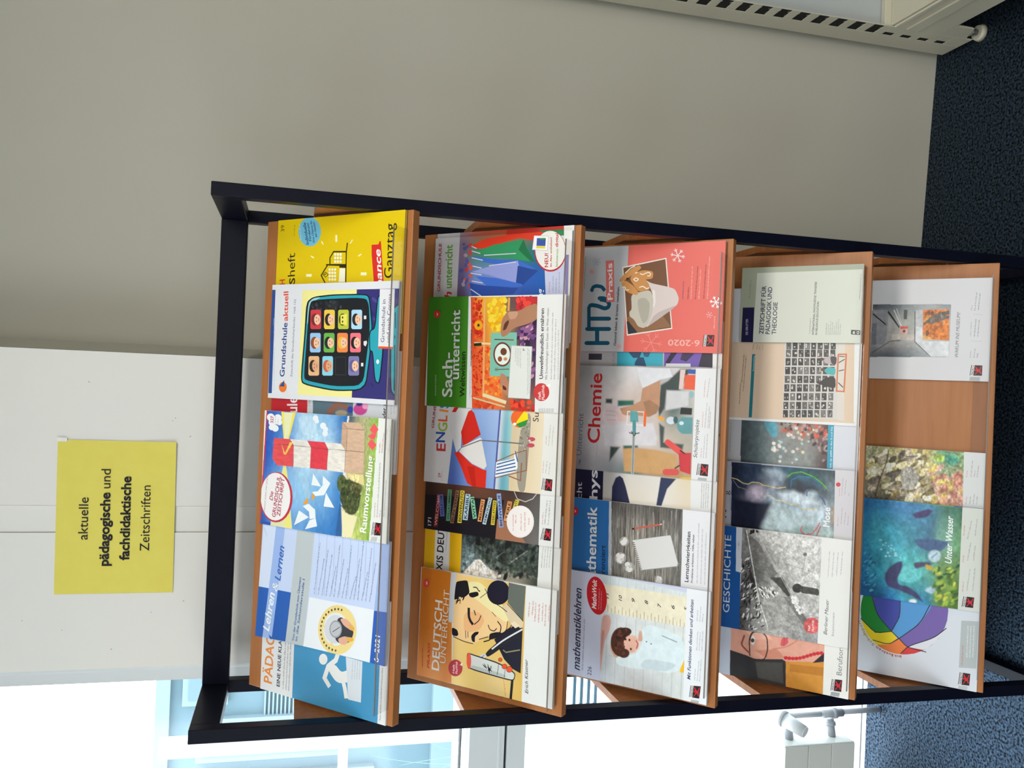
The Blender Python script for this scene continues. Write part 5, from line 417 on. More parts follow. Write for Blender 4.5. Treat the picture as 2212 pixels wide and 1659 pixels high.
('p','#d8c0bc',[206.7,77.9,206.9,67.5,169.5,72.2,169.2,79.5],1),('e','#8ab0b4',160.1,54,0.2,-4.9,-6.8,-0.2,1),('p','#e0b030',[2.1,70.3,3,48.1,-2,48.3,-2.9,69.1],1),('n',0.05,12,12,[-0.5,293.4,212,293.9,208.5,46.8,-3,48.3],15),('t','#66666c','Unterricht',27.3,279.3,112.9,277.5,12.9,0,0),('t','#b3262c','Chemie',54.4,240.6,194.7,240.4,27.2,1,0),('d','#7a7a82',26.9,245,52.5,243.8,1.8),('t','#3a3a40','198',9.2,280,18.9,279.4,4.2,1,0),('p','#dadbde',[228.5,47.6,229.6,-13.1,-16.2,-11.2,-4,48.2]),('t','#2c2c30','Schülerprojekte',41.2,38.6,113.2,37,7.8,0,1),('d','#c03a40',42.5,30.4,62.5,29.4,1.81),('d','#c03a40',99.3,29.9,129.2,29.5,1.8),('d','#c03a40',156.1,28.6,189,27.9,1.8),('d','#66666a',41.9,25.5,85.7,24.3,1.81),('d','#66666a',41.9,20.4,88,19.3,1.81),('d','#66666a',98.6,24.8,145.5,22.7,1.8),('d','#66666a',98.3,19.3,139.7,17.8,1.8),('d','#66666a',155.4,23.1,193.3,19.2,1.8),('d','#66666a',98.5,16.1,131.9,15.4,1.8),
('p','#1a1a1c',[9.3,38.5,31.1,36.1,31,34.9,9.3,37.1]),('p','#d8d8d8',[9.7,37.1,31,34.9,31,30,9.5,31.8]),('t','#1c1c1e','FRIEDRICH',10,32.4,30.1,30.7,3.5,1,0),('p','#1c1a1c',[9,31.8,31,30,30.7,15.9,8.5,16.4]),('p','#c01c2c',[11.2,29.9,16.6,25.8,21,26.6,27.6,29,28.7,27.7,23.1,24,22,21.3,29,18.8,27.6,17.4,19.7,19.5,14.1,17.3,11.2,18.5,17.1,22.1,16.7,23.9,10.7,28.1]),('e','#c01c2c',20.4,28.3,0.1,-1.5,-1.7,0),('p','#a8acb0',[-0.9,36,4.9,34.6,4.8,17.9,-1.3,18.6]),]),
dict(i=2,u=0.073,v=0.0115,w=0.21,h=0.297,t=0.0052,th=0.004,rot=0,res=0,bg='#a9aaae',label='magazine sliver with turquoise and violet picture panels between two wider magazines',curl=0,page='#d8d6d0',ops=[
('t','#3a3a46','1',133.6,245.1,146.1,245.2,31.2,0,0),('p','#3aa2b8',[226.8,214.7,226.1,118.1,124.1,115.8,122.6,211.4]),('p','#2a4a68',[150,187.9,150.4,160.4,139.5,164.1,138.9,177.8]),('p','#2a4a68',[131.1,173.2,139.9,167.7,140.1,155.7,122.9,149.4,124.3,174.2]),('p','#34607c',[149.9,157.6,150.1,142.2,140.7,146,141.7,154.8]),('p','#6c54a4',[226,115.4,225.3,20.7,124.1,18,123.8,113.1]),('p','#2c2636',[153.2,38.2,153.6,17.7,123.4,17.6,124.6,44.8]),('p','#2c2636',[150.4,99.6,150.6,87.5,129,102.7,130.8,110.9]),('p','#3a3050',[150.7,77.5,149.2,53.7,133.6,68.8,137.2,80.9]),('p','#d0d2d4',[129.3,108.4,130,60.4,123.7,60.1,123,110.6]),('t','#8a8a90','NATUR',114.5,215.4,148.6,216.4,6.5,0,0),('p','#dcdcdc',[225.3,20.3,225,-21.9,94.7,-27.2,93.2,16.7]),]),
dict(i=2,u=0.2232,v=0.0115,w=0.21,h=0.297,t=0.0122,th=0.006,rot=0,res=0,bg='#da675e',label='coral magazine with a white mug and gingerbread, right end of the middle shelf',curl=0,page='#d8d6d0',ops=[
('p','#b4b6ba',[220.4,308.1,214.8,193.9,-11.6,196.2,-13.5,297.5]),('l','#14506a',8.1,[16.4,277.4,16.9,230.3]),('l','#14506a',8.1,[44.9,277.1,45,228.5]),('l','#14506a',9.3,[43.9,254.8,16.6,253.6]),('l','#14506a',7.65,[44.9,273.1,90.7,275.1]),('l','#14506a',8.15,[65.8,272.9,65.6,229.4]),('l','#14506a',8.15,[89.6,275.1,93.6,270.3,91.4,255.1,85.8,240.6,88.1,232.6,95.1,230,101.9,235.8,104.5,251.3],0,1),('l','#14506a',8.01,[107,252.5,106.4,241.5,100.2,233.5],0,1),('l','#14506a',7.25,[123.5,269.9,129.5,267.9,132,260.3,129.7,248,121.5,241.5],0,1),('e','#14506a',16.4,277.4,0.1,-4.3,-3.9,-0.2),('e','#14506a',16.9,230.3,0,-4.2,-3.8,-0.2),('e','#14506a',44.9,277.1,0,-4.3,-3.9,-0.2),('e','#14506a',45,228.5,0,-4.2,-3.8,-0.2),('e','#14506a',65.6,229.4,0,-4.1,-3.8,-0.2),('e','#14506a',123.5,269.9,-0.1,-4.2,-3.9,-0.2),('e','#14506a',106.6,252.5,-0.1,-4.2,-3.9,-0.2),('p','#d2706c',[181.7,242,182.2,224.5,98.8,219.1,98.5,237]),
('t','#eae0e0','Praxis',103.3,223.7,176.8,228.2,11.3,1,0),('t','#1e1e24','Gesund leben & kreativ gestalten',11.7,212.7,128.2,210.1,5.2,1,0),('d','#44464c',127.1,286.2,192.8,286,2.3),('l','#98a2b4',1.25,[180.3,261.8,178.5,253]),('l','#98a2b4',1,[179.2,256.5,180.5,253.9]),('l','#98a2b4',1,[179.2,256.5,177,254.4]),('l','#98a2b4',1.25,[180.3,261.8,172.5,258.4]),('l','#98a2b4',1.05,[175.6,259.7,174.1,257]),('l','#98a2b4',1.05,[175.6,259.7,173,260.7]),('l','#98a2b4',1.25,[180.3,261.8,174.2,267.2]),('l','#98a2b4',1,[176.7,265,173.8,264.9]),('l','#98a2b4',1,[176.7,265,176.3,268.1]),('l','#98a2b4',1.25,[180.3,261.8,182,270.6]),('l','#98a2b4',1,[181.3,267.1,180,269.7]),('l','#98a2b4',1,[181.3,267.1,183.6,269.2]),('l','#98a2b4',1.25,[180.3,261.8,188,265.2]),('l','#98a2b4',1.05,[184.9,263.8,186.4,266.6]),('l','#98a2b4',1.05,[184.9,263.8,187.5,262.8]),('l','#98a2b4',1.25,[180.3,261.8,186.3,256.3]),('l','#98a2b4',1,[183.9,258.5,186.7,258.6]),
('l','#98a2b4',1,[183.9,258.5,184.2,255.5]),('l','#d48482',1.25,[160.7,271.6,159.6,265.8]),('l','#d48482',1,[160.1,268.1,160.9,266.4]),('l','#d48482',1,[160.1,268.1,158.6,266.8]),('l','#d48482',1.25,[160.7,271.6,155.7,269.4]),('l','#d48482',1.05,[157.7,270.2,156.7,268.4]),('l','#d48482',1.05,[157.7,270.2,156,270.9]),('l','#d48482',1.25,[160.7,271.6,156.8,275.1]),('l','#d48482',1,[158.4,273.7,156.5,273.6]),('l','#d48482',1,[158.4,273.7,158.1,275.7]),('l','#d48482',1.25,[160.7,271.6,161.8,277.3]),('l','#d48482',1.05,[161.4,275,160.5,276.8]),('l','#d48482',1.05,[161.4,275,162.8,276.4]),('l','#d48482',1.25,[160.7,271.6,165.8,273.8]),('l','#d48482',1.05,[163.7,272.9,164.7,274.7]),('l','#d48482',1.05,[163.7,272.9,165.5,272.3]),('l','#d48482',1.25,[160.7,271.6,164.6,268]),('l','#d48482',1.05,[163.1,269.4,164.9,269.5]),('l','#d48482',1.05,[163.1,269.4,163.3,267.5]),('l','#d48a88',1.25,[10.1,205.7,9.4,200.6]),
('l','#d48a88',0.95,[9.7,202.7,10.5,201.1]),('l','#d48a88',0.95,[9.7,202.7,8.4,201.4]),('l','#d48a88',1.25,[10.1,205.7,5.7,203.8]),('l','#d48a88',1.01,[7.5,204.5,6.6,202.9]),('l','#d48a88',1.01,[7.5,204.5,5.9,205.1]),('l','#d48a88',1.25,[10.1,205.7,6.4,208.9]),('l','#d48a88',1,[7.9,207.6,6.2,207.5]),('l','#d48a88',1,[7.9,207.6,7.6,209.4]),('l','#d48a88',1.25,[10.1,205.7,10.9,210.8]),('l','#d48a88',1,[10.6,208.8,9.7,210.3]),('l','#d48a88',1,[10.6,208.8,11.9,210]),('l','#d48a88',1.25,[10.1,205.7,14.6,207.7]),('l','#d48a88',1,[12.8,206.9,13.6,208.5]),('l','#d48a88',1,[12.8,206.9,14.4,206.3]),('l','#d48a88',1.25,[10.1,205.7,13.8,202.6]),('l','#d48a88',1.01,[12.4,203.8,14,203.9]),('l','#d48a88',1.01,[12.4,203.8,12.7,202.1]),('l','#e28a84',1.4,[18.7,138.7,15.2,115.9]),('l','#e28a84',1.1,[16.6,125,20.5,118.2]),('l','#e28a84',1.1,[16.6,125,10.8,119.6]),('l','#e28a84',1.4,[18.7,138.7,-1.7,129.9]),
('l','#e28a84',1.1,[6.5,133.4,2.8,126.2]),('l','#e28a84',1.1,[6.5,133.4,-0.7,135.9]),('l','#e28a84',1.4,[18.7,138.7,1.8,152.9]),('l','#e28a84',1.1,[8.6,147.2,0.9,146.8]),('l','#e28a84',1.1,[8.6,147.2,7.2,155.1]),('l','#e28a84',1.4,[18.7,138.7,22.4,161.7]),('l','#e28a84',1.1,[20.9,152.5,17,159.4]),('l','#e28a84',1.1,[20.9,152.5,26.8,158]),('l','#e28a84',1.4,[18.7,138.7,39.3,147.5]),('l','#e28a84',1.15,[31,143.9,34.8,151.2]),('l','#e28a84',1.15,[31,143.9,38.3,141.5]),('l','#e28a84',1.4,[18.7,138.7,35.6,124.6]),('l','#e28a84',1.05,[28.9,130.2,36.5,130.5]),('l','#e28a84',1.05,[28.9,130.2,30.2,122.3]),('p','#ded6ce',[168,205.8,182.6,114.5,45.4,96.6,31.5,190]),('p','#704c34',[165.7,203.1,179.9,116.5,47.5,99.1,34.7,187.8]),('p','#8a6244',[67.8,191.1,94.9,137.8,50,99.6,37.2,172.8]),('p','#2a2e34',[59.9,191.6,58.9,186.5,38.2,167.6,34.9,187.6]),('p','#cfc2c0',[141.7,156.8,134.1,143.6,126.4,108.5,121.6,94.2,103.8,85.8,91.9,88.5,81.8,100.1,56.8,136.2,46.5,152.7,75.4,139.4,102.7,136.5,124.3,144.2],0.3,1),
('p','#b8aaa8',[75.3,132.8,91.9,88.9,81.8,100.1,56.8,136.2,49,148.2],0.3,1),('p','#e0d6d4',[122.3,141,120.2,134.8,94.8,132.6,83.2,137.3],0.3,1),('p','#beb9ac',[112.4,184.6,117.4,167.9,121.4,144.7,102.7,136.9,75.4,139,53.9,146.4,46.5,154.4,49.6,167.1,63.8,176.1,69.8,185.9,78.7,186.9,83.6,181.6],0.3,1),('p','#a8a498',[103.2,171.5,106.9,154.9,95,144,63.7,146.8,53.9,156.8,75.6,166.1],0.3,1),('p','#c48a50',[141.4,211.9,155.4,199.2,166.7,180.6,170.6,169.2,164.5,164.5,154.7,178,147.2,190.3,137.3,205.9],0.3,1),('p','#c48a50',[134.5,207.8,141.9,198.6,131.1,181.2,117,168.3,111.5,171.9,112.8,178.2,117.5,193.3],0.3,1),('p','#c48a50',[154.8,180.9,160.5,161.4,157.4,140.1,142.8,140.3,141.9,156.4,134.2,148.8,122,144.8,118,167.9,127,176.7,144.2,189.1],0.3,1),('e','#3c2410',144.3,193.4,-0.1,-3,-2,-0.1,0.3),('l','#eee2d0',1.85,[154,167.4,151.1,162,154,155.9,155.8,149.7,152.5,145.2,148.3,147.1,148.8,152.1],0.3,1),
('l','#eee2d0',1.85,[126.4,167.9,129,161.1,125.6,155.7,123.5,152.5,125.4,147.8],0.3,1),('l','#eee2d0',1.85,[142.5,180.8,145.8,175.9,142.6,169.8,138.4,174.7,142.5,180.8],0.3,1),('l','#eee2d0',1.9,[155.4,199.2,165.9,186.9,168.6,178.6],0.3,1),('l','#eee2d0',1.85,[127.6,203.4,128.5,198.1,121.5,195.6,122.4,189.3],0.3,1),('l','#eee2d0',1.85,[154.7,178,156.5,172.8],0.3,1),('l','#e2cccc',1.75,[185.7,91.9,182.7,77.6]),('l','#e2cccc',1.4,[183.9,83.3,186.2,79.1]),('l','#e2cccc',1.4,[183.9,83.3,180.1,79.9]),('l','#e2cccc',1.75,[185.7,91.9,172.5,86.4]),('l','#e2cccc',1.35,[177.8,88.6,175.2,84.1]),('l','#e2cccc',1.35,[177.8,88.6,173.3,90.1]),('l','#e2cccc',1.75,[185.7,91.9,175.4,100.7]),('l','#e2cccc',1.4,[179.5,97.2,174.7,97]),('l','#e2cccc',1.4,[179.5,97.2,178.9,102.2]),('l','#e2cccc',1.75,[185.7,91.9,188.7,106.3]),('l','#e2cccc',1.4,[187.5,100.5,185.3,104.8]),('l','#e2cccc',1.4,[187.5,100.5,191.4,103.9]),
('l','#e2cccc',1.75,[185.7,91.9,199,97.4]),('l','#e2cccc',1.4,[193.7,95.2,196.3,99.7]),('l','#e2cccc',1.4,[193.7,95.2,198.2,93.6]),('l','#e2cccc',1.75,[185.7,91.9,195.9,83.1]),('l','#e2cccc',1.4,[191.8,86.6,196.7,86.8]),('l','#e2cccc',1.4,[191.8,86.6,192.5,81.7]),('l','#e6e6f0',1.7,[95.1,13.8,92.9,2.1]),('l','#e6e6f0',1.35,[93.8,6.7,95.7,3.3]),('l','#e6e6f0',1.35,[93.8,6.7,90.6,4]),('l','#e6e6f0',1.7,[95.1,13.8,84.1,9.3]),('l','#e6e6f0',1.3,[88.5,11.1,86.4,7.4]),('l','#e6e6f0',1.3,[88.5,11.1,84.7,12.3]),('l','#e6e6f0',1.7,[95.1,13.8,86.2,21]),('l','#e6e6f0',1.35,[89.8,18.1,85.7,17.9]),('l','#e6e6f0',1.35,[89.8,18.1,89.1,22.2]),('l','#e6e6f0',1.7,[95.1,13.8,97.3,25.6]),('l','#e6e6f0',1.35,[96.4,20.8,94.4,24.4]),('l','#e6e6f0',1.35,[96.4,20.8,99.6,23.6]),('l','#e6e6f0',1.7,[95.1,13.8,106.1,18.3]),('l','#e6e6f0',1.35,[101.7,16.5,103.8,20.2]),('l','#e6e6f0',1.35,[101.7,16.5,105.5,15.2]),('l','#e6e6f0',1.7,[95.1,13.8,103.9,6.5]),
('l','#e6e6f0',1.35,[100.4,9.4,104.4,9.6]),('l','#e6e6f0',1.35,[100.4,9.4,101,5.4]),('l','#e29c98',1.1,[71.7,25.3,70.5,18.8]),('l','#e29c98',0.9,[71,21.4,72.1,19.4]),('l','#e29c98',0.9,[71,21.4,69.2,19.8]),('l','#e29c98',1.1,[71.7,25.3,65.6,22.8]),('l','#e29c98',0.9,[68,23.8,66.9,21.7]),('l','#e29c98',0.9,[68,23.8,65.9,24.5]),('l','#e29c98',1.1,[71.7,25.3,66.8,29.3]),('l','#e29c98',0.9,[68.7,27.7,66.5,27.6]),('l','#e29c98',0.9,[68.7,27.7,68.4,29.9]),('l','#e29c98',1.1,[71.7,25.3,72.8,31.8]),('l','#e29c98',0.9,[72.4,29.2,71.2,31.1]),('l','#e29c98',0.9,[72.4,29.2,74.1,30.7]),('l','#e29c98',1.1,[71.7,25.3,77.7,27.8]),('l','#e29c98',0.9,[75.3,26.8,76.4,28.8]),('l','#e29c98',0.9,[75.3,26.8,77.4,26.1]),('l','#e29c98',1.1,[71.7,25.3,76.5,21.3]),('l','#e29c98',0.9,[74.6,22.9,76.8,23]),('l','#e29c98',0.9,[74.6,22.9,75,20.6]),('t','#e8a8a0','6·2020',23.8,41.7,24.5,104.2,11.8,1,0),('d','#4a4a80',102.1,77.8,137.2,76.9,2.4),
('d','#eec8c0',101.8,61.2,164.4,61.2,2.3),('d','#5a2c34',101.9,67.5,126.4,66.5,2.3),('d','#5a2c34',101.7,52.7,164,50.4,2.4),('d','#eec8c0',101.6,45.9,158.1,44.7,2.3),('d','#5a2c34',102,36.6,166.3,34.6,2.3),('d','#eec8c0',101.9,29.4,184.9,28.4,2.3),('d','#f0d8d4',46.2,14.6,72.5,13.8,2.3),('p','#1a1a1c',[12.5,35.9,34.1,34.1,34.1,32.9,12.5,34.7]),('p','#d8d8d8',[13,34.6,34.1,32.9,34,28.1,12.9,29.5]),('t','#1c1c1e','FRIEDRICH',13.4,30.1,33.2,28.8,3.4,1,0),('p','#1c1a1c',[12.5,29.6,34,28.1,33.8,14.1,12.4,14.8]),('p','#c01c2c',[14.6,27.7,20,23.9,24.3,24.6,30.8,27.1,31.8,25.8,26.4,22.1,25.3,19.5,32.2,17,30.9,15.6,23.2,17.7,17.8,15.6,15,16.8,20.6,20.3,20.2,22,14.2,26.1]),('e','#c01c2c',23.7,26.3,0,-1.5,-1.7,0),]),
dict(i=3,u=-0.4412,v=0.0115,w=0.21,h=0.297,t=0.005,th=0.004,rot=0,res=0.95,bg='#bac2d2',label='magazine with a close portrait of a face with glasses and red beads',curl=0,page='#d8d6d0',ops=[
('g',[-53.5,231,176.4,235.1,196.4,45.5,-36.8,46.4],[['#2a2a30','#cc9082','#d8a090','#d8a090'],['#3c3c3e','#d49888','#dca48c','#dca48c'],['#3a3836','#d09480','#dca284','#d89c80'],['#c08a3c','#d09070','#cc8a68','#d49a7c']]),('p','#d89f8c',[104.8,234,125.6,116.1,108.4,49.1,79.6,46.9,58.4,68.2,54.3,113.3,48.1,157.1,48.8,192.2,53.9,232],4),('p','#c88670',[60.8,182.6,71.8,138.3,57.3,123.1,48.1,157.1],4),('p','#e8b4a0',[103.1,214.7,107,164.4,89.8,148.9,83.4,183.5],4),('p','#2c2b2e',[52.1,234.5,47.4,199.7,43.3,181.9,48.1,157.1,53.9,127.9,50.3,120.9,-3.8,118.8,-10.4,232.7],0.8),('p','#484846',[38.2,181.6,46.5,127.6,5.1,123.5,6.7,175.4],0.8),('p','#cc8c36',[50.3,120.9,64.2,45.1,-7.7,46.5,-3.7,118.3],0.8),('p','#b87828',[46.9,113.1,52.9,47,35.8,47.5,32.2,112.5],0.8),('p','#241e2c',[57.6,69.4,83.2,47,64.7,46.3],0.8),('l','#2a2224',2.27,[48.6,193.2,81.1,196,97.3,190.3,101.7,171.7,92.7,160.1,68.2,157.4,49.8,161.6,44.7,166.9,42.3,186.8],0.8,1),
('l','#2a2224',3.03,[81.3,194.7,91.8,192.6,108.9,182,116.1,169.7],0.8,1),('e','#e4e0dc',81.2,188.4,0.8,-4.2,-10,-0.4,0.8),('e','#4a4440',80.4,188.9,0.7,-3.8,-4.3,-0.2,0.8),('l','#8a4c40',3.54,[86.8,206.4,67.9,212,59.5,202.7,53.5,194.4],0.8,1),('p','#cc5860',[97,130.5,99.6,119,88.3,117.1,79.7,126,79.8,133.3],0.8,1),('l','#a03c44',1.01,[96.6,125.9,81.6,126],0.8,1),('l','#b87464',1.51,[69.9,148.1,80.4,119.2,96.3,100.6],0.8,1),('e','#c42a34',57.7,121.2,0.8,-4.1,-3.7,-0.1,0.8),('e','#c42a34',58.2,114.2,0.8,-4.1,-3.7,-0.1,0.8),('e','#c42a34',59,107.3,0.8,-4.1,-3.6,-0.2,0.8),('e','#c42a34',60.5,100.4,0.8,-4.1,-3.6,-0.2,0.8),('e','#c42a34',62.8,93.5,0.8,-4,-3.6,-0.1,0.8),('e','#c42a34',65.8,86.7,0.8,-4,-3.7,-0.1,0.8),('e','#c42a34',69.2,80,0.8,-4,-3.6,-0.2,0.8),('e','#c42a34',72.7,73.3,0.8,-4,-3.6,-0.2,0.8),('e','#c42a34',76,66.6,0.7,-4,-3.7,-0.2,0.8),('e','#c42a34',78.6,59.9,0.8,-4,-3.6,-0.2,0.8),
('e','#c42a34',80.5,53.2,0.7,-3.9,-3.7,-0.2,0.8),('n',0.06,8,8,[-25.4,231.3,105.1,232.2,132.8,48.2,-3,47.2],22),('p','#dededa',[132.8,48.2,133.6,-22.6,-22.7,-15.1,-12.7,47.3]),('t','#77777c','Berufsorientierung',43.7,14,158.5,12,10.2,0,0),('p','#1a1a1c',[10.9,33.4,33.8,31.5,33.9,30.3,11,32.2]),('p','#d8d8d8',[11.4,32.1,33.9,30.3,34.3,25.7,11.7,27.3]),('t','#1c1c1e','FRIEDRICH',12.2,27.9,33.3,26.4,3.3,1,0),('p','#1c1a1c',[11.3,27.3,34.3,25.7,35.4,12.3,12.1,13.3]),('p','#c01c2c',[13.7,25.6,19.7,21.8,24.2,22.5,30.9,24.8,32.2,23.6,26.7,20,25.7,17.6,33.3,15.1,32,13.8,23.5,15.9,17.9,14,14.8,15.2,20.6,18.4,20,20,13.3,24]),('e','#c01c2c',23.4,24.1,0.3,-1.4,-1.8,0),('p','#9a9ea2',[0.5,33.4,8.8,31.9,9.6,15.9,1.7,17]),]),
dict(i=3,u=-0.3368,v=0.0115,w=0.21,h=0.297,t=0.0145,th=0.0045,rot=0,res=0.95,bg='#dededc',label='blue topped history magazine with a black and white photo',curl=0,page='#d8d6d0',ops=[
('p','#0f5096',[222.8,272.9,215.1,228,117.3,216.9,-6.7,213.9,-7.9,263.4]),('p','#c4ccd8',[214.9,229.5,214,216.2,117.4,216.3,118.4,226.6]),('g',[-3,214.5,210.9,216.1,208.3,58,-4.3,59.8],[['#404244','#4a4c4e','#6a6a6a','#8a8a8a'],['#9a9a98','#8c8c8a','#4c4c4c','#b8b8b6'],['#a8a8a6','#9c9c9a','#a4a4a2','#c8c8c6'],['#909090','#b0b0ae','#c4c4c2','#d0d0ce'],['#8a8c8e','#b4b4b2','#c8c8c6','#cecece']]),('p','#6c6c6a',[206.7,212.8,182.8,181.7,125.6,142.4,111.8,151.6,131.7,187.1,179.3,209.2],2),('p','#303030',[125.3,196.9,92.4,180.5,72.8,177.3,76.6,184.9,109.8,198.8],2),('p','#424240',[116.1,156.7,119.7,132.4,88,113.1,81.7,118.8,103.4,141.5],2),('p','#9c9c9a',[68.2,174.6,82.5,116.4,48.2,86.5,6.2,75.4,16,157.7],2),('p','#747472',[80.6,128.4,83.3,111.7,37.7,76.7,28.7,85.7],2),('l','#dcdcda',1.81,[204.8,207.7,67.8,177.1,16,157.7],2),('l','#b8b8b6',1,[202.2,187.4,83.3,111.7],2),('s',['#141416','#1e1e20','#dededc','#e4e4e2','#202022'],[153.1,215.2,155.1,200.6,110.9,191.3,72.8,177.3,10.2,162.4,2.5,212.2,102.1,216.2],120,5.15,1.3,30,31,0.3),
('s',['#ececea','#d0d0ce','#303030'],[92.8,178.1,96.9,151,89.3,136.1,76.2,140.4,71.1,172.2],50,3.24,1.5,-30,32,0.3),('s',['#e8e8e6','#d8d8d6'],[88.2,111.9,84.8,102.2,57.9,86.9,51.4,96.1,73.5,111.3],24,3.34,3.4,0,33,0.3),('s',['#1e1e20'],[208.4,199,208.8,185.2,200,184.8,199.4,199.9],10,3.03,2.3,0,34,0.3),('e','#343434',102.5,102.4,1.4,-9.5,-9.3,-0.4,1),('p','#464644',[108.7,98.3,107.7,68.8,107.2,61.1,93.5,60.1,95,76.5,93.7,95.4],1,1),('l','#8a8a88',0.95,[150,145.8,139.9,78.3],1,1),('l','#8a8a88',1,[127.7,94.3,172.6,88.9],1,1),('e','#6a6a68',172,89.9,0.5,-3.8,-3.9,-0.2,1),('e','#ca5c5c',33.2,71.8,2.7,-15.3,-16,-0.6,1),('n',0.35,7,6,[-3,214.5,210.9,216.1,208.3,58,-4.3,59.8],12),('n',0.25,2.5,2.5,[-3,214.5,210.9,216.1,208.3,58,-4.3,59.8],13),('t','#eccccc','Heft',22.3,74.2,33.1,74.6,4.8,1,0),('t','#eccccc','PlusWeb',22.4,66.7,44,68,4.7,1,0),('p','#eeeeee',[37.9,61.5,45.2,54.1,38.6,54.5,39.7,58]),
('p','#dededc',[232.5,58.9,241.3,-16.1,-5.3,-16.4,-10.3,59.6]),('t','#ccd2da','GESCHICHTE',30.6,236.9,191.3,239.3,14.1,0,0),('t','#404044','Berliner Mauer',20,42.5,89.2,41.4,7,0,1),('t','#8a8a8e','Stationen',19,29.6,65.6,30,4.2,0,0),('t','#555555','1 / 2021',165,221.3,180.3,221.4,3.6,0,0),('d','#7c8494',132.7,44.2,186.5,42.8,2.12),('d','#7c8494',135.3,36.3,186.6,34.8,2.12),('d','#7c8494',138,28.4,186.7,26.8,2.02),('d','#7c8494',140.6,20.5,186.8,18.9,2.12),]),
dict(i=3,u=-0.2018,v=0.0115,w=0.21,h=0.297,t=0.0092,th=0.0045,rot=0,res=0.95,bg='#a9adba',label='magazine with lightning and stormy sea waves, fourth shelf beside the history issue',curl=0,page='#d8d6d0',ops=[
('g',[29.2,239.7,207.6,245.2,207.5,39.7,35.9,37.7],[['#0e1630','#0e1630','#1a2a48','#16223e','#0e1830'],['#0c142c','#16263c','#8a88a0','#2c3c54','#2c3c54'],['#101c34','#3a5464','#74869a','#7c8898','#24384c'],['#8aa2a6','#a8bcc0','#9ab0c0','#24343f','#225468'],['#a8b8b8','#94a8a8','#bccad6','#3a4a54','#1f4048'],['#a8b4b4','#98aaa8','#8c98a0','#687880','#3a484e']]),('n',0.35,18,12,[29.2,239.7,207.6,245.2,207.5,39.7,35.9,37.7],9),('p','#0f1930',[133.9,242.2,132.5,194.2,132,159.5,104.8,164.5,74,181.6,71.2,239.7],14),('e','#a49cb0',149.3,192.8,1.9,-19.4,-17.6,-0.7,14),('e','#c0b4c4',149.3,192.8,1,-10.2,-9.9,-0.4,14),('p','#a8bac0',[136.3,157.6,125.4,125.2,118.3,97.5,115.8,66.5,91.5,69.4,73.8,115.3,73.1,171.3,80.4,179.8],14),('p','#c0ced8',[153.4,150.3,160.6,118.7,154.4,79.5,139.2,71.2,132.4,98,138.4,137.7],14),('p','#8898a8',[198,180.4,204.4,152.3,189.9,131.7,178.6,143.2,184.6,167.6],14),('e','#242e3c',171.1,93.7,2,-21.2,-15.1,-0.6,14),
('e','#34566a',181.6,88.3,-8.1,-21.2,-5.6,2.2,14),('e','#b8ccd4',158,83.5,0.9,-9.6,-5.2,-0.2,14),('e','#74908c',85.2,96.2,1.7,-13.5,-8,-0.3,14),('l','#cbb97a',1.9,[175.3,243.9,173.6,233.3,166.4,220.4,165.3,210,170.2,201.9,170.5,187.5,166.1,179.1,165.2,166.9,162.6,150.6,166.2,134.8],0.9),('l','#8a8680',1.2,[171.8,241.7,158.1,230.6,153.7,211.6],0.9),('l','#cbb97a',1.61,[143.7,176.2,146.3,164.1,138.8,153.7,137.4,137.6,131.5,121.5,134.8,113.8,126.7,103.7,125,91.9,130,72.8],0.9),('l','#4aa02c',2.41,[186.8,132,195.8,122.1,199.9,104.6,192.3,81,181.8,65.2,171.2,54.9],0.9),('l','#1f6c90',2.01,[167.2,123.9,181.5,123.5,190.9,108.1,190,84.7,178.8,65.1],0.9),('l','#2c4a94',1.6,[153.1,92,161.1,92.3,164.6,87.6],0.9),('l','#2c5490',1.96,[155.5,68,148.3,60.1,138.8,56],0.9),('l','#c03a4a',1.76,[91,98.4,81.9,101.9,75,92.9,79.3,78.5,89.2,71.2,101.9,65.6],0.9),('l','#c03a4a',1.76,[73.7,71,95.2,63.4],0.9),('p','#a89888',[134.1,44.4,138.6,38.9,99,39.3,104.3,45.2],0.9),
('n',0.28,8,6,[29.2,239.7,207.6,245.2,207.5,39.7,35.9,37.7],10),('t','#dfe3e8','Mose',95.7,46.7,134.2,46.7,13,1,0),('p','#c9c6cc',[233.6,40.7,237.8,-14.6,24.2,-19,35.9,37.3]),('t','#22242c','g',139.1,249.2,148.3,249.2,10.8,0,0),('e','#22242c',105.3,254.3,0.1,-1.3,-3,-0.2),('e','#22242c',92.7,253.7,0.1,-1.2,-2.1,0),('d','#d04a50',158.3,29.9,175.1,30,1.7),('d','#d04a50',100,30.9,117.8,30.7,1.71),('d','#77757c',159.8,25.7,195.4,24.3,1.71),('d','#77757c',162.3,20.2,192,18.5,1.71),('d','#77757c',161.1,12.7,168.9,12.5,1.71),('d','#77757c',104.7,24.6,138.3,23.6,1.61),('d','#77757c',105.3,19,129.1,17.1,1.71),('d','#77757c',104.1,12.5,121.9,11.8,1.61),('e','#c83a40',181.1,33.4,0.4,-4.4,-4.3,-0.1),]),
dict(i=3,u=-0.075,v=0.0115,w=0.21,h=0.297,t=0.0042,th=0.0035,rot=0,res=1.25,bg='#b2b4ba',label='magazine with blurred light spots over a crowd above a teal band',curl=0,page='#d8d6d0',ops=[
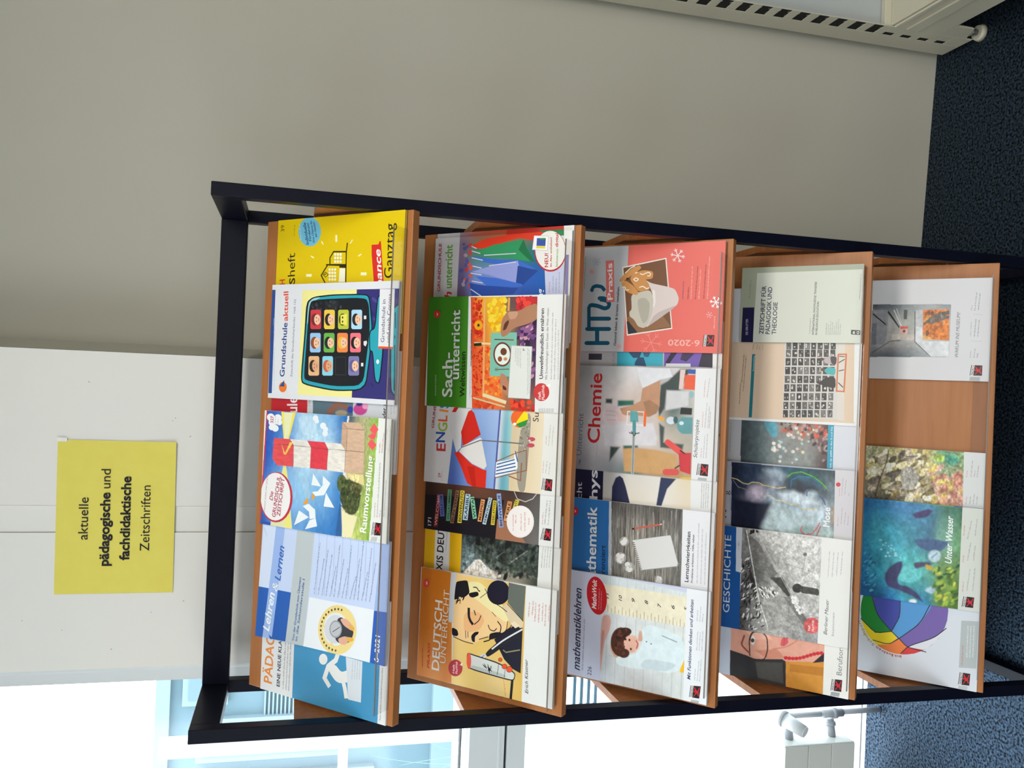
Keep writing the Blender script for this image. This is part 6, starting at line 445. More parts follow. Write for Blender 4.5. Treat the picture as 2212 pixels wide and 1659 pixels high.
('g',[-33.7,226.8,217.8,230.7,225.1,56.4,-14.4,55.9],[['#323e46','#3c464c','#444f54'],['#5c6c70','#66767a','#64747a'],['#78807f','#808888','#8a8078'],['#7c8080','#848886','#a07468'],['#5a3a38','#4c3434','#6a4a44']]),('p','#4f98ac',[170,184.5,171.5,157.2,138.7,155.5,138.1,165.5,151.8,176.7],1.4,1),('s',['#2c2024','#8a5a50','#c8604a','#5a3434','#b09088','#d84c30'],[173.7,154.2,171.1,58.2,139.1,57.9,144.1,104.4,153.8,144.4],70,4.8,2.9,20,36,1.4),('s',['#3c2c2e','#6c4c4c','#a08c88'],[142.7,94.6,145.2,57.2,87.1,58.8,120.1,72.5],40,4.71,2.8,20,38,1.4),('s',['#d8d4cc','#d0c8c0','#c8b4b0','#a8c4c8','#ccc8a0'],[135.8,167.9,147.6,144.2,163.8,113,164,76.1,137.3,84.7,89,110.1,86.4,141.7,97.1,162.3],34,3.41,3.5,0,37,1.4),('n',0.22,8,7,[79.2,230.7,169.6,229.1,169.2,55.3,85.2,57.8],11),('p','#2492b0',[225,58.3,225.5,47.4,-13.1,44.5,-14.4,55.9]),('d','#dceef4',86,48.3,167.6,49.1,3.41),('p','#cacdd6',[225.5,47.4,227.8,-9.6,-6.4,-14.7,-13.1,44.5]),
('d','#44464c',102.8,251.8,164.1,251.1,1.7),]),
dict(i=3,u=0.0955,v=0.0115,w=0.21,h=0.297,t=0.0098,th=0.0045,rot=0,res=0,bg='#d2bba4',label='beige magazine with people on a bench before a grid of small photographs',curl=0,page='#d8d6d0',ops=[
('p','#dbdee0',[4.6,264.5,5.7,-11.7,-7.4,-12.2,-24.4,263.3]),('p','#dbdee0',[243.3,16,243.1,-0.7,-8,-3.7,9.5,9.8]),('p','#cfc8c0',[243.8,45.2,243.6,32.7,8.5,27.5,11.2,41.4]),('p','#1f7480',[137.3,212.2,137.8,205.7,6.7,207.6,6.4,214.2]),('p','#c9c6c2',[245.3,147.6,243.7,43.6,11.9,41.4,11,146.1]),('t','#c8d8d8','Erwachsenenbildung',102.9,206.7,134.4,206.5,3.4,0,0),('p','#6c6a68',[198.2,143.6,198.2,133.9,183.5,133.3,183.4,143.1]),('e','#1a1a1a',188.3,137,0,-2,-2.4,-0.1),('e','#a8a4a0',188.5,136.5,0,-1,-1.3,-0.1),('e','#d0ccc8',191.1,140.6,0,-1,-2.1,0),('p','#6c6a68',[198.2,131.1,198.2,121.5,183.5,120.9,183.5,130.6]),('e','#d0ccc8',193.3,128.8,0,-1.1,-2.7,-0.1),('e','#807c78',188.3,127.8,0,-0.9,-2.2,-0.1),('e','#d0ccc8',186.8,127.9,0,-0.7,-2.5,-0.1),('p','#3c3c3a',[198.2,118.7,198.2,109.1,183.6,108.6,183.5,118.1]),('e','#d0ccc8',186.9,114.6,0,-1.4,-2.3,-0.1),('e','#d0ccc8',186.9,115.2,0,-0.9,-2.8,-0.1),
('e','#807c78',192.1,114.8,0,-0.9,-1.5,-0.1),('p','#2a2a2a',[198.2,106.8,198.2,97.3,183.6,96.7,183.6,106.3]),('e','#1a1a1a',190,102.8,0,-0.7,-2.3,-0.1),('e','#1a1a1a',192.1,104.2,0,-1.1,-2.3,-0.1),('e','#d0ccc8',189.1,101.8,0.1,-0.7,-2.7,-0.1),('p','#2a2a2a',[198.2,95,198.2,85.6,183.6,85,183.6,94.5]),('e','#1a1a1a',195,88.3,0,-1.7,-1.8,0),('e','#a8a4a0',189.1,90.2,0,-1.5,-2.7,-0.1),('e','#a8a4a0',187.3,88.5,0,-1.9,-1.8,-0.1),('p','#585654',[198.2,82.7,198.2,73.3,183.7,72.7,183.6,82.1]),('e','#1a1a1a',194.2,76.3,0,-1.6,-2.5,-0.1),('e','#1a1a1a',187.2,80,0,-0.8,-1.8,0),('e','#1a1a1a',192.3,75.5,0,-1.9,-2.1,-0.1),('p','#585654',[198.2,70.4,198.1,61,183.7,60.5,183.7,69.8]),('e','#1a1a1a',188.4,66.4,0,-1.5,-2.3,-0.1),('e','#1a1a1a',193.8,62.9,0,-0.7,-2.8,-0.1),('e','#807c78',188.9,67.8,0,-1.1,-1.6,0),('p','#222224',[198.1,57.7,198.1,48.5,183.8,47.9,183.7,57.2]),('e','#d0ccc8',187.5,55,0,-0.7,-2,0),
('e','#d0ccc8',189,54.7,0,-1.9,-2.2,-0.1),('e','#807c78',191.5,54.9,0,-0.8,-2.5,-0.1),('p','#585654',[180.6,143.8,180.6,134,165.9,133.5,165.8,143.2]),('e','#d0ccc8',168.9,138.7,0.1,-1.9,-2.8,-0.1),('e','#807c78',171.6,136,0,-1.1,-1.6,-0.1),('e','#807c78',176.2,139.3,0.1,-1.3,-2.8,-0.1),('p','#3c3c3a',[180.6,131.3,180.7,121.6,166,121,165.9,130.7]),('e','#807c78',176,124.2,0.1,-1.3,-2,-0.1),('e','#1a1a1a',170.8,128.5,0,-1.2,-2.2,-0.1),('e','#a8a4a0',174.5,124.8,0,-1.7,-1.7,-0.1),('p','#222224',[180.7,118.9,180.7,109.3,166.1,108.7,166,118.3]),('e','#1a1a1a',171.8,112.2,0,-1.1,-2.8,-0.1),('e','#d0ccc8',177.5,113.5,0,-1.5,-1.6,-0.1),('e','#1a1a1a',170.7,113.9,0,-1.6,-2.5,-0.1),('p','#585654',[180.7,107,180.8,97.4,166.2,96.9,166.1,106.4]),('e','#1a1a1a',171.4,101.1,0.1,-1.8,-1.7,-0.1),('e','#d0ccc8',171.9,99.8,0,-2,-2.8,-0.1),('e','#d0ccc8',176.3,101.9,0,-1.8,-2.7,-0.1),('p','#222224',[180.8,95.2,180.8,85.7,166.3,85.2,166.2,94.6]),
('e','#1a1a1a',171.7,89.1,0,-1.7,-1.5,-0.1),('e','#807c78',173.1,91.2,0,-1.8,-1.6,0),('e','#a8a4a0',172.8,91.8,0,-1.5,-1.5,-0.1),('p','#3c3c3a',[180.8,82.8,180.9,73.4,166.4,72.9,166.3,82.2]),('e','#a8a4a0',169.6,75.1,0,-0.9,-2.6,-0.1),('e','#a8a4a0',176.3,78.9,0,-0.9,-1.2,0),('e','#807c78',172.2,78.6,0,-0.8,-1.5,-0.1),('p','#585654',[180.9,70.5,180.9,61.2,166.5,60.6,166.4,70]),('e','#a8a4a0',169.9,66.2,0,-1.8,-2.6,-0.1),('e','#1a1a1a',173.3,63.1,0,-1.1,-1.7,-0.1),('e','#1a1a1a',175.4,63.2,0,-1.1,-1.3,0),('p','#222224',[180.9,57.9,181,48.6,166.6,48.1,166.5,57.3]),('e','#1a1a1a',176.6,53.2,0,-1.1,-1.9,0),('e','#d0ccc8',172.9,50.4,0,-1.1,-2.6,-0.1),('e','#a8a4a0',175.2,53.6,0,-1.8,-2,0),('p','#585654',[163.2,143.9,163.3,134.2,148.5,133.6,148.4,143.3]),('e','#807c78',151.8,139,0,-1.4,-2,-0.1),('e','#807c78',152.8,139.3,0,-0.9,-2.2,-0.1),('e','#1a1a1a',156.6,138.8,0,-1.1,-2.9,-0.1),('p','#222224',[163.3,131.4,163.4,121.7,148.7,121.2,148.6,130.8]),
('e','#1a1a1a',160,128.4,0,-1.6,-2.8,-0.1),('e','#d0ccc8',153.6,127.3,0,-1.8,-1.2,0),('e','#1a1a1a',156.2,127.7,0,-0.7,-2,-0.1),('p','#3c3c3a',[163.4,119,163.5,109.4,148.9,108.8,148.7,118.4]),('e','#1a1a1a',155.2,115,0,-1.3,-2.3,-0.1),('e','#a8a4a0',159.3,116.7,0,-1.1,-2.4,-0.1),('e','#1a1a1a',160.2,112.8,0,-1.2,-2.3,-0.1),('p','#6c6a68',[163.5,107.1,163.6,97.6,149,97,148.9,106.5]),('e','#d0ccc8',158.3,104.7,0,-1.3,-2.7,-0.1),('e','#d0ccc8',153.9,104.6,0,-1.3,-2.2,-0.1),('e','#807c78',153.4,100,0,-1.3,-2.3,-0.1),('p','#3c3c3a',[163.6,95.3,163.7,85.9,149.2,85.3,149.1,94.8]),('e','#1a1a1a',154.2,90.4,0,-1.1,-1.2,0),('e','#807c78',155.1,89.8,0.1,-1.3,-1.6,-0.1),('e','#d0ccc8',156,90.4,0,-1.3,-1.7,-0.1),('p','#3c3c3a',[163.7,82.9,163.8,73.5,149.3,73,149.2,82.4]),('e','#807c78',153.9,77.4,0,-0.8,-1.5,-0.1),('e','#a8a4a0',155.2,76.3,0,-0.7,-2.4,-0.1),('e','#a8a4a0',154.9,75.2,0,-0.7,-2.6,-0.1),
('p','#3c3c3a',[163.8,70.6,163.9,61.3,149.5,60.8,149.4,70.1]),('e','#a8a4a0',159.7,64.7,0.1,-1.1,-2.6,-0.1),('e','#d0ccc8',159.3,67.5,0,-1.7,-1.3,-0.1),('e','#d0ccc8',159.9,68.3,0,-1.2,-1.3,-0.1),('p','#2a2a2a',[164,58,164.1,48.7,149.7,48.2,149.6,57.4]),('e','#a8a4a0',153.7,51.7,0,-0.9,-1.9,-0.1),('e','#1a1a1a',156.9,52.1,0,-1.1,-2.2,-0.1),('e','#a8a4a0',158.5,55.1,0,-1.4,-2.3,-0.1),('p','#585654',[147.7,144,147.8,134.3,133.1,133.7,132.9,143.5]),('e','#d0ccc8',139.9,140.2,0,-1.1,-2.4,-0.1),('e','#d0ccc8',137.3,137,0,-1.3,-1.9,0),('e','#d0ccc8',139.1,137.6,0,-0.8,-2.3,-0.1),('p','#2a2a2a',[147.8,131.5,148,121.9,133.3,121.3,133.1,131]),('e','#a8a4a0',141,126.4,0,-1.2,-2,-0.1),('e','#1a1a1a',140.3,128.6,0,-1.5,-1.9,-0.1),('e','#d0ccc8',141.2,124,0,-1.8,-2.4,-0.1),('p','#2a2a2a',[148,119.1,148.1,109.5,133.5,108.9,133.3,118.5]),('e','#807c78',143.8,112.4,0.1,-1.6,-1.7,-0.1),('e','#d0ccc8',137.1,115,0,-1.6,-2.5,-0.1),
('e','#807c78',137.9,115.9,0,-1.6,-2.5,-0.1),('p','#222224',[148.2,107.2,148.3,97.7,133.7,97.1,133.6,106.7]),('e','#1a1a1a',140.2,102.1,0,-1.5,-2.4,-0.1),('e','#807c78',144.8,104.7,0,-0.9,-1.5,0),('e','#807c78',141.1,100.1,0.1,-1.7,-1.1,-0.1),('p','#222224',[148.3,95.4,148.5,86,133.9,85.4,133.8,94.9]),('e','#1a1a1a',140.2,88.3,0,-1.3,-2,-0.1),('e','#a8a4a0',139.8,92,0,-0.7,-2.6,-0.1),('e','#807c78',143.2,92.4,0,-1.1,-1.5,-0.1),('p','#585654',[148.5,83.1,148.6,73.7,134.2,73.1,134,82.5]),('e','#d0ccc8',138,80.5,0,-1.2,-2.4,-0.1),('e','#1a1a1a',139.8,75.7,0,-1.6,-2,-0.1),('e','#d0ccc8',139.9,80.1,0,-1.1,-2.3,-0.1),('p','#3c3c3a',[148.7,70.8,148.8,61.4,134.4,60.9,134.2,70.2]),('e','#a8a4a0',145.5,67.6,0,-1,-1.3,-0.1),('e','#807c78',139.8,63.6,0.1,-1.6,-1.4,-0.1),('e','#1a1a1a',139.6,66.9,0,-1.6,-1.5,-0.1),('p','#3c3c3a',[148.9,58.1,149,48.9,134.6,48.3,134.4,57.6]),('e','#d0ccc8',138.1,52.2,0,-1.6,-1.9,-0.1),
('e','#1a1a1a',145.4,56,0,-1.7,-1.9,-0.1),('e','#a8a4a0',138.9,55.6,0,-1.8,-2.1,-0.1),('p','#2a2a2a',[130.5,144.2,130.7,134.4,116,133.9,115.7,143.6]),('e','#a8a4a0',120.6,140.4,0,-0.9,-2,-0.1),('e','#d0ccc8',123.3,138.2,0,-1.8,-1.3,0),('e','#807c78',122,139.3,0,-2,-2.8,-0.1),('p','#3c3c3a',[130.7,131.7,130.9,122,116.2,121.4,116,131.1]),('e','#d0ccc8',122.3,125.4,0,-0.9,-1.6,-0.1),('e','#1a1a1a',127,125.1,0.1,-2.1,-1.4,-0.1),('e','#a8a4a0',126,124.7,0,-0.8,-2.1,-0.1),('p','#222224',[131,119.2,131.1,109.6,116.5,109.1,116.3,118.7]),('e','#807c78',124.8,113.8,0,-1.5,-2.4,-0.1),('e','#1a1a1a',120.4,113,0.1,-2.1,-2.1,-0.1),('e','#d0ccc8',127.2,115.3,0.1,-1.7,-2.5,-0.1),('p','#585654',[131.2,107.4,131.4,97.8,116.8,97.3,116.6,106.8]),('e','#d0ccc8',127.5,104.5,0,-1,-1.3,-0.1),('e','#807c78',122.6,99.7,0.1,-1,-2,-0.1),('e','#d0ccc8',126.5,104.9,0,-1.1,-1.8,-0.1),('p','#2a2a2a',[131.4,95.6,131.6,86.1,117.1,85.5,116.9,95]),
('e','#a8a4a0',125.8,91,0,-1.6,-2.1,0),('e','#1a1a1a',122.1,89.6,0,-1.4,-1.9,0),('e','#a8a4a0',122.6,89.3,0,-1.1,-2.5,-0.1),('p','#222224',[131.6,83.2,131.8,73.8,117.4,73.2,117.1,82.6]),('e','#d0ccc8',126.1,79.2,0,-0.8,-2,0),('e','#1a1a1a',128.1,79.5,0.1,-1.7,-2,-0.1),('e','#a8a4a0',120.5,80.1,0,-1.8,-1.9,-0.1),('p','#585654',[131.9,70.9,132,61.6,117.6,61,117.4,70.3]),('e','#a8a4a0',125.3,67.4,0,-1.1,-1.7,-0.1),('e','#a8a4a0',123.7,67.7,0,-0.9,-2.8,-0.1),('e','#1a1a1a',127.5,65.9,0,-1.6,-1.9,-0.1),('p','#222224',[132.1,58.2,132.3,49,117.9,48.4,117.7,57.7]),('e','#807c78',126.5,55.4,0,-1.9,-1.9,-0.1),('e','#807c78',128.7,55.2,0.1,-1.5,-1.4,0),('e','#807c78',124.3,50.8,0,-0.8,-2.5,-0.1),('p','#222224',[112.6,144.3,112.8,134.6,98.1,134,97.8,143.7]),('e','#a8a4a0',109.6,140.9,0,-1.9,-1.6,0),('e','#1a1a1a',107.8,139.8,0,-1,-1.5,0),('e','#1a1a1a',103,137.6,0,-1.2,-2.6,-0.1),('p','#2a2a2a',[112.9,131.8,113.1,122.1,98.5,121.6,98.2,131.2]),
('e','#807c78',108.7,127.3,0.1,-1.8,-2,0),('e','#a8a4a0',106.5,129,0,-1.8,-1.6,-0.1),('e','#d0ccc8',103.6,125,0,-1.4,-2,-0.1),('p','#6c6a68',[113.2,119.4,113.4,109.8,98.8,109.2,98.6,118.8]),('e','#a8a4a0',107.1,112.7,0,-0.7,-2,-0.1),('e','#d0ccc8',110.1,112.7,0.1,-1.6,-2.2,-0.1),('e','#807c78',105.6,114.3,0.1,-1.7,-1.9,-0.1),('p','#6c6a68',[113.5,107.5,113.7,98,99.2,97.4,98.9,106.9]),('e','#a8a4a0',103.8,102.2,0,-1.2,-2.2,-0.1),('e','#d0ccc8',109.9,103.8,0,-0.8,-1.8,-0.1),('e','#807c78',102.7,103.4,0,-1.1,-2.4,-0.1),('p','#2a2a2a',[113.8,95.7,114,86.2,99.5,85.7,99.2,95.1]),('e','#a8a4a0',105.2,89.3,0.1,-2,-2.6,-0.1),('e','#d0ccc8',110.1,90.9,0,-0.8,-1.8,-0.1),('e','#807c78',110.8,91.4,0,-1.2,-1.5,0),('p','#6c6a68',[114.1,83.3,114.3,73.9,99.8,73.4,99.6,82.8]),('e','#d0ccc8',106,76.1,0.1,-1.2,-1.3,0),('e','#1a1a1a',110.3,79.8,0,-1,-2.5,-0.1),('e','#a8a4a0',109.8,76.3,0,-1.5,-2.4,-0.1),('p','#3c3c3a',[114.4,71,114.6,61.7,100.2,61.2,99.9,70.5]),
('e','#a8a4a0',106.2,65.7,0.1,-1.5,-2,-0.1),('e','#807c78',107.9,66.5,0,-1.3,-2.7,-0.1),('e','#1a1a1a',110.7,66.7,0.1,-1.9,-1.7,-0.1),('p','#222224',[114.7,58.4,114.9,49.1,100.5,48.6,100.3,57.8]),('e','#a8a4a0',109.3,55.4,0,-1.4,-2.1,-0.1),('e','#807c78',106.8,55.1,0,-1.5,-2.3,-0.1),('e','#a8a4a0',107.7,55.8,0,-1.8,-2.8,-0.1),('p','#585654',[94.7,144.5,95,134.7,80.3,134.1,80,143.9]),('e','#d0ccc8',86.3,137.3,0.1,-2,-1.6,-0.1),('e','#807c78',91.8,137.6,0.1,-1.7,-1.4,-0.1),('e','#1a1a1a',86.4,141.2,0.1,-0.9,-2.4,-0.1),('p','#585654',[95.1,131.9,95.4,122.3,80.7,121.7,80.4,131.4]),('e','#d0ccc8',84.3,125.5,0.1,-2,-2.2,-0.1),('e','#a8a4a0',85.2,127.5,0,-1,-1.7,-0.1),('e','#d0ccc8',86.3,127,0.1,-1.7,-1.3,-0.1),('p','#222224',[95.5,119.5,95.7,109.9,81.1,109.4,80.8,118.9]),('e','#807c78',91.5,115.2,0.1,-1.5,-1.8,0),('e','#a8a4a0',84.3,114.3,0.1,-2,-1.3,0),('e','#1a1a1a',85.6,117,0,-2.1,-2.5,-0.1),
('p','#3c3c3a',[95.8,107.6,96.1,98.1,81.5,97.5,81.2,107.1]),('e','#1a1a1a',90.4,103.3,0,-1.4,-2.3,-0.1),('e','#a8a4a0',90.4,102.2,0,-1.1,-2.6,-0.1),('e','#807c78',89.2,105.1,0.1,-1,-2.2,-0.1),('p','#2a2a2a',[96.1,95.8,96.4,86.4,81.9,85.8,81.6,95.3]),('e','#d0ccc8',92.4,92.2,0,-1.3,-2.8,-0.1),('e','#807c78',91.2,89,0.1,-1.3,-1.4,-0.1),('e','#a8a4a0',86.7,93.4,0,-1.1,-1.2,0),('p','#585654',[96.5,83.5,96.8,74.1,82.3,73.5,82,82.9]),('e','#807c78',86.4,75.9,0,-0.8,-2.8,-0.1),('e','#d0ccc8',90,76,0,-1.3,-1.3,-0.1),('e','#1a1a1a',86.6,77.8,0,-1.3,-1.2,0),('p','#3c3c3a',[96.9,71.2,97.1,61.8,82.7,61.3,82.4,70.6]),('e','#807c78',89.8,64.8,0.1,-1.8,-2.7,-0.1),('e','#a8a4a0',90.4,67.8,0,-1.7,-2.5,-0.1),('e','#807c78',90.9,64,0,-1.9,-2.4,0),('p','#585654',[97.2,58.5,97.5,49.3,83.1,48.7,82.8,58]),('e','#d0ccc8',92.7,54.7,0.1,-1.7,-1.3,0),('e','#1a1a1a',90.8,55.1,0,-1,-1.9,0),('e','#1a1a1a',89,56.2,0,-1.7,-2.4,-0.1),
('p','#2a2a2a',[77.3,144.6,77.7,134.9,62.9,134.3,62.6,144]),('e','#a8a4a0',74.1,138.5,0.1,-1.2,-1.4,0),('e','#a8a4a0',70.2,138.1,0.1,-1.2,-1.9,-0.1),('e','#807c78',66.5,140.8,0,-2,-1.3,-0.1),('p','#3c3c3a',[77.7,132.1,78.1,122.4,63.4,121.8,63,131.5]),('e','#807c78',73.6,129.4,0.1,-1.6,-1.7,-0.1),('e','#d0ccc8',70.3,128.9,0.1,-2.1,-2.3,-0.1),('e','#a8a4a0',73.9,128.3,0,-1.3,-1.7,-0.1),('p','#222224',[78.2,119.7,78.5,110.1,63.9,109.5,63.5,119.1]),('e','#807c78',73.3,112.1,0.1,-1.5,-1.6,-0.1),('e','#a8a4a0',74.2,113.4,0,-1.3,-2.4,-0.1),('e','#a8a4a0',73.4,117.3,0,-1,-2.4,-0.1),('p','#3c3c3a',[78.6,107.8,78.9,98.2,64.3,97.7,64,107.2]),('e','#1a1a1a',71.4,105.1,0,-0.7,-1.9,0),('e','#1a1a1a',71,101.2,0.1,-1.3,-1.3,-0.1),('e','#a8a4a0',72.6,100.5,0.1,-1.4,-2.3,-0.1),('p','#6c6a68',[79,96,79.3,86.5,64.8,86,64.4,95.4]),('e','#807c78',73.6,88.4,0.1,-0.9,-2.7,-0.1),('e','#a8a4a0',75.7,90.3,0,-0.9,-2.2,-0.1),
('e','#a8a4a0',73.7,88.7,0,-1.4,-2.6,-0.1),('p','#3c3c3a',[79.4,83.6,79.7,74.2,65.3,73.6,64.9,83]),('e','#807c78',72.3,79.4,0.1,-1.4,-1.5,0),('e','#807c78',70.2,81,0,-0.8,-2.6,-0.1),('e','#1a1a1a',74.4,76.2,0,-1.1,-2.4,-0.1),('p','#2a2a2a',[79.8,71.3,80.1,62,65.7,61.4,65.4,70.7]),('e','#1a1a1a',76.7,67.8,0,-1,-1.4,0),('e','#d0ccc8',72,65.2,0.1,-1.8,-2.6,-0.1),('e','#d0ccc8',72.2,65.8,0.1,-1.8,-1.7,0),('p','#2a2a2a',[80.3,58.7,80.6,49.4,66.2,48.8,65.9,58.1]),('e','#a8a4a0',71.6,53.9,0.1,-1.5,-2.3,-0.1),('e','#a8a4a0',73.9,56.3,0,-1.2,-2,-0.1),('e','#807c78',75.6,53.2,0,-1.9,-1.4,0),('p','#2a2a2a',[59.4,144.7,59.8,135,45.1,134.4,44.7,144.2]),('e','#a8a4a0',50.3,142,0,-1.1,-2.1,0),('e','#a8a4a0',50.8,137,0.1,-1.1,-1.8,-0.1),('e','#1a1a1a',53.9,141,0.1,-0.7,-2.4,-0.1),('p','#6c6a68',[59.9,132.2,60.3,122.5,45.6,122,45.2,131.6]),('e','#807c78',55.7,127.4,0,-1,-1.6,-0.1),('e','#d0ccc8',55.7,127.4,0.1,-2,-2.2,0),
('e','#807c78',51.5,126.4,0.1,-1,-1.4,-0.1),('p','#222224',[60.4,119.8,60.8,110.2,46.2,109.6,45.8,119.2]),('e','#d0ccc8',53.8,113.7,0,-1.5,-2.7,-0.1),('e','#d0ccc8',52.7,115,0.1,-1.3,-2.7,-0.1),('e','#d0ccc8',51.9,114.3,0.1,-1.2,-2.5,0),('p','#585654',[60.9,107.9,61.3,98.4,46.7,97.8,46.3,107.4]),('e','#1a1a1a',56.4,102.3,0,-1.2,-2.6,-0.1),('e','#1a1a1a',52,102.9,0,-0.8,-2.5,-0.1),('e','#a8a4a0',57.1,103.9,0.1,-1.6,-2.6,-0.1),('p','#6c6a68',[61.3,96.1,61.7,86.7,47.2,86.1,46.8,95.6]),('e','#d0ccc8',50.2,93.4,0,-1.2,-2.2,-0.1),('e','#1a1a1a',51.2,93.2,0,-1.9,-1.7,-0.1),('e','#1a1a1a',55.1,90,0,-1.9,-1.3,-0.1),('p','#585654',[61.8,83.7,62.2,74.3,47.7,73.8,47.3,83.2]),('e','#a8a4a0',51,80.3,0.1,-1.7,-2.7,-0.1),('e','#807c78',55.4,80.9,0,-1,-1.2,0),('e','#1a1a1a',53.3,77.9,0,-1.1,-1.8,-0.1),('p','#2a2a2a',[62.3,71.4,62.7,62.1,48.3,61.6,47.9,70.9]),('e','#807c78',58,67.2,0.1,-1,-2.1,0),('e','#a8a4a0',51.1,68.6,0.1,-1.4,-1.9,-0.1),
('e','#1a1a1a',55.6,67.5,0.1,-1.7,-1.2,0),('p','#6c6a68',[62.8,58.8,63.2,49.5,48.8,49,48.4,58.2]),('e','#d0ccc8',54.7,54.5,0,-1.9,-1.7,-0.1),('e','#a8a4a0',59.5,55.9,0,-1.9,-2,0),('e','#807c78',53.3,53.5,0.1,-1.5,-1.5,-0.1),('p','#3c3c3a',[41.5,144.9,42,135.1,27.3,134.6,26.8,144.3]),('e','#1a1a1a',35.2,140,0.1,-1.7,-1.3,-0.1),('e','#d0ccc8',30.5,139.8,0.1,-1.8,-1.9,-0.1),('e','#d0ccc8',37.1,141.9,0.1,-0.9,-1.9,-0.1),('p','#6c6a68',[42.1,132.4,42.5,122.7,27.9,122.1,27.4,131.8]),('e','#807c78',37.9,125.4,0.1,-1.7,-1.3,-0.1),('e','#1a1a1a',33.3,126.5,0.1,-1.5,-2.1,-0.1),('e','#d0ccc8',36.4,125.8,0.1,-1.5,-2.2,-0.1),('p','#222224',[42.7,119.9,43.1,110.3,28.5,109.8,28,119.4]),('e','#1a1a1a',39.3,114.4,0.1,-1.1,-2,-0.1),('e','#1a1a1a',31.5,115.2,0,-0.9,-2.3,-0.1),('e','#a8a4a0',31.7,117.4,0,-1.1,-2.6,-0.1),('p','#585654',[43.2,108.1,43.6,98.5,29.1,98,28.6,107.5]),('e','#807c78',35.4,101.2,0.1,-1.3,-2.7,-0.1),
('e','#1a1a1a',35.2,101.8,0.1,-1.8,-1.4,0),('e','#807c78',35.8,102.2,0.1,-1.4,-1.9,-0.1),('p','#585654',[43.7,96.3,44.1,86.8,29.6,86.2,29.2,95.7]),('e','#a8a4a0',40.8,92.9,0.1,-2,-2.4,-0.1),('e','#d0ccc8',33.8,88.6,0.1,-1,-2.5,-0.1),('e','#a8a4a0',35.4,91.8,0.1,-1,-1.6,0),('p','#2a2a2a',[44.3,83.9,44.7,74.5,30.2,73.9,29.8,83.3]),('e','#d0ccc8',36.6,78,0.1,-1.6,-2,-0.1),('e','#807c78',39.6,78.5,0,-0.8,-2.1,0),('e','#807c78',35.4,77.3,0.1,-1.9,-2,-0.1),('p','#2a2a2a',[44.8,71.6,45.2,62.2,30.8,61.7,30.4,71]),('e','#d0ccc8',38.1,67,0,-0.9,-1.5,0),('e','#d0ccc8',38.3,66.9,0.1,-1.8,-1.9,-0.1),('e','#a8a4a0',35.2,69.1,0.1,-1.7,-2.2,-0.1),('p','#6c6a68',[45.4,58.9,45.8,49.7,31.4,49.1,31,58.4]),('e','#d0ccc8',35.1,56.4,0.1,-1.9,-1.5,0),('e','#a8a4a0',40.9,53.1,0.1,-1.4,-2.6,-0.1),('e','#d0ccc8',42.5,55.7,0,-1.3,-1.7,-0.1),('p','#222224',[24.8,145,25.3,135.3,10.6,134.7,10.1,144.4]),('e','#807c78',13.8,141.5,0.1,-1.9,-2.4,0),
('e','#d0ccc8',14.2,141.8,0,-0.9,-2.8,-0.2),('e','#1a1a1a',15.4,140,0.1,-1.7,-2.6,-0.1),('p','#585654',[25.5,132.5,25.9,122.8,11.3,122.2,10.8,131.9]),('e','#a8a4a0',14.9,125.2,0.1,-1.8,-1.8,-0.1),('e','#807c78',21,126.2,0,-1.5,-2.4,-0.1),('e','#a8a4a0',18,129.1,0.1,-1.9,-1.8,-0.1),('p','#2a2a2a',[26.1,120.1,26.6,110.5,12,109.9,11.4,119.5]),('e','#807c78',22,115.8,0,-1,-1.2,0),('e','#d0ccc8',15.3,113.7,0.1,-1.7,-2.4,-0.1),('e','#807c78',16.3,112.4,0.1,-1.2,-2.7,-0.2),('p','#2a2a2a',[26.7,108.2,27.1,98.7,12.6,98.1,12.1,107.6]),('e','#807c78',23.7,105.2,0,-0.8,-2.2,-0.1),('e','#807c78',18.9,104.4,0.1,-1.9,-1.7,-0.1),('e','#807c78',20.1,104.9,0.1,-1.2,-2.5,0),('p','#3c3c3a',[27.3,96.4,27.7,86.9,13.2,86.4,12.7,95.8]),('e','#807c78',17.5,92.4,0,-0.8,-2.1,-0.1),('e','#d0ccc8',18.8,93.6,0.1,-1.1,-1.3,-0.1),('e','#1a1a1a',21.7,91.9,0.1,-1.8,-2.4,-0.1),('p','#585654',[27.9,84,28.3,74.6,13.9,74,13.4,83.4]),
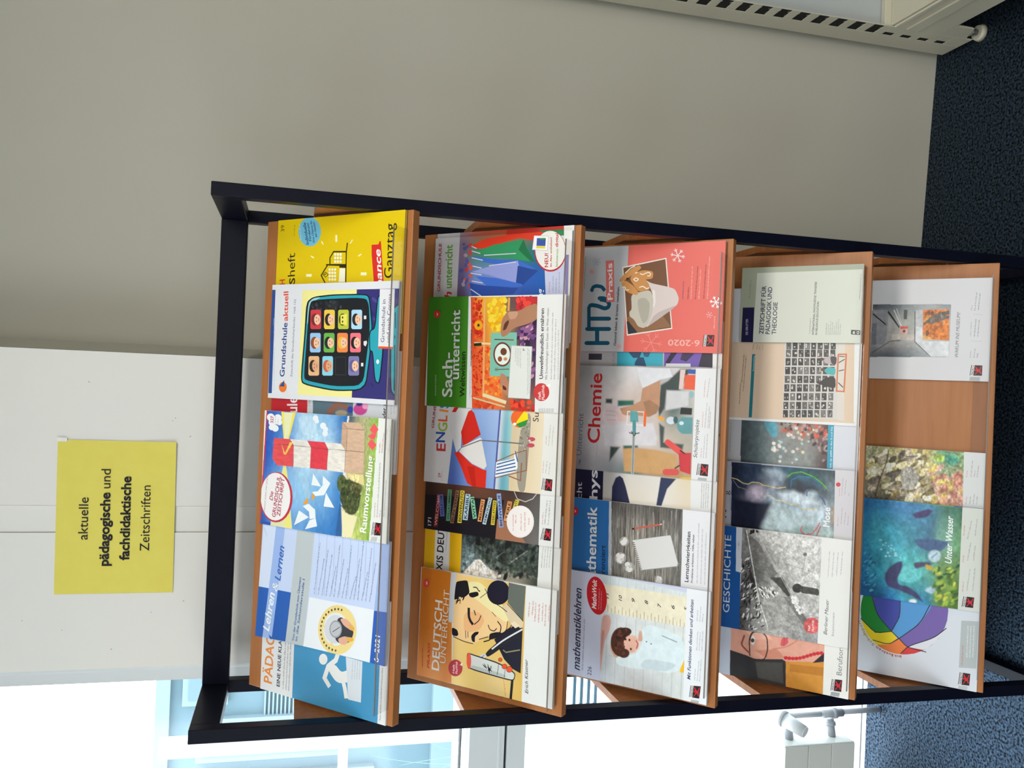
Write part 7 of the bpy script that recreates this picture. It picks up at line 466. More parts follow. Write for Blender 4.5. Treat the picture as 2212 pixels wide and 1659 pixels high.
('e','#a8a4a0',17.7,76.6,0.1,-1.7,-2.6,-0.1),('e','#a8a4a0',20.6,81.5,0.1,-1.3,-1.9,-0.1),('e','#d0ccc8',19.9,79.4,0,-1.5,-2.8,-0.1),('p','#6c6a68',[28.5,71.7,28.9,62.4,14.5,61.8,14,71.1]),('e','#d0ccc8',18.8,64.6,0.1,-1.4,-1.3,0),('e','#807c78',24.8,68,0.1,-1.1,-2.7,-0.1),('e','#a8a4a0',18.5,64,0.1,-1.1,-1.3,0),('p','#585654',[29.1,59.1,29.6,49.8,15.2,49.2,14.7,58.5]),('e','#a8a4a0',22.3,52.4,0,-0.7,-2.8,-0.1),('e','#a8a4a0',18.9,53.5,0.1,-1.1,-1.9,-0.1),('e','#1a1a1a',25.5,54.2,0.1,-1.3,-2.6,-0.1),('p','#241e1c',[81.6,81.8,85.3,74.1,93.8,65.5,95.5,46.8,72.8,45.3,74.2,58.1,78.4,71.6],0.2,1),('p','#3aa6a8',[107.6,69.4,114.6,60.8,112.9,46.8,98.2,47.6,100.1,62.4],0.2,1),('p','#b0a4a8',[128.6,71.3,137.5,58.3,135.4,45.5,119.1,46.6,121,65.4],0.2,1),('p','#3c3438',[135.8,58.3,135.4,45.5,119.1,46.2,121.2,55.5],0.2,1),('e','#5a3c30',109.2,71,0.1,-3.6,-3.2,-0.1,0.2),('e','#4a3830',129.7,73.6,0.1,-3.6,-3.2,-0.2,0.2),
('e','#3a2820',83.3,78.5,0.1,-3.1,-2.8,-0.1,0.2),('l','#c8662c',2.5,[140,43,140.3,28.2,67,29.7,67.4,43.5,140,43]),('l','#2c2422',1.55,[123.4,41.3,130.6,30.6]),('l','#2c2422',1.55,[107.2,40.7,109.8,30.9]),('l','#2c2422',1.75,[84.1,40.9,75.2,31.8]),('l','#2c2422',1.35,[136.1,41.1,135.6,30.8]),('d','#6a5c58',60.8,226.8,136.6,223.1,2.5),('d','#6a5c58',77.8,230.4,136.5,227.9,2.5),('d','#6a5c58',33.7,233.6,77.7,232.9,2.4),('d','#8a7c74',147.7,210.2,157.5,208.9,2.4),('d','#8a7c74',147.8,202.2,157.6,201.2,2.4),('d','#8a7c74',147.2,196.9,157.6,196.1,2.4),('d','#8a7c74',146.8,190.9,157.7,190.1,2.4),]),
dict(i=3,u=0.2575,v=0.0115,w=0.112,h=0.29,t=0.0135,th=0.003,rot=0,res=0,bg='#c9ccd4',label='plain white booklet behind the theology journal on the fourth shelf',curl=0,page='#d8d6d0',ops=[
('d','#a4a8b0',74.5,245.7,104,246.4,1.4),]),
dict(i=3,u=0.2572,v=0.0115,w=0.154,h=0.2365,t=0.0205,th=0.006,rot=0,res=0,bg='#9ba28e',label='small grey green text cover journal with a navy corner block',curl=0,page='#d8d6d0',ops=[
('p','#c6cabf',[142.5,205.7,143.5,0.5,-4.9,-2,-6.1,209.4]),('p','#14163f',[71.6,232.6,71.8,208.9,-7.3,208.8,-6.3,233.1]),('t','#a4a8c4','DE GRUYTER',15.2,219.9,48.4,220.7,4.8,1,0),('d','#767c6c',90.8,218.1,132,216.8,3.4),('t','#262c46','ZEITSCHRIFT FÜR',16.8,188.3,115.7,186.1,9,1,0),('t','#262c46','PÄDAGOGIK UND',16.8,175.5,113,174.1,9,1,0),('t','#262c46','THEOLOGIE',16.4,162.8,81.8,162.1,8.9,1,0),('t','#8a8c8a','THEMENHEFT:',16.7,95.4,50.2,94.9,2.9,0,0),('t','#4a4e58','INTERNATIONAL KNOWLEDGE TRANSFER',16.3,88.6,121.7,86.9,4.1,1,0),('t','#4a4e58','IN RELIGIOUS EDUCATION',15.8,82.3,81.5,81.3,4.1,1,0),('d','#5c6068',16.4,65,40.7,64.4,2),('d','#80848c',16.4,61.3,38.4,60.6,2),('d','#80848c',16.4,57.5,43,57,2),('d','#80848c',16.5,53.8,41.9,53.2,2),('d','#80848c',16.5,50.1,37.2,49.3,2),('d','#80848c',16.5,46.4,44.1,45.9,1.9),('d','#80848c',16.5,42.7,47.6,42.3,1.9),('d','#80848c',16.5,39,40.7,38.3,1.9),
('d','#50545c',85,5.4,134.6,4.5,1.7),('p','#2a2c2a',[25.8,19.2,24.7,-1.8,15.8,-1.3,17.1,19.3]),('t','#e4e4e4','G',17.8,4.3,23.5,4.6,4.7,1,0),('t','#e4e4e4','B',18.5,12.1,23.5,12.2,4.2,1,0),]),
dict(i=4,u=-0.4383,v=0.0115,w=0.21,h=0.297,t=0.005,th=0.004,rot=0,res=0,bg='#ccd1da',label='white magazine with a large multicoloured beach ball, leftmost on the bottom shelf',curl=0,page='#d8d6d0',ops=[
('e','#6f5ca0',142.9,139.4,13.9,-82.5,-92.3,-3.4),('p','#147a2c',[185.1,211.9,176.4,216.3,167.3,220,157.9,222.8,148.4,224.7,138.8,225.7,129.2,225.9,119.8,225.2,110.6,223.6,85.7,194.9,95.3,163.8,125,192.4,164.6,203.9]),('p','#3a4498',[171.8,204.2,180.5,148.9,129.1,147.7,95.3,163.8,125,192.4]),('p','#4f90c8',[180.5,148.9,190.5,85.2,156.5,89.7,121.8,108.1,81.9,146.9,94.7,163.1,127.3,147.9]),('p','#dcc41c',[61.1,190.7,65.4,196.5,70.4,202,75.9,207,82,211.5,88.6,215.4,95.6,218.8,102.9,221.5,110.6,223.6,85.7,194.9,94.7,163.1,82.3,150.5,66,167.6]),('p','#dc783c',[49.6,142.8,49.2,149.2,49.3,155.5,50,161.7,51.2,167.9,52.9,173.9,55.1,179.7,57.8,185.3,61.1,190.7,66,167.6,81.5,147.6,67,131.8]),('p','#cc3a3a',[67,99.8,63.5,104.8,60.4,109.9,57.6,115.1,55.3,120.5,53.3,126,51.6,131.6,50.4,137.2,49.6,142.8,67.4,131.8]),('p','#d2d4dc',[67.7,131.8,81.6,106.6,96.1,81.9,110.7,66.7,120.9,61.9,112.9,64.8,105.2,68.2,97.8,72.2,90.8,76.8,84.1,81.9,77.9,87.4,72.1,93.4,67,99.8]),
('l','#2c2c34',1.76,[162.8,203.8,125,192.4,94.7,163.1,82.2,147.6,67,131.8,63.5,94.9],0,1),('l','#2c2c34',1.76,[173.4,148.6,129.1,147.7,94.7,163.1],0,1),('l','#2c2c34',1.67,[172.6,87.7,121.1,108.1,82.2,147.6,65.6,167.6,69.7,199.4],0,1),('l','#2c2c34',1.76,[112.2,225.3,85.3,194.9,94.7,163.1],0,1),('l','#2c2c34',1.66,[120,59,95.4,81.8,69.6,129.3,51.3,143.5],0,1),('t','#a84a3c','i',47.6,142,47.3,144.5,6,1,0),('t','#a84a3c','n',47.3,145.1,47.1,150,6,1,0),('t','#a84a3c','k',47,151.4,47.2,156.2,6,1,0),('t','#a84a3c','l',47.3,157.6,47.6,160,6,1,0),('t','#a84a3c','u',47.6,160.6,48.4,165.4,6,1,0),('t','#a84a3c','s',48.6,166.7,49.8,171.4,6,1,0),('t','#a84a3c','i',50.2,172.7,50.9,175,6,1,0),('t','#a84a3c','v',51.1,175.6,52.8,180.1,6,1,0),('t','#a84a3c','e',53.4,181.3,55.5,185.6,6,1,0),('t','#a84a3c','n',56.1,186.8,58.6,191,6,1,0),('t','#a08c3c','S',61.2,194.8,64.5,198.9,6,1,0),('t','#a08c3c','c',65.4,200,68.8,203.6,6,1,0),
('t','#a08c3c','h',69.7,204.5,73.4,207.8,6,1,0),('t','#a08c3c','u',74.5,208.7,78.5,211.7,6,1,0),('t','#a08c3c','l',79.6,212.5,81.7,213.9,6,1,0),('t','#a08c3c','s',82.3,214.3,86.7,216.9,6,1,0),('t','#a08c3c','p',87.9,217.5,92.6,219.8,6,1,0),('t','#a08c3c','o',93.9,220.4,98.7,222.3,6,1,0),('t','#a08c3c','r',100.1,222.8,103.7,223.9,6,1,0),('t','#a08c3c','t',104.6,224.2,108.1,225.1,6,1,0),('p','#aab2b4',[140.3,32.3,143.6,1.3,47.8,2.7,43.7,33.5]),('d','#c84a50',49.1,27,91.4,26.6,2.75),('d','#e4e8e8',67.1,19.1,132.3,19,2.43),('d','#e4e8e8',68.2,13.7,133.3,13.6,2.45),('d','#e4e8e8',69.3,8.3,134.2,8.2,2.45),('p','#1a1a1c',[9.2,33.8,34.5,31.4,34.5,30.2,9.3,32.6]),('p','#d8d8d8',[9.8,32.6,34.5,30.2,34.6,25.7,10.2,27.7]),('t','#1c1c1e','FRIEDRICH',10.6,28.2,33.6,26.3,3.4,1,0),('p','#1c1a1c',[9.7,27.7,34.6,25.7,34.9,12.5,10.7,13.5]),('p','#c01c2c',[12.3,25.9,18.7,22,23.6,22.7,30.9,24.8,32.2,23.6,26.1,20.2,25,17.8,32.9,15.3,31.5,14,22.7,16.1,16.7,14.3,13.5,15.4,19.6,18.6,19,20.3,11.9,24.3]),
('e','#c01c2c',22.8,24.3,0.2,-1.4,-2,-0.1),('p','#b4b8bc',[-3,34.3,7.1,32.2,7.7,16.4,-1,17.3]),]),
dict(i=4,u=-0.2736,v=0.0115,w=0.21,h=0.297,t=0.0125,th=0.006,rot=0,res=0.95,bg='#1f6c98',label='turquoise underwater magazine with diving animals and fish, second on the bottom shelf',curl=0,page='#d8d6d0',ops=[
('g',[-4.7,230.4,211.3,228.3,208,36.2,-1.6,38.9],[['#154e84','#1c6a9c','#2078a4','#1a5c90'],['#124a78','#2a8aa4','#3c9cb0','#2a6c9c'],['#1868a0','#4aa4b4','#3f9cb4','#3a7cb0'],['#3a94ac','#5ac0c0','#4a94ac','#4078a8'],['#2f7ca0','#5aa49c','#4a7c98','#4a84a8'],['#5a7c3c','#6a8c50','#7aa894','#4a7c70'],['#4a6c2c','#5a7c44','#6a9c70','#3c6a54']]),('n',0.28,18,12,[-4.7,230.4,211.3,228.3,208,36.2,-1.6,38.9],3),('e','#68c4c8',58.4,133.5,3.7,-25.4,-17.5,-0.6,5),('p','#3e4068',[44.3,181.3,66.9,172.9,81.9,155.4,84.1,146.7,70.9,145.2,44.5,155.7,32.9,150.4,33.4,135.8,22.3,116.2,1.9,101.1,13.4,123.8,22.1,151.6,25.9,173],5,1),('p','#4a6288',[133.4,126.6,138.2,88.7,135.2,57.5,112.1,75.3,112.2,100.4,120.2,119.7],5,1),('p','#46406a',[185.7,131.7,199.4,103.5,197.2,90.8,181.9,102.9,175.9,124.9],5,1),('p','#54506c',[84.1,126.4,89.6,99.5,86.2,86.8,75.6,111.7,70.8,121.1],5,1),('e','#b4ccd8',103,85.9,1.6,-11.8,-12.5,-0.5,5),
('l','#4a5c84',1.61,[99.6,90.5,109.5,81.4],5,1),('p','#c8a83c',[84,102.5,79.2,86.6,71.8,89.5,73.7,100.6],5,1),('p','#a8c4d4',[35.7,97.6,41.1,85.2,31.3,81.1,23.3,87.7,28,102.1],5,1),('e','#dfeef4',2.5,123.4,1.2,-7,-4.9,-0.1,5),('s',['#9cb848','#c8c850','#4a6c2c','#2c5030','#7a9c3c'],[75.8,86.5,89.2,40.5,3.4,40,7,80.9],60,7.58,3.4,40,41,5),('s',['#a8dce0','#88c8d4'],[145.5,202.3,102,151.2,81.7,144,83.3,183.4],20,2.01,2.2,0,42,5),('s',['#3a8cb0','#1a5480','#4aa0bc'],[92.5,222.2,95.4,200.4,13.1,197.4,9.2,222.4],50,4.74,1.8,40,43,5),('n',0.2,6,5,[-4.7,230.4,211.3,228.3,208,36.2,-1.6,38.9],4),('l','#7cb440',2.81,[211.5,226.6,210.2,54]),('t','#e2eef2','Unter Wasser',91.4,54.1,189.5,54.5,13,1,1),('p','#cacec8',[254.6,37.8,254.1,-28.5,-22.7,-26.3,-1.7,39.5]),('d','#c84a50',152,33,172.8,31.9,2.42),('d','#c84a50',97.2,32.3,114.5,31.7,2.42),('d','#c84a50',37.4,31.1,59.8,30.4,2.43),('d','#7a7e80',101.8,24.3,140,19.6,2.43),
('d','#7a7e80',146.1,25.8,184.5,19.6,2.42),('d','#7a7e80',103.2,13.8,137.7,11.4,2.42),('d','#7a7e80',40.3,23.6,85.4,19.2,2.43),('d','#7a7e80',41.9,13.1,90.1,10.3,2.43),('d','#7a7e80',154.6,12.5,189,10.1,2.42),('p','#1a1a1c',[6.6,32.8,28.3,29.9,28.4,28.7,6.7,31.5]),('p','#d8d8d8',[7.1,31.4,28.4,28.7,28.4,24.1,7.3,26.4]),('t','#1c1c1e','FRIEDRICH',7.7,27,27.6,24.7,3.4,1,0),('p','#1c1a1c',[6.8,26.5,28.4,24.1,28.7,10.6,7.3,11.9]),('p','#c01c2c',[9,24.6,14.5,20.6,18.8,21.1,25.2,23.2,26.3,22,21,18.6,20,16.1,26.9,13.4,25.7,12.1,17.9,14.4,12.6,12.6,9.8,13.8,15.3,17.1,14.8,18.7,8.7,23]),('e','#c01c2c',18.1,22.8,0.3,-1.4,-1.7,0),]),
dict(i=4,u=-0.1606,v=0.0115,w=0.21,h=0.297,t=0.0055,th=0.0045,rot=0,res=1.25,bg='#8a8460',label='magazine with a painted cluster of ochre rocks and leaves, middle of the bottom shelf',curl=0,page='#d8d6d0',ops=[
('g',[-22.4,228.2,209.8,226.6,207.9,38.3,-3.8,37],[['#4a4c48','#6c6c60','#a8a888'],['#8a7a50','#6a6450','#b0ac80'],['#a89858','#7a766c','#b8a868'],['#b8a060','#9a927c','#c0b070'],['#c0a080','#c08c70','#6aa07c'],['#a87c6c','#b88c70','#7a9c70']]),('s',['#b8a868','#5a5240','#c8bc90','#7a6c48','#a89c88','#6c6458','#e0d8b8'],[189,222.5,208.3,108.4,100.9,91.9,98.5,219.1],90,14.94,7.3,50,45,2.2),('s',['#c89484','#b87c6c','#d8b0a0','#c8b068'],[173.2,107.1,178.7,40.3,102.9,39.2,100.9,91.9],34,11.54,7.01,30,46,2.2),('p','#a09c94',[165.3,158.4,174.3,136,147.5,119,121.6,130.9,123,153.6],2.2,1),('p','#4a9c84',[202.1,73.6,200.3,51.8,188.6,46.8,178.5,63.4,189.8,74.7],2.2,1),('p','#9cb858',[202.2,95.5,200.4,73.5,186.2,76.1,185,91.7],2.2,1),('l','#4a3424',2.1,[202.8,182.8,177.5,185.2,132.9,200.2,99.9,205.7],2.2,1),('l','#4a3424',1.7,[197.4,159.6,191.3,146.3,194.5,127.1],2.2,1),('n',0.45,9,7,[-22.4,228.2,209.8,226.6,207.9,38.3,-3.8,37],6),
('n',0.5,4,3,[-22.4,228.2,209.8,226.6,207.9,38.3,-3.8,37],7),('p','#ced1d2',[261.6,40.2,265.4,-24.2,4.1,-21.3,-3.8,37]),('d','#c84a50',158.7,32,172.6,31.3,2.41),('d','#c84a50',103,31.6,119.3,30.6,2.42),('d','#77797c',159.4,24.4,193.9,22.6,2.51),('d','#77797c',159.9,18.4,173.8,17.4,2.41),('d','#77797c',159.7,13.3,184.6,11.1,2.41),('d','#77797c',104.4,24.6,119.9,24,2.51),('d','#77797c',104.4,18.6,125.8,16.9,2.42),('d','#77797c',104.3,12.5,122.2,11.4,2.41),]),
dict(i=4,u=0.1953,v=0.0115,w=0.212,h=0.297,t=0.0095,th=0.005,rot=0,res=0.95,bg='#cbccd0',label='white magazine with a museum corridor photo, right end of the bottom shelf',curl=0,page='#d8d6d0',ops=[
('g',[46.7,227.2,159.7,224.9,158.3,74.4,48.9,74.3],[['#5c6068','#8a8c90','#8a8c90','#4a4e56'],['#585e66','#a8a4a2','#b0b0b0','#5a6068'],['#56606a','#a8a4a2','#a8aaa4','#70787c'],['#5c666c','#9c9c9a','#9ca09a','#80888c'],['#8a9298','#b0b4b8','#b0b4b6','#9a9ea2'],['#a4aaae','#b0b4b8','#a8acb0','#9a9ea2'],['#a8acb0','#b0b4b8','#a8acb0','#8a9096']]),('p','#8a8c92',[148.9,224.5,147.2,192.4,86.4,195.3,72.6,199.9,73.7,223]),('p','#6c7078',[119.6,224.7,118.2,215.7,72.4,215.2,72.3,225.6]),('p','#26282e',[141.9,224.3,118.2,197.7,114,196.8,137.7,224.1]),('p','#2a2c32',[147.2,193.7,111.3,169.7,108,170.8,141.7,194.8]),('l','#dcdce0',2.1,[147.1,182.3,114,167.2]),('l','#c8c8cc',1.6,[149.8,177.3,122.3,167.5]),('p','#3a3e44',[148.2,163.5,148.2,156,127.7,156.5,127.7,162.7]),('p','#c4beb4',[96.2,184.2,96.2,169.1,85.3,168.7,83.8,185]),('p','#c8a498',[111.3,170.4,112.4,153.9,94.9,153.3,94.8,169.8]),('p','#cc4434',[112.4,168.4,112.9,153.5,108,153.3,106.4,168.2]),
('e','#5a2c24',102.5,161.1,0.1,-3,-3.2,-0.1),('p','#b8b0a8',[94.9,168.3,96.3,140.5,82.8,140,83.9,168.7]),('l','#1c2028',1.3,[143.9,141.7,80,139.9,49.3,108.2]),('l','#30343a',1.3,[82.5,167.4,81,187.5,55.7,222.4]),('p','#ccd0d4',[111.3,138.6,111.3,125.8,81.5,124.7,81.4,75.2,49.9,74.1,49.3,108.2,80.9,138.7]),('p','#b4b8bc',[146.7,139.8,147.9,126.1,111.3,125.8,111.3,138.6]),('p','#cf7428',[147.9,126.1,148.2,76.8,82.5,75,86.9,124.9],1),('p','#e0a45c',[97.8,125.3,98.3,123.3,84.4,103.4,84.2,123.8],1),('s',['#8a4c20','#e09040','#b8601c','#6a4028'],[143.8,125,143.4,79.1,87.3,77.1,89.7,123],22,5.4,3.8,10,48,1),('p','#5a524c',[119.4,125.3,138.2,105.3,146,76.8,138,76.5,130.2,102.6,114,123.9],1),('p','#6a605a',[122.1,114.4,135.5,90.7,135.4,76.9,130,76.7,116.7,109.4],1),('l','#8a8078',1.8,[146.2,93.5,119.4,87.8],1),('n',0.15,6,6,[46.7,227.2,159.7,224.9,158.3,74.4,48.9,74.3],24),('n',0.5,5,4,[147.9,126.1,148.2,76.8,82.5,75,86.9,124.9],25),
('t','#55565c','WARUM INS MUSEUM?',48.6,57.2,142.1,56.3,6.6,0,1),('d','#8a8c90',145.7,35.3,157.5,34.4,2.4),('d','#44464c',145.1,29.3,182.4,26.9,2.3),('d','#44464c',146.1,22.8,181,20.8,2.3),('d','#8a8c90',91.5,35.3,121.9,34.5,2.3),('d','#44464c',91.3,28.3,128.5,26.4,2.4),('d','#44464c',91.4,22.1,128.4,20.4,2.3),('d','#8a8c90',48,33.8,62.5,33.4,2.3),('d','#55575c',48.1,27.5,67.9,25.7,2.3),('d','#55575c',48.2,21.7,58.8,20.3,2.4),('l','#b4b4b8',0.75,[137.7,33,136.3,15.6]),('l','#b4b4b8',0.75,[82.8,34.5,82,14.9]),('p','#1a1a1c',[11.6,34.8,33,32.3,33,31.1,11.6,33.5]),('p','#d8d8d8',[12,33.5,33,31.1,32.9,26.3,12.1,28.1]),('t','#1c1c1e','FRIEDRICH',12.5,28.8,32.1,27,3.5,1,0),('p','#1c1a1c',[11.6,28.2,32.9,26.3,32.7,12.5,11.7,12.6]),('p','#c01c2c',[13.8,26.2,19.1,22.2,23.3,23,29.7,25.4,30.8,24.1,25.4,20.4,24.3,17.7,31,15.3,29.8,13.9,22.2,15.9,17,13.7,14.2,14.8,19.7,18.5,19.3,20.2,13.3,24.5]),('e','#c01c2c',22.7,24.7,0,-1.6,-1.7,-0.1),
('p','#a4a6aa',[1,35.2,9,33.8,8.5,15.8,0.1,16.4]),]),
]
# ------------------------------------------------------------------ magazines
KP = 1.13
LAY = 1.2e-5
GAP = .0006
def last_soft(d):
    r = -1
    for i, o in enumerate(d['ops']):
        ix = {'p': 3, 'e': 8, 'l': 4, 's': 8}.get(o[0])
        if o[0] == 'n' or (ix and len(o) > ix and o[ix] >= .5): r = i
    return r
def chaik(p, closed):
    for _ in range(2):
        o = [] if closed else [p[0]]; n = len(p)
        for i in range(n if closed else n-1):
            a, b_ = p[i], p[(i+1) % n]; o += [(a[0]*.82+b_[0]*.18, a[1]*.82+b_[1]*.18), (a[0]*.18+b_[0]*.82, a[1]*.18+b_[1]*.82)]
        if not closed: o.append(p[-1])
        p = o
    return p
def vnoise(ny, nx, fy, fx, seed):
    """smooth value noise with four octaves, fy/fx = cells per feature"""
    R = np.random.RandomState(seed); out = np.zeros((ny, nx)); amp = 1; tot = 0
    for o in range(4):
        gy, gx = int(ny/fy)+3, int(nx/fx)+3; g_ = R.rand(gy, gx)*2-1; y = np.arange(ny)/fy; x = np.arange(nx)/fx
        y0 = y.astype(int); x0 = x.astype(int); ty = y-y0; tx = x-x0; ty = (ty*ty*(3-2*ty))[:, None]; tx = (tx*tx*(3-2*tx))[None, :]
        a = g_[np.ix_(y0, x0)]; b_ = g_[np.ix_(y0, x0+1)]; c = g_[np.ix_(y0+1, x0)]; e = g_[np.ix_(y0+1, x0+1)]
        out += amp*((a*(1-tx)+b_*tx)*(1-ty)+(c*(1-tx)+e*tx)*ty); tot += amp; amp *= .55; fy = max(1, fy/2); fx = max(1, fx/2)
    return out/tot*1.7
def canvas(d):
    """the soft photographic part of a printed cover, as a fine grid of inked cells"""
    Wm, Hm = d['w']*1000, d['h']*1000; nx, ny = int(Wm/d['res'])+1, int(Hm/d['res'])+1
    gx = np.linspace(0, Wm, nx); gy = np.linspace(0, Hm, ny); X, Y = np.meshgrid(gx, gy); C = np.empty((ny, nx, 3)); C[:] = lin(d['bg'], KP)[:3]
    def box_of(p, m):
        xs = [q[0] for q in p]; ys = [q[1] for q in p]
        i0, i1 = np.searchsorted(gx, [min(xs)-m, max(xs)+m]); j0, j1 = np.searchsorted(gy, [min(ys)-m, max(ys)+m]); return slice(j0, min(j1+1, ny)), slice(i0, min(i1+1, nx))
    def sdist(p, x, y, closed=True):
        dd = np.full(x.shape, 1e9); ins = np.zeros(x.shape, bool); n = len(p)
        for i in range(n if closed else n-1):
            ax, ay = p[i]; bx_, by_ = p[(i+1) % n]; ex, ey = bx_-ax, by_-ay; L2 = ex*ex+ey*ey+1e-9
            tt = np.clip(((x-ax)*ex+(y-ay)*ey)/L2, 0, 1); dd = np.minimum(dd, np.hypot(x-ax-tt*ex, y-ay-tt*ey))
            if closed: ins ^= ((ay > y) != (by_ > y)) & (x < ex*(y-ay)/(ey if abs(ey) > 1e-9 else 1e-9)+ax)
        return np.where(ins, -dd, dd) if closed else dd
    def blend(sl, sd, s, col):
        s = max(s, d['res']*.8); a = np.clip(.5-sd/s, 0, 1); a = (a*a*(3-2*a))[..., None]; C[sl] = C[sl]*(1-a)+np.array(lin(col, KP)[:3])*a
    def ep(o, n=20): return [(o[0]+o[2]*math.cos(t)+o[4]*math.sin(t), o[1]+o[3]*math.cos(t)+o[5]*math.sin(t)) for t in (2*math.pi*k/n for k in range(n))]
    def drawpoly(p, s, col):
        sl = box_of(p, s)
        if X[sl].size: blend(sl, sdist(p, X[sl], Y[sl]), s, col)
    last = last_soft(d)
    for oi, o in enumerate(d['ops']):
        if oi > last: break
        k = o[0]
        if k == 'p':
            p = [(o[2][i], o[2][i+1]) for i in range(0, len(o[2]), 2)]; p = chaik(p, True) if len(o) > 4 else p; drawpoly(p, o[3] if len(o) > 3 else 0, o[1])
        elif k == 'e': drawpoly(ep(o[2:8]), o[8] if len(o) > 8 else 0, o[1])
        elif k == 'l':
            p = [(o[3][i], o[3][i+1]) for i in range(0, len(o[3]), 2)]; p = chaik(p, False) if len(o) > 5 and len(p) > 2 else p; s = o[4] if len(o) > 4 else 0; sl = box_of(p, s+o[2])
            if X[sl].size: blend(sl, sdist(p, X[sl], Y[sl], False)-o[2]/2, s, o[1])
        elif k == 'g':
            q = o[1]; rows = o[2]; nr, nc = len(rows), len(rows[0]); TL, TR, BR, BL = [np.array((q[i], q[i+1])) for i in (0, 2, 4, 6)]
            sl = box_of([TL, TR, BR, BL], 1); x, y = X[sl], Y[sl]
            if not x.size: continue
            u = np.full(x.shape, .5); v = np.full(x.shape, .5)
            for _ in range(7):
                P = [(1-u)*(1-v)*TL[k_]+u*(1-v)*TR[k_]+u*v*BR[k_]+(1-u)*v*BL[k_] for k_ in (0, 1)]; fx, fy = P[0]-x, P[1]-y
                Du = [(1-v)*(TR[k_]-TL[k_])+v*(BR[k_]-BL[k_]) for k_ in (0, 1)]; Dv = [(1-u)*(BL[k_]-TL[k_])+u*(BR[k_]-TR[k_]) for k_ in (0, 1)]
                det = Du[0]*Dv[1]-Du[1]*Dv[0]; u = np.clip(u-(fx*Dv[1]-fy*Dv[0])/det, -1, 2); v = np.clip(v-(fy*Du[0]-fx*Du[1])/det, -1, 2)
            inside = (u > -.003) & (u < 1.003) & (v > -.003) & (v < 1.003); cs = np.array([[lin(h, KP)[:3] for h in r] for r in rows])
            fr = np.clip(v, 0, 1)*(nr-1); fc = np.clip(u, 0, 1)*(nc-1); i0 = np.minimum(fr.astype(int), nr-2) if nr > 1 else fr.astype(int); j0 = np.minimum(fc.astype(int), nc-2)
            tr = (fr-i0)[..., None]; tc_ = (fc-j0)[..., None]; tr = tr*tr*(3-2*tr); tc_ = tc_*tc_*(3-2*tc_)
            col = (cs[i0, j0]*(1-tc_)+cs[i0, j0+1]*tc_)*(1-tr)+(cs[i0+1, j0]*(1-tc_)+cs[i0+1, j0+1]*tc_)*tr; C[sl] = np.where(inside[..., None], col, C[sl])
        elif k == 's':
            _, cols, pf, n, ra, rb, ang, seed = o[:8]; sf = o[8] if len(o) > 8 else 0; R = random.Random(seed*77+3); poly = [(pf[i], pf[i+1]) for i in range(0, len(pf), 2)]
            xs = [p[0] for p in poly]; ys = [p[1] for p in poly]; made = tries = 0
            while made < n and tries < n*30:
                tries += 1; x, y = R.uniform(min(xs), max(xs)), R.uniform(min(ys), max(ys))
                if sdist(poly, np.array([x]), np.array([y]))[0] > 0: continue
                made += 1; s1 = R.uniform(.6, 1.15); t = math.radians(90-ang+R.uniform(-35, 35)) if ang else R.uniform(0, 6.28); a_, b_ = ra*s1, rb*s1*R.uniform(.8, 1.1)
                drawpoly(ep((x, y, math.cos(t)*b_, math.sin(t)*b_, -math.sin(t)*a_, math.cos(t)*a_), 10), min(sf, 1.6*min(a_, b_)), R.choice(cols))
        elif k == 'n':
            _, amp, lx, ly, pf, seed = o; p = [(pf[i], pf[i+1]) for i in range(0, len(pf), 2)]; sl = box_of(p, 1); x = X[sl]
            if not x.size: continue
            msk = np.clip(.5-sdist(p, x, Y[sl])/1.5, 0, 1); nz = vnoise(*x.shape, ly/d['res'], lx/d['res'], seed)
            C[sl] = np.clip(C[sl]*np.exp(nz*amp*msk)[..., None], 0, .93)
    return X, Y, C
def picture(d, root, z):
    X, Y, C = canvas(d); ny, nx = X.shape; me = bpy.data.meshes.new('cover_picture'); nv = nx*ny; co = np.stack([X.ravel()/1000, Y.ravel()/1000, np.full(nv, z)], 1).astype(np.float32)
    i = (np.arange(ny-1)[:, None]*nx+np.arange(nx-1)[None, :]).ravel(); q = np.stack([i, i+1, i+nx+1, i+nx], 1).astype(np.int32); nf = len(q)
    me.vertices.add(nv); me.vertices.foreach_set('co', co.ravel()); me.loops.add(nf*4); me.loops.foreach_set('vertex_index', q.ravel()); me.polygons.add(nf)
    me.polygons.foreach_set('loop_start', np.arange(0, nf*4, 4, dtype=np.int32)); me.update(calc_edges=True)
    a = me.attributes.new('Col', 'FLOAT_COLOR', 'POINT'); cc = np.ones((nv, 4), np.float32); cc[:, :3] = C.reshape(-1, 3); a.data.foreach_set('color', cc.ravel())
    me.validate(); return link('cover_picture', me, M['print'], root)
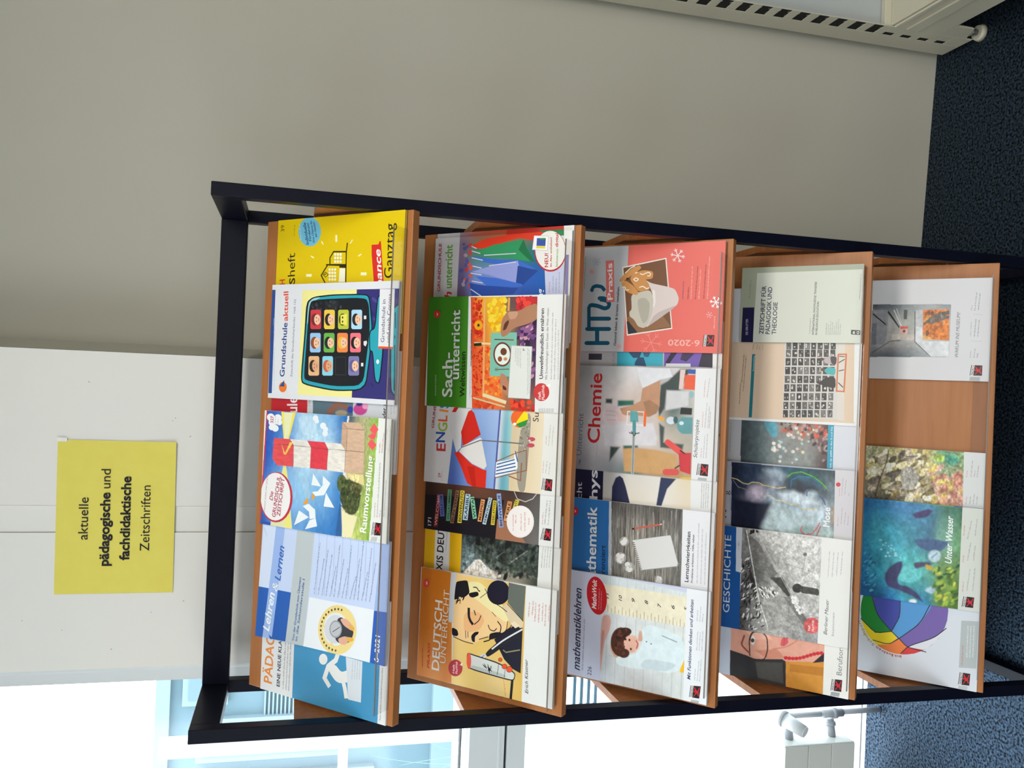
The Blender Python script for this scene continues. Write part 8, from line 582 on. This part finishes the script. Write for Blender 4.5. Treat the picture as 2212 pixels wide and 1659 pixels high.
def rasterise(d):
    """printed artwork of one cover -> list of (verts2d, faces, colours, level) in mm"""
    Wm, Hm = d['w']*1000, d['h']*1000; lev = [0]; out = []
    def add(v, f, c, step=1.0):
        out.append((v, f, c, lev[0])); lev[0] += step
    add([(0, 0), (Wm, 0), (Wm, Hm), (0, Hm)], [(0, 1, 2, 3)], [lin(d['bg'], KP)]*4)
    def ell(cx, cy, ax, ay, bx, by, n=20): return [(cx+ax*math.cos(t)+bx*math.sin(t), cy+ay*math.cos(t)+by*math.sin(t)) for t in (2*math.pi*k/n for k in range(n))]
    def chaikin(p, closed):
        for _ in range(2):
            o = [] if closed else [p[0]]; n = len(p)
            for i in range(n if closed else n-1):
                a, b_ = p[i], p[(i+1) % n]; o += [(a[0]*.82+b_[0]*.18, a[1]*.82+b_[1]*.18), (a[0]*.18+b_[0]*.82, a[1]*.18+b_[1]*.82)]
            if not closed: o.append(p[-1])
            p = o
        return p
    def feather(p, c, s, step=1.0): add(p, [tuple(q) for q in tessellate_polygon([[Vector((a, b, 0)) for a, b in p]])] if len(p) > 3 else [(0, 1, 2)], [c]*len(p), step)
    last = last_soft(d)
    for oi, op in enumerate(d['ops']):
        k = op[0]
        if d['res'] and oi <= last and k in 'pelsg': lev[0] = max(lev[0], 1.5); continue
        if k == 'n': continue
        if k == 'p':
            p = [(op[2][i], op[2][i+1]) for i in range(0, len(op[2]), 2)]; c = lin(op[1], KP); sf = op[3] if len(op) > 3 else 0
            if len(op) > 4: p = chaikin(p, True)
            if sf: feather(p, c, sf); continue
            if len(p) == 4 or len(p) > 4: tris = tessellate_polygon([[Vector((a, b, 0)) for a, b in p]])
            else: tris = [(0, 1, 2)]
            add(p, [tuple(t) for t in tris], [c]*len(p))
        elif k == 'e':
            n = 28 if max(abs(op[4])+abs(op[5]), abs(op[6])+abs(op[7])) > 6 else 12
            p = ell(*op[2:8], n=n)
            if len(op) > 8: feather(p, lin(op[1], KP), min(op[8], .8*min(math.hypot(op[4], op[5]), math.hypot(op[6], op[7])))); continue
            add(p, [tuple(range(n))], [lin(op[1], KP)]*n)
        elif k == 'l':
            p = [(op[3][i], op[3][i+1]) for i in range(0, len(op[3]), 2)]
            if len(op) > 5 and len(p) > 2: p = chaikin(p, False)
            p = [Vector(q) for q in p]; hw = op[2]/2; n = len(p); L_, R_ = [], []
            for i in range(n):
                a = p[i]-p[i-1] if i else p[1]-p[0]; b_ = p[i+1]-p[i] if i < n-1 else a
                if a.length < 1e-6: a = b_
                if b_.length < 1e-6: b_ = a
                if a.length < 1e-6: a = b_ = Vector((1, 0))
                t = a.normalized()+b_.normalized()
                if t.length < .2: t = a.normalized()
                t.normalize(); nn = Vector((-t.y, t.x)); sc_ = 1/max(.55, abs(nn.dot(Vector((-a.y, a.x)).normalized())))
                L_.append(tuple(p[i]+nn*hw*sc_)); R_.append(tuple(p[i]-nn*hw*sc_))
            cc = lin(op[1], KP); sf = op[4] if len(op) > 4 else 0
            add(L_+R_, [(n+i, n+i+1, i+1, i) for i in range(n-1)], [cc]*(2*n))
        elif k == 't':
            _, col, txt, x0, y0, x1, y1, cap, bold, it = op
            v, f = text(txt, bold, .25 if it else 0)
            if not v: continue
            a = min(q[0] for q in v); c = max(q[0] for q in v); D_ = Vector((x1-x0, y1-y0)); Ln = D_.length; D_.normalize(); Nn = Vector((-D_.y, D_.x))
            sx = Ln/(c-a); sy = cap/.73
            add([tuple(Vector((x0, y0))+D_*((q[0]-a)*sx)+Nn*(q[1]*sy)) for q in v], f, [lin(col, KP)]*len(v))
        elif k == 'g':
            q = op[1]; rows = op[2]; nr, nc = len(rows), len(rows[0]); TL, TR, BR, BL = [Vector((q[i], q[i+1])) for i in (0, 2, 4, 6)]
            cs = [[Vector(lin(h, KP)) for h in r] for r in rows]; S = 5; NR, NC = (nr-1)*S, (nc-1)*S; v, c, f = [], [], []
            for r in range(NR+1):
                for cc in range(NC+1):
                    a, b_ = r/NR, cc/NC; P0 = TL.lerp(TR, b_); P1 = BL.lerp(BR, b_); v.append(tuple(P0.lerp(P1, a)))
                    fr, fc = r/S, cc/S; i0, j0 = min(int(fr), nr-2), min(int(fc), nc-2); tr, tc_ = fr-i0, fc-j0; tr = tr*tr*(3-2*tr); tc_ = tc_*tc_*(3-2*tc_)
                    c.append(tuple(cs[i0][j0].lerp(cs[i0][j0+1], tc_).lerp(cs[i0+1][j0].lerp(cs[i0+1][j0+1], tc_), tr)))
            for r in range(NR):
                for cc in range(NC): i = r*(NC+1)+cc; f.append((i+NC+1, i+NC+2, i+1, i))
            add(v, f, c)
        elif k == 's':
            _, cols, pf, n, ra, rb, ang, seed = op[:8]; sfs = op[8] if len(op) > 8 else 0; R = random.Random(seed*77+3); poly = [(pf[i], pf[i+1]) for i in range(0, len(pf), 2)]
            xs = [p[0] for p in poly]; ys = [p[1] for p in poly]
            def inside(x, y):
                s_ = False; j = len(poly)-1
                for i in range(len(poly)):
                    if (poly[i][1] > y) != (poly[j][1] > y) and x < (poly[j][0]-poly[i][0])*(y-poly[i][1])/(poly[j][1]-poly[i][1]+1e-9)+poly[i][0]: s_ = not s_
                    j = i
                return s_
            made = tries = 0
            while made < n and tries < n*30:
                tries += 1; x, y = R.uniform(min(xs), max(xs)), R.uniform(min(ys), max(ys))
                if not inside(x, y): continue
                made += 1; s1 = R.uniform(.6, 1.15); t = math.radians(90-ang+R.uniform(-35, 35)) if ang else R.uniform(0, 6.28)
                a_, b_ = ra*s1, rb*s1*R.uniform(.8, 1.1); m_ = R.choice(cols)
                p = ell(x, y, math.cos(t)*b_, math.sin(t)*b_, -math.sin(t)*a_, math.cos(t)*a_, 10 if a_ > 1.2 else 7)
                if sfs: feather(p, lin(m_, KP), min(sfs, .8*min(a_, b_)), .25)
                else: add(p, [tuple(range(len(p)))], [lin(m_, KP)]*len(p), .12)
            lev[0] += 1
        elif k == 'd':
            _, col, x0, y0, x1, y1, h_ = op; R = random.Random(int(x0*31+y0*17)); D_ = Vector((x1-x0, y1-y0)); Ln = D_.length; D_.normalize(); Nn = Vector((-D_.y, D_.x)); s_ = 0; v, f = [], []; c = lin(col, KP)
            while s_ < Ln:                                                    # too small to read: strokes the size of the letters
                wl = R.randint(2, 9)
                for q in range(wl):
                    lw = h_*.34; hh = h_*R.choice((.62, .62, .62, 1.0, .95)); base = -h_*.2 if R.random() < .1 else 0
                    if s_+lw > Ln: break
                    a = Vector((x0, y0))+D_*s_; b_ = a+D_*lw*.62; i = len(v)
                    v += [tuple(a+Nn*base), tuple(b_+Nn*base), tuple(b_+Nn*hh), tuple(a+Nn*hh)]; f.append((i, i+1, i+2, i+3)); s_ += h_*.52
                s_ += h_*.45
                if s_+h_ > Ln: break
            if f: add(v, f, [c]*len(v))
    return out
def clip(poly, cols, Wm, Hm):
    for ax, lim, sg in ((0, 0, 1), (0, Wm, -1), (1, 0, 1), (1, Hm, -1)):
        o, oc = [], []; n = len(poly)
        if not n: return [], []
        for i in range(n):
            a, b_ = poly[i-1], poly[i]; ca, cb = cols[i-1], cols[i]; da, db = (a[ax]-lim)*sg, (b_[ax]-lim)*sg
            if (da >= 0) != (db >= 0):
                t = da/(da-db); o.append((a[0]+(b_[0]-a[0])*t, a[1]+(b_[1]-a[1])*t)); oc.append(tuple(ca[j]+(cb[j]-ca[j])*t for j in range(4)))
            if db >= 0: o.append(b_); oc.append(cb)
        poly, cols = o, oc
    return poly, cols
def slices(bm, Wm, Hm, bend):
    if not bend: return
    for k in range(14): bmesh.ops.bisect_plane(bm, geom=bm.verts[:]+bm.edges[:]+bm.faces[:], plane_co=(0, Hm*(.30+k*.05), 0), plane_no=(-.55, 1, 0))
def make_magazine(d):
    root = empty('magazine', d['label'], 'magazine'); i = d['i']; Wm, Hm = d['w'], d['h']
    u = max(-.4375, min(d['u'], .4375-d['w']))
    root.matrix_world = shelf_mtx(i) @ Matrix.Translation((u, d['v'], 0)) @ Matrix.Rotation(d['rot'], 4, 'Z')
    curl = d['curl']
    def bend(x, y):
        if not curl: return 0
        s_ = y-.55*x-Hm*.30; return curl*(max(0, s_)/(Hm*.70))**2
    t, th = d['t'], d['th']
    def blk(name, x0, y0, z0, x1, y1, z1, m):
        bm = bmesh.new(); bmesh.ops.create_cube(bm, size=1)
        for v in bm.verts: v.co = Vector((x0+(v.co.x+.5)*(x1-x0), y0+(v.co.y+.5)*(y1-y0), z0+(v.co.z+.5)*(z1-z0)))
        slices(bm, Wm, Hm, curl)
        for v in bm.verts: v.co.z += bend(v.co.x, v.co.y)
        me = bpy.data.meshes.new(name); bm.to_mesh(me); bm.free(); return link(name, me, m, root)
    blk('page_block', .0004, .0006, t-th+GAP, Wm-.0012, Hm-.0006, t-.0005, pagemat(d['page']))
    # cover: the front sheet carries the print, with a wrapped spine and back sheet
    bm = bmesh.new(); cl = bm.loops.layers.float_color.new('Col'); bgc = lin(d['bg'], KP)
    art = rasterise(d); lay = min(LAY, 0.0005/max(1, art[-1][3]))
    for v2, fs, cs, lev in art:
        z = t+lev*lay
        for f in fs:
            p = [v2[j] for j in f]; c = [cs[j] for j in f]
            if any(q[0] < 0 or q[1] < 0 or q[0] > Wm*1000 or q[1] > Hm*1000 for q in p): p, c = clip(p, c, Wm*1000, Hm*1000)
            if len(p) < 3: continue
            ar = sum(p[j-1][0]*p[j][1]-p[j][0]*p[j-1][1] for j in range(len(p)))
            if abs(ar) < 1e-5: continue
            if ar < 0: p = p[::-1]; c = c[::-1]
            try: fc = bm.faces.new([bm.verts.new((q[0]/1000, q[1]/1000, z)) for q in p])
            except ValueError: continue
            for lp, cc in zip(fc.loops, c): lp[cl] = cc
    if d['res']: picture(d, root, t+lay)
    def sheet(x0, y0, z0, x1, y1, z1):
        r = bmesh.ops.create_cube(bm, size=1)
        for v in r['verts']: v.co = Vector((x0+(v.co.x+.5)*(x1-x0), y0+(v.co.y+.5)*(y1-y0), z0+(v.co.z+.5)*(z1-z0)))
        for f in {f for v in r['verts'] for f in v.link_faces}:
            for lp in f.loops: lp[cl] = bgc
    sheet(0, 0, t-.0005, Wm, Hm, t-.00002)
    sheet(0, 0, t-th+.00005, Wm, Hm, t-th+GAP); sheet(0, 0, t-th+.00005, .0005, Hm, t-.0004)
    slices(bm, Wm, Hm, curl)
    for v in bm.verts: v.co.z += bend(v.co.x, v.co.y)
    me = bpy.data.meshes.new('cover'); bm.to_mesh(me); bm.free(); link('cover', me, M['print'], root)
    return root
for d in MAGS: make_magazine(d)
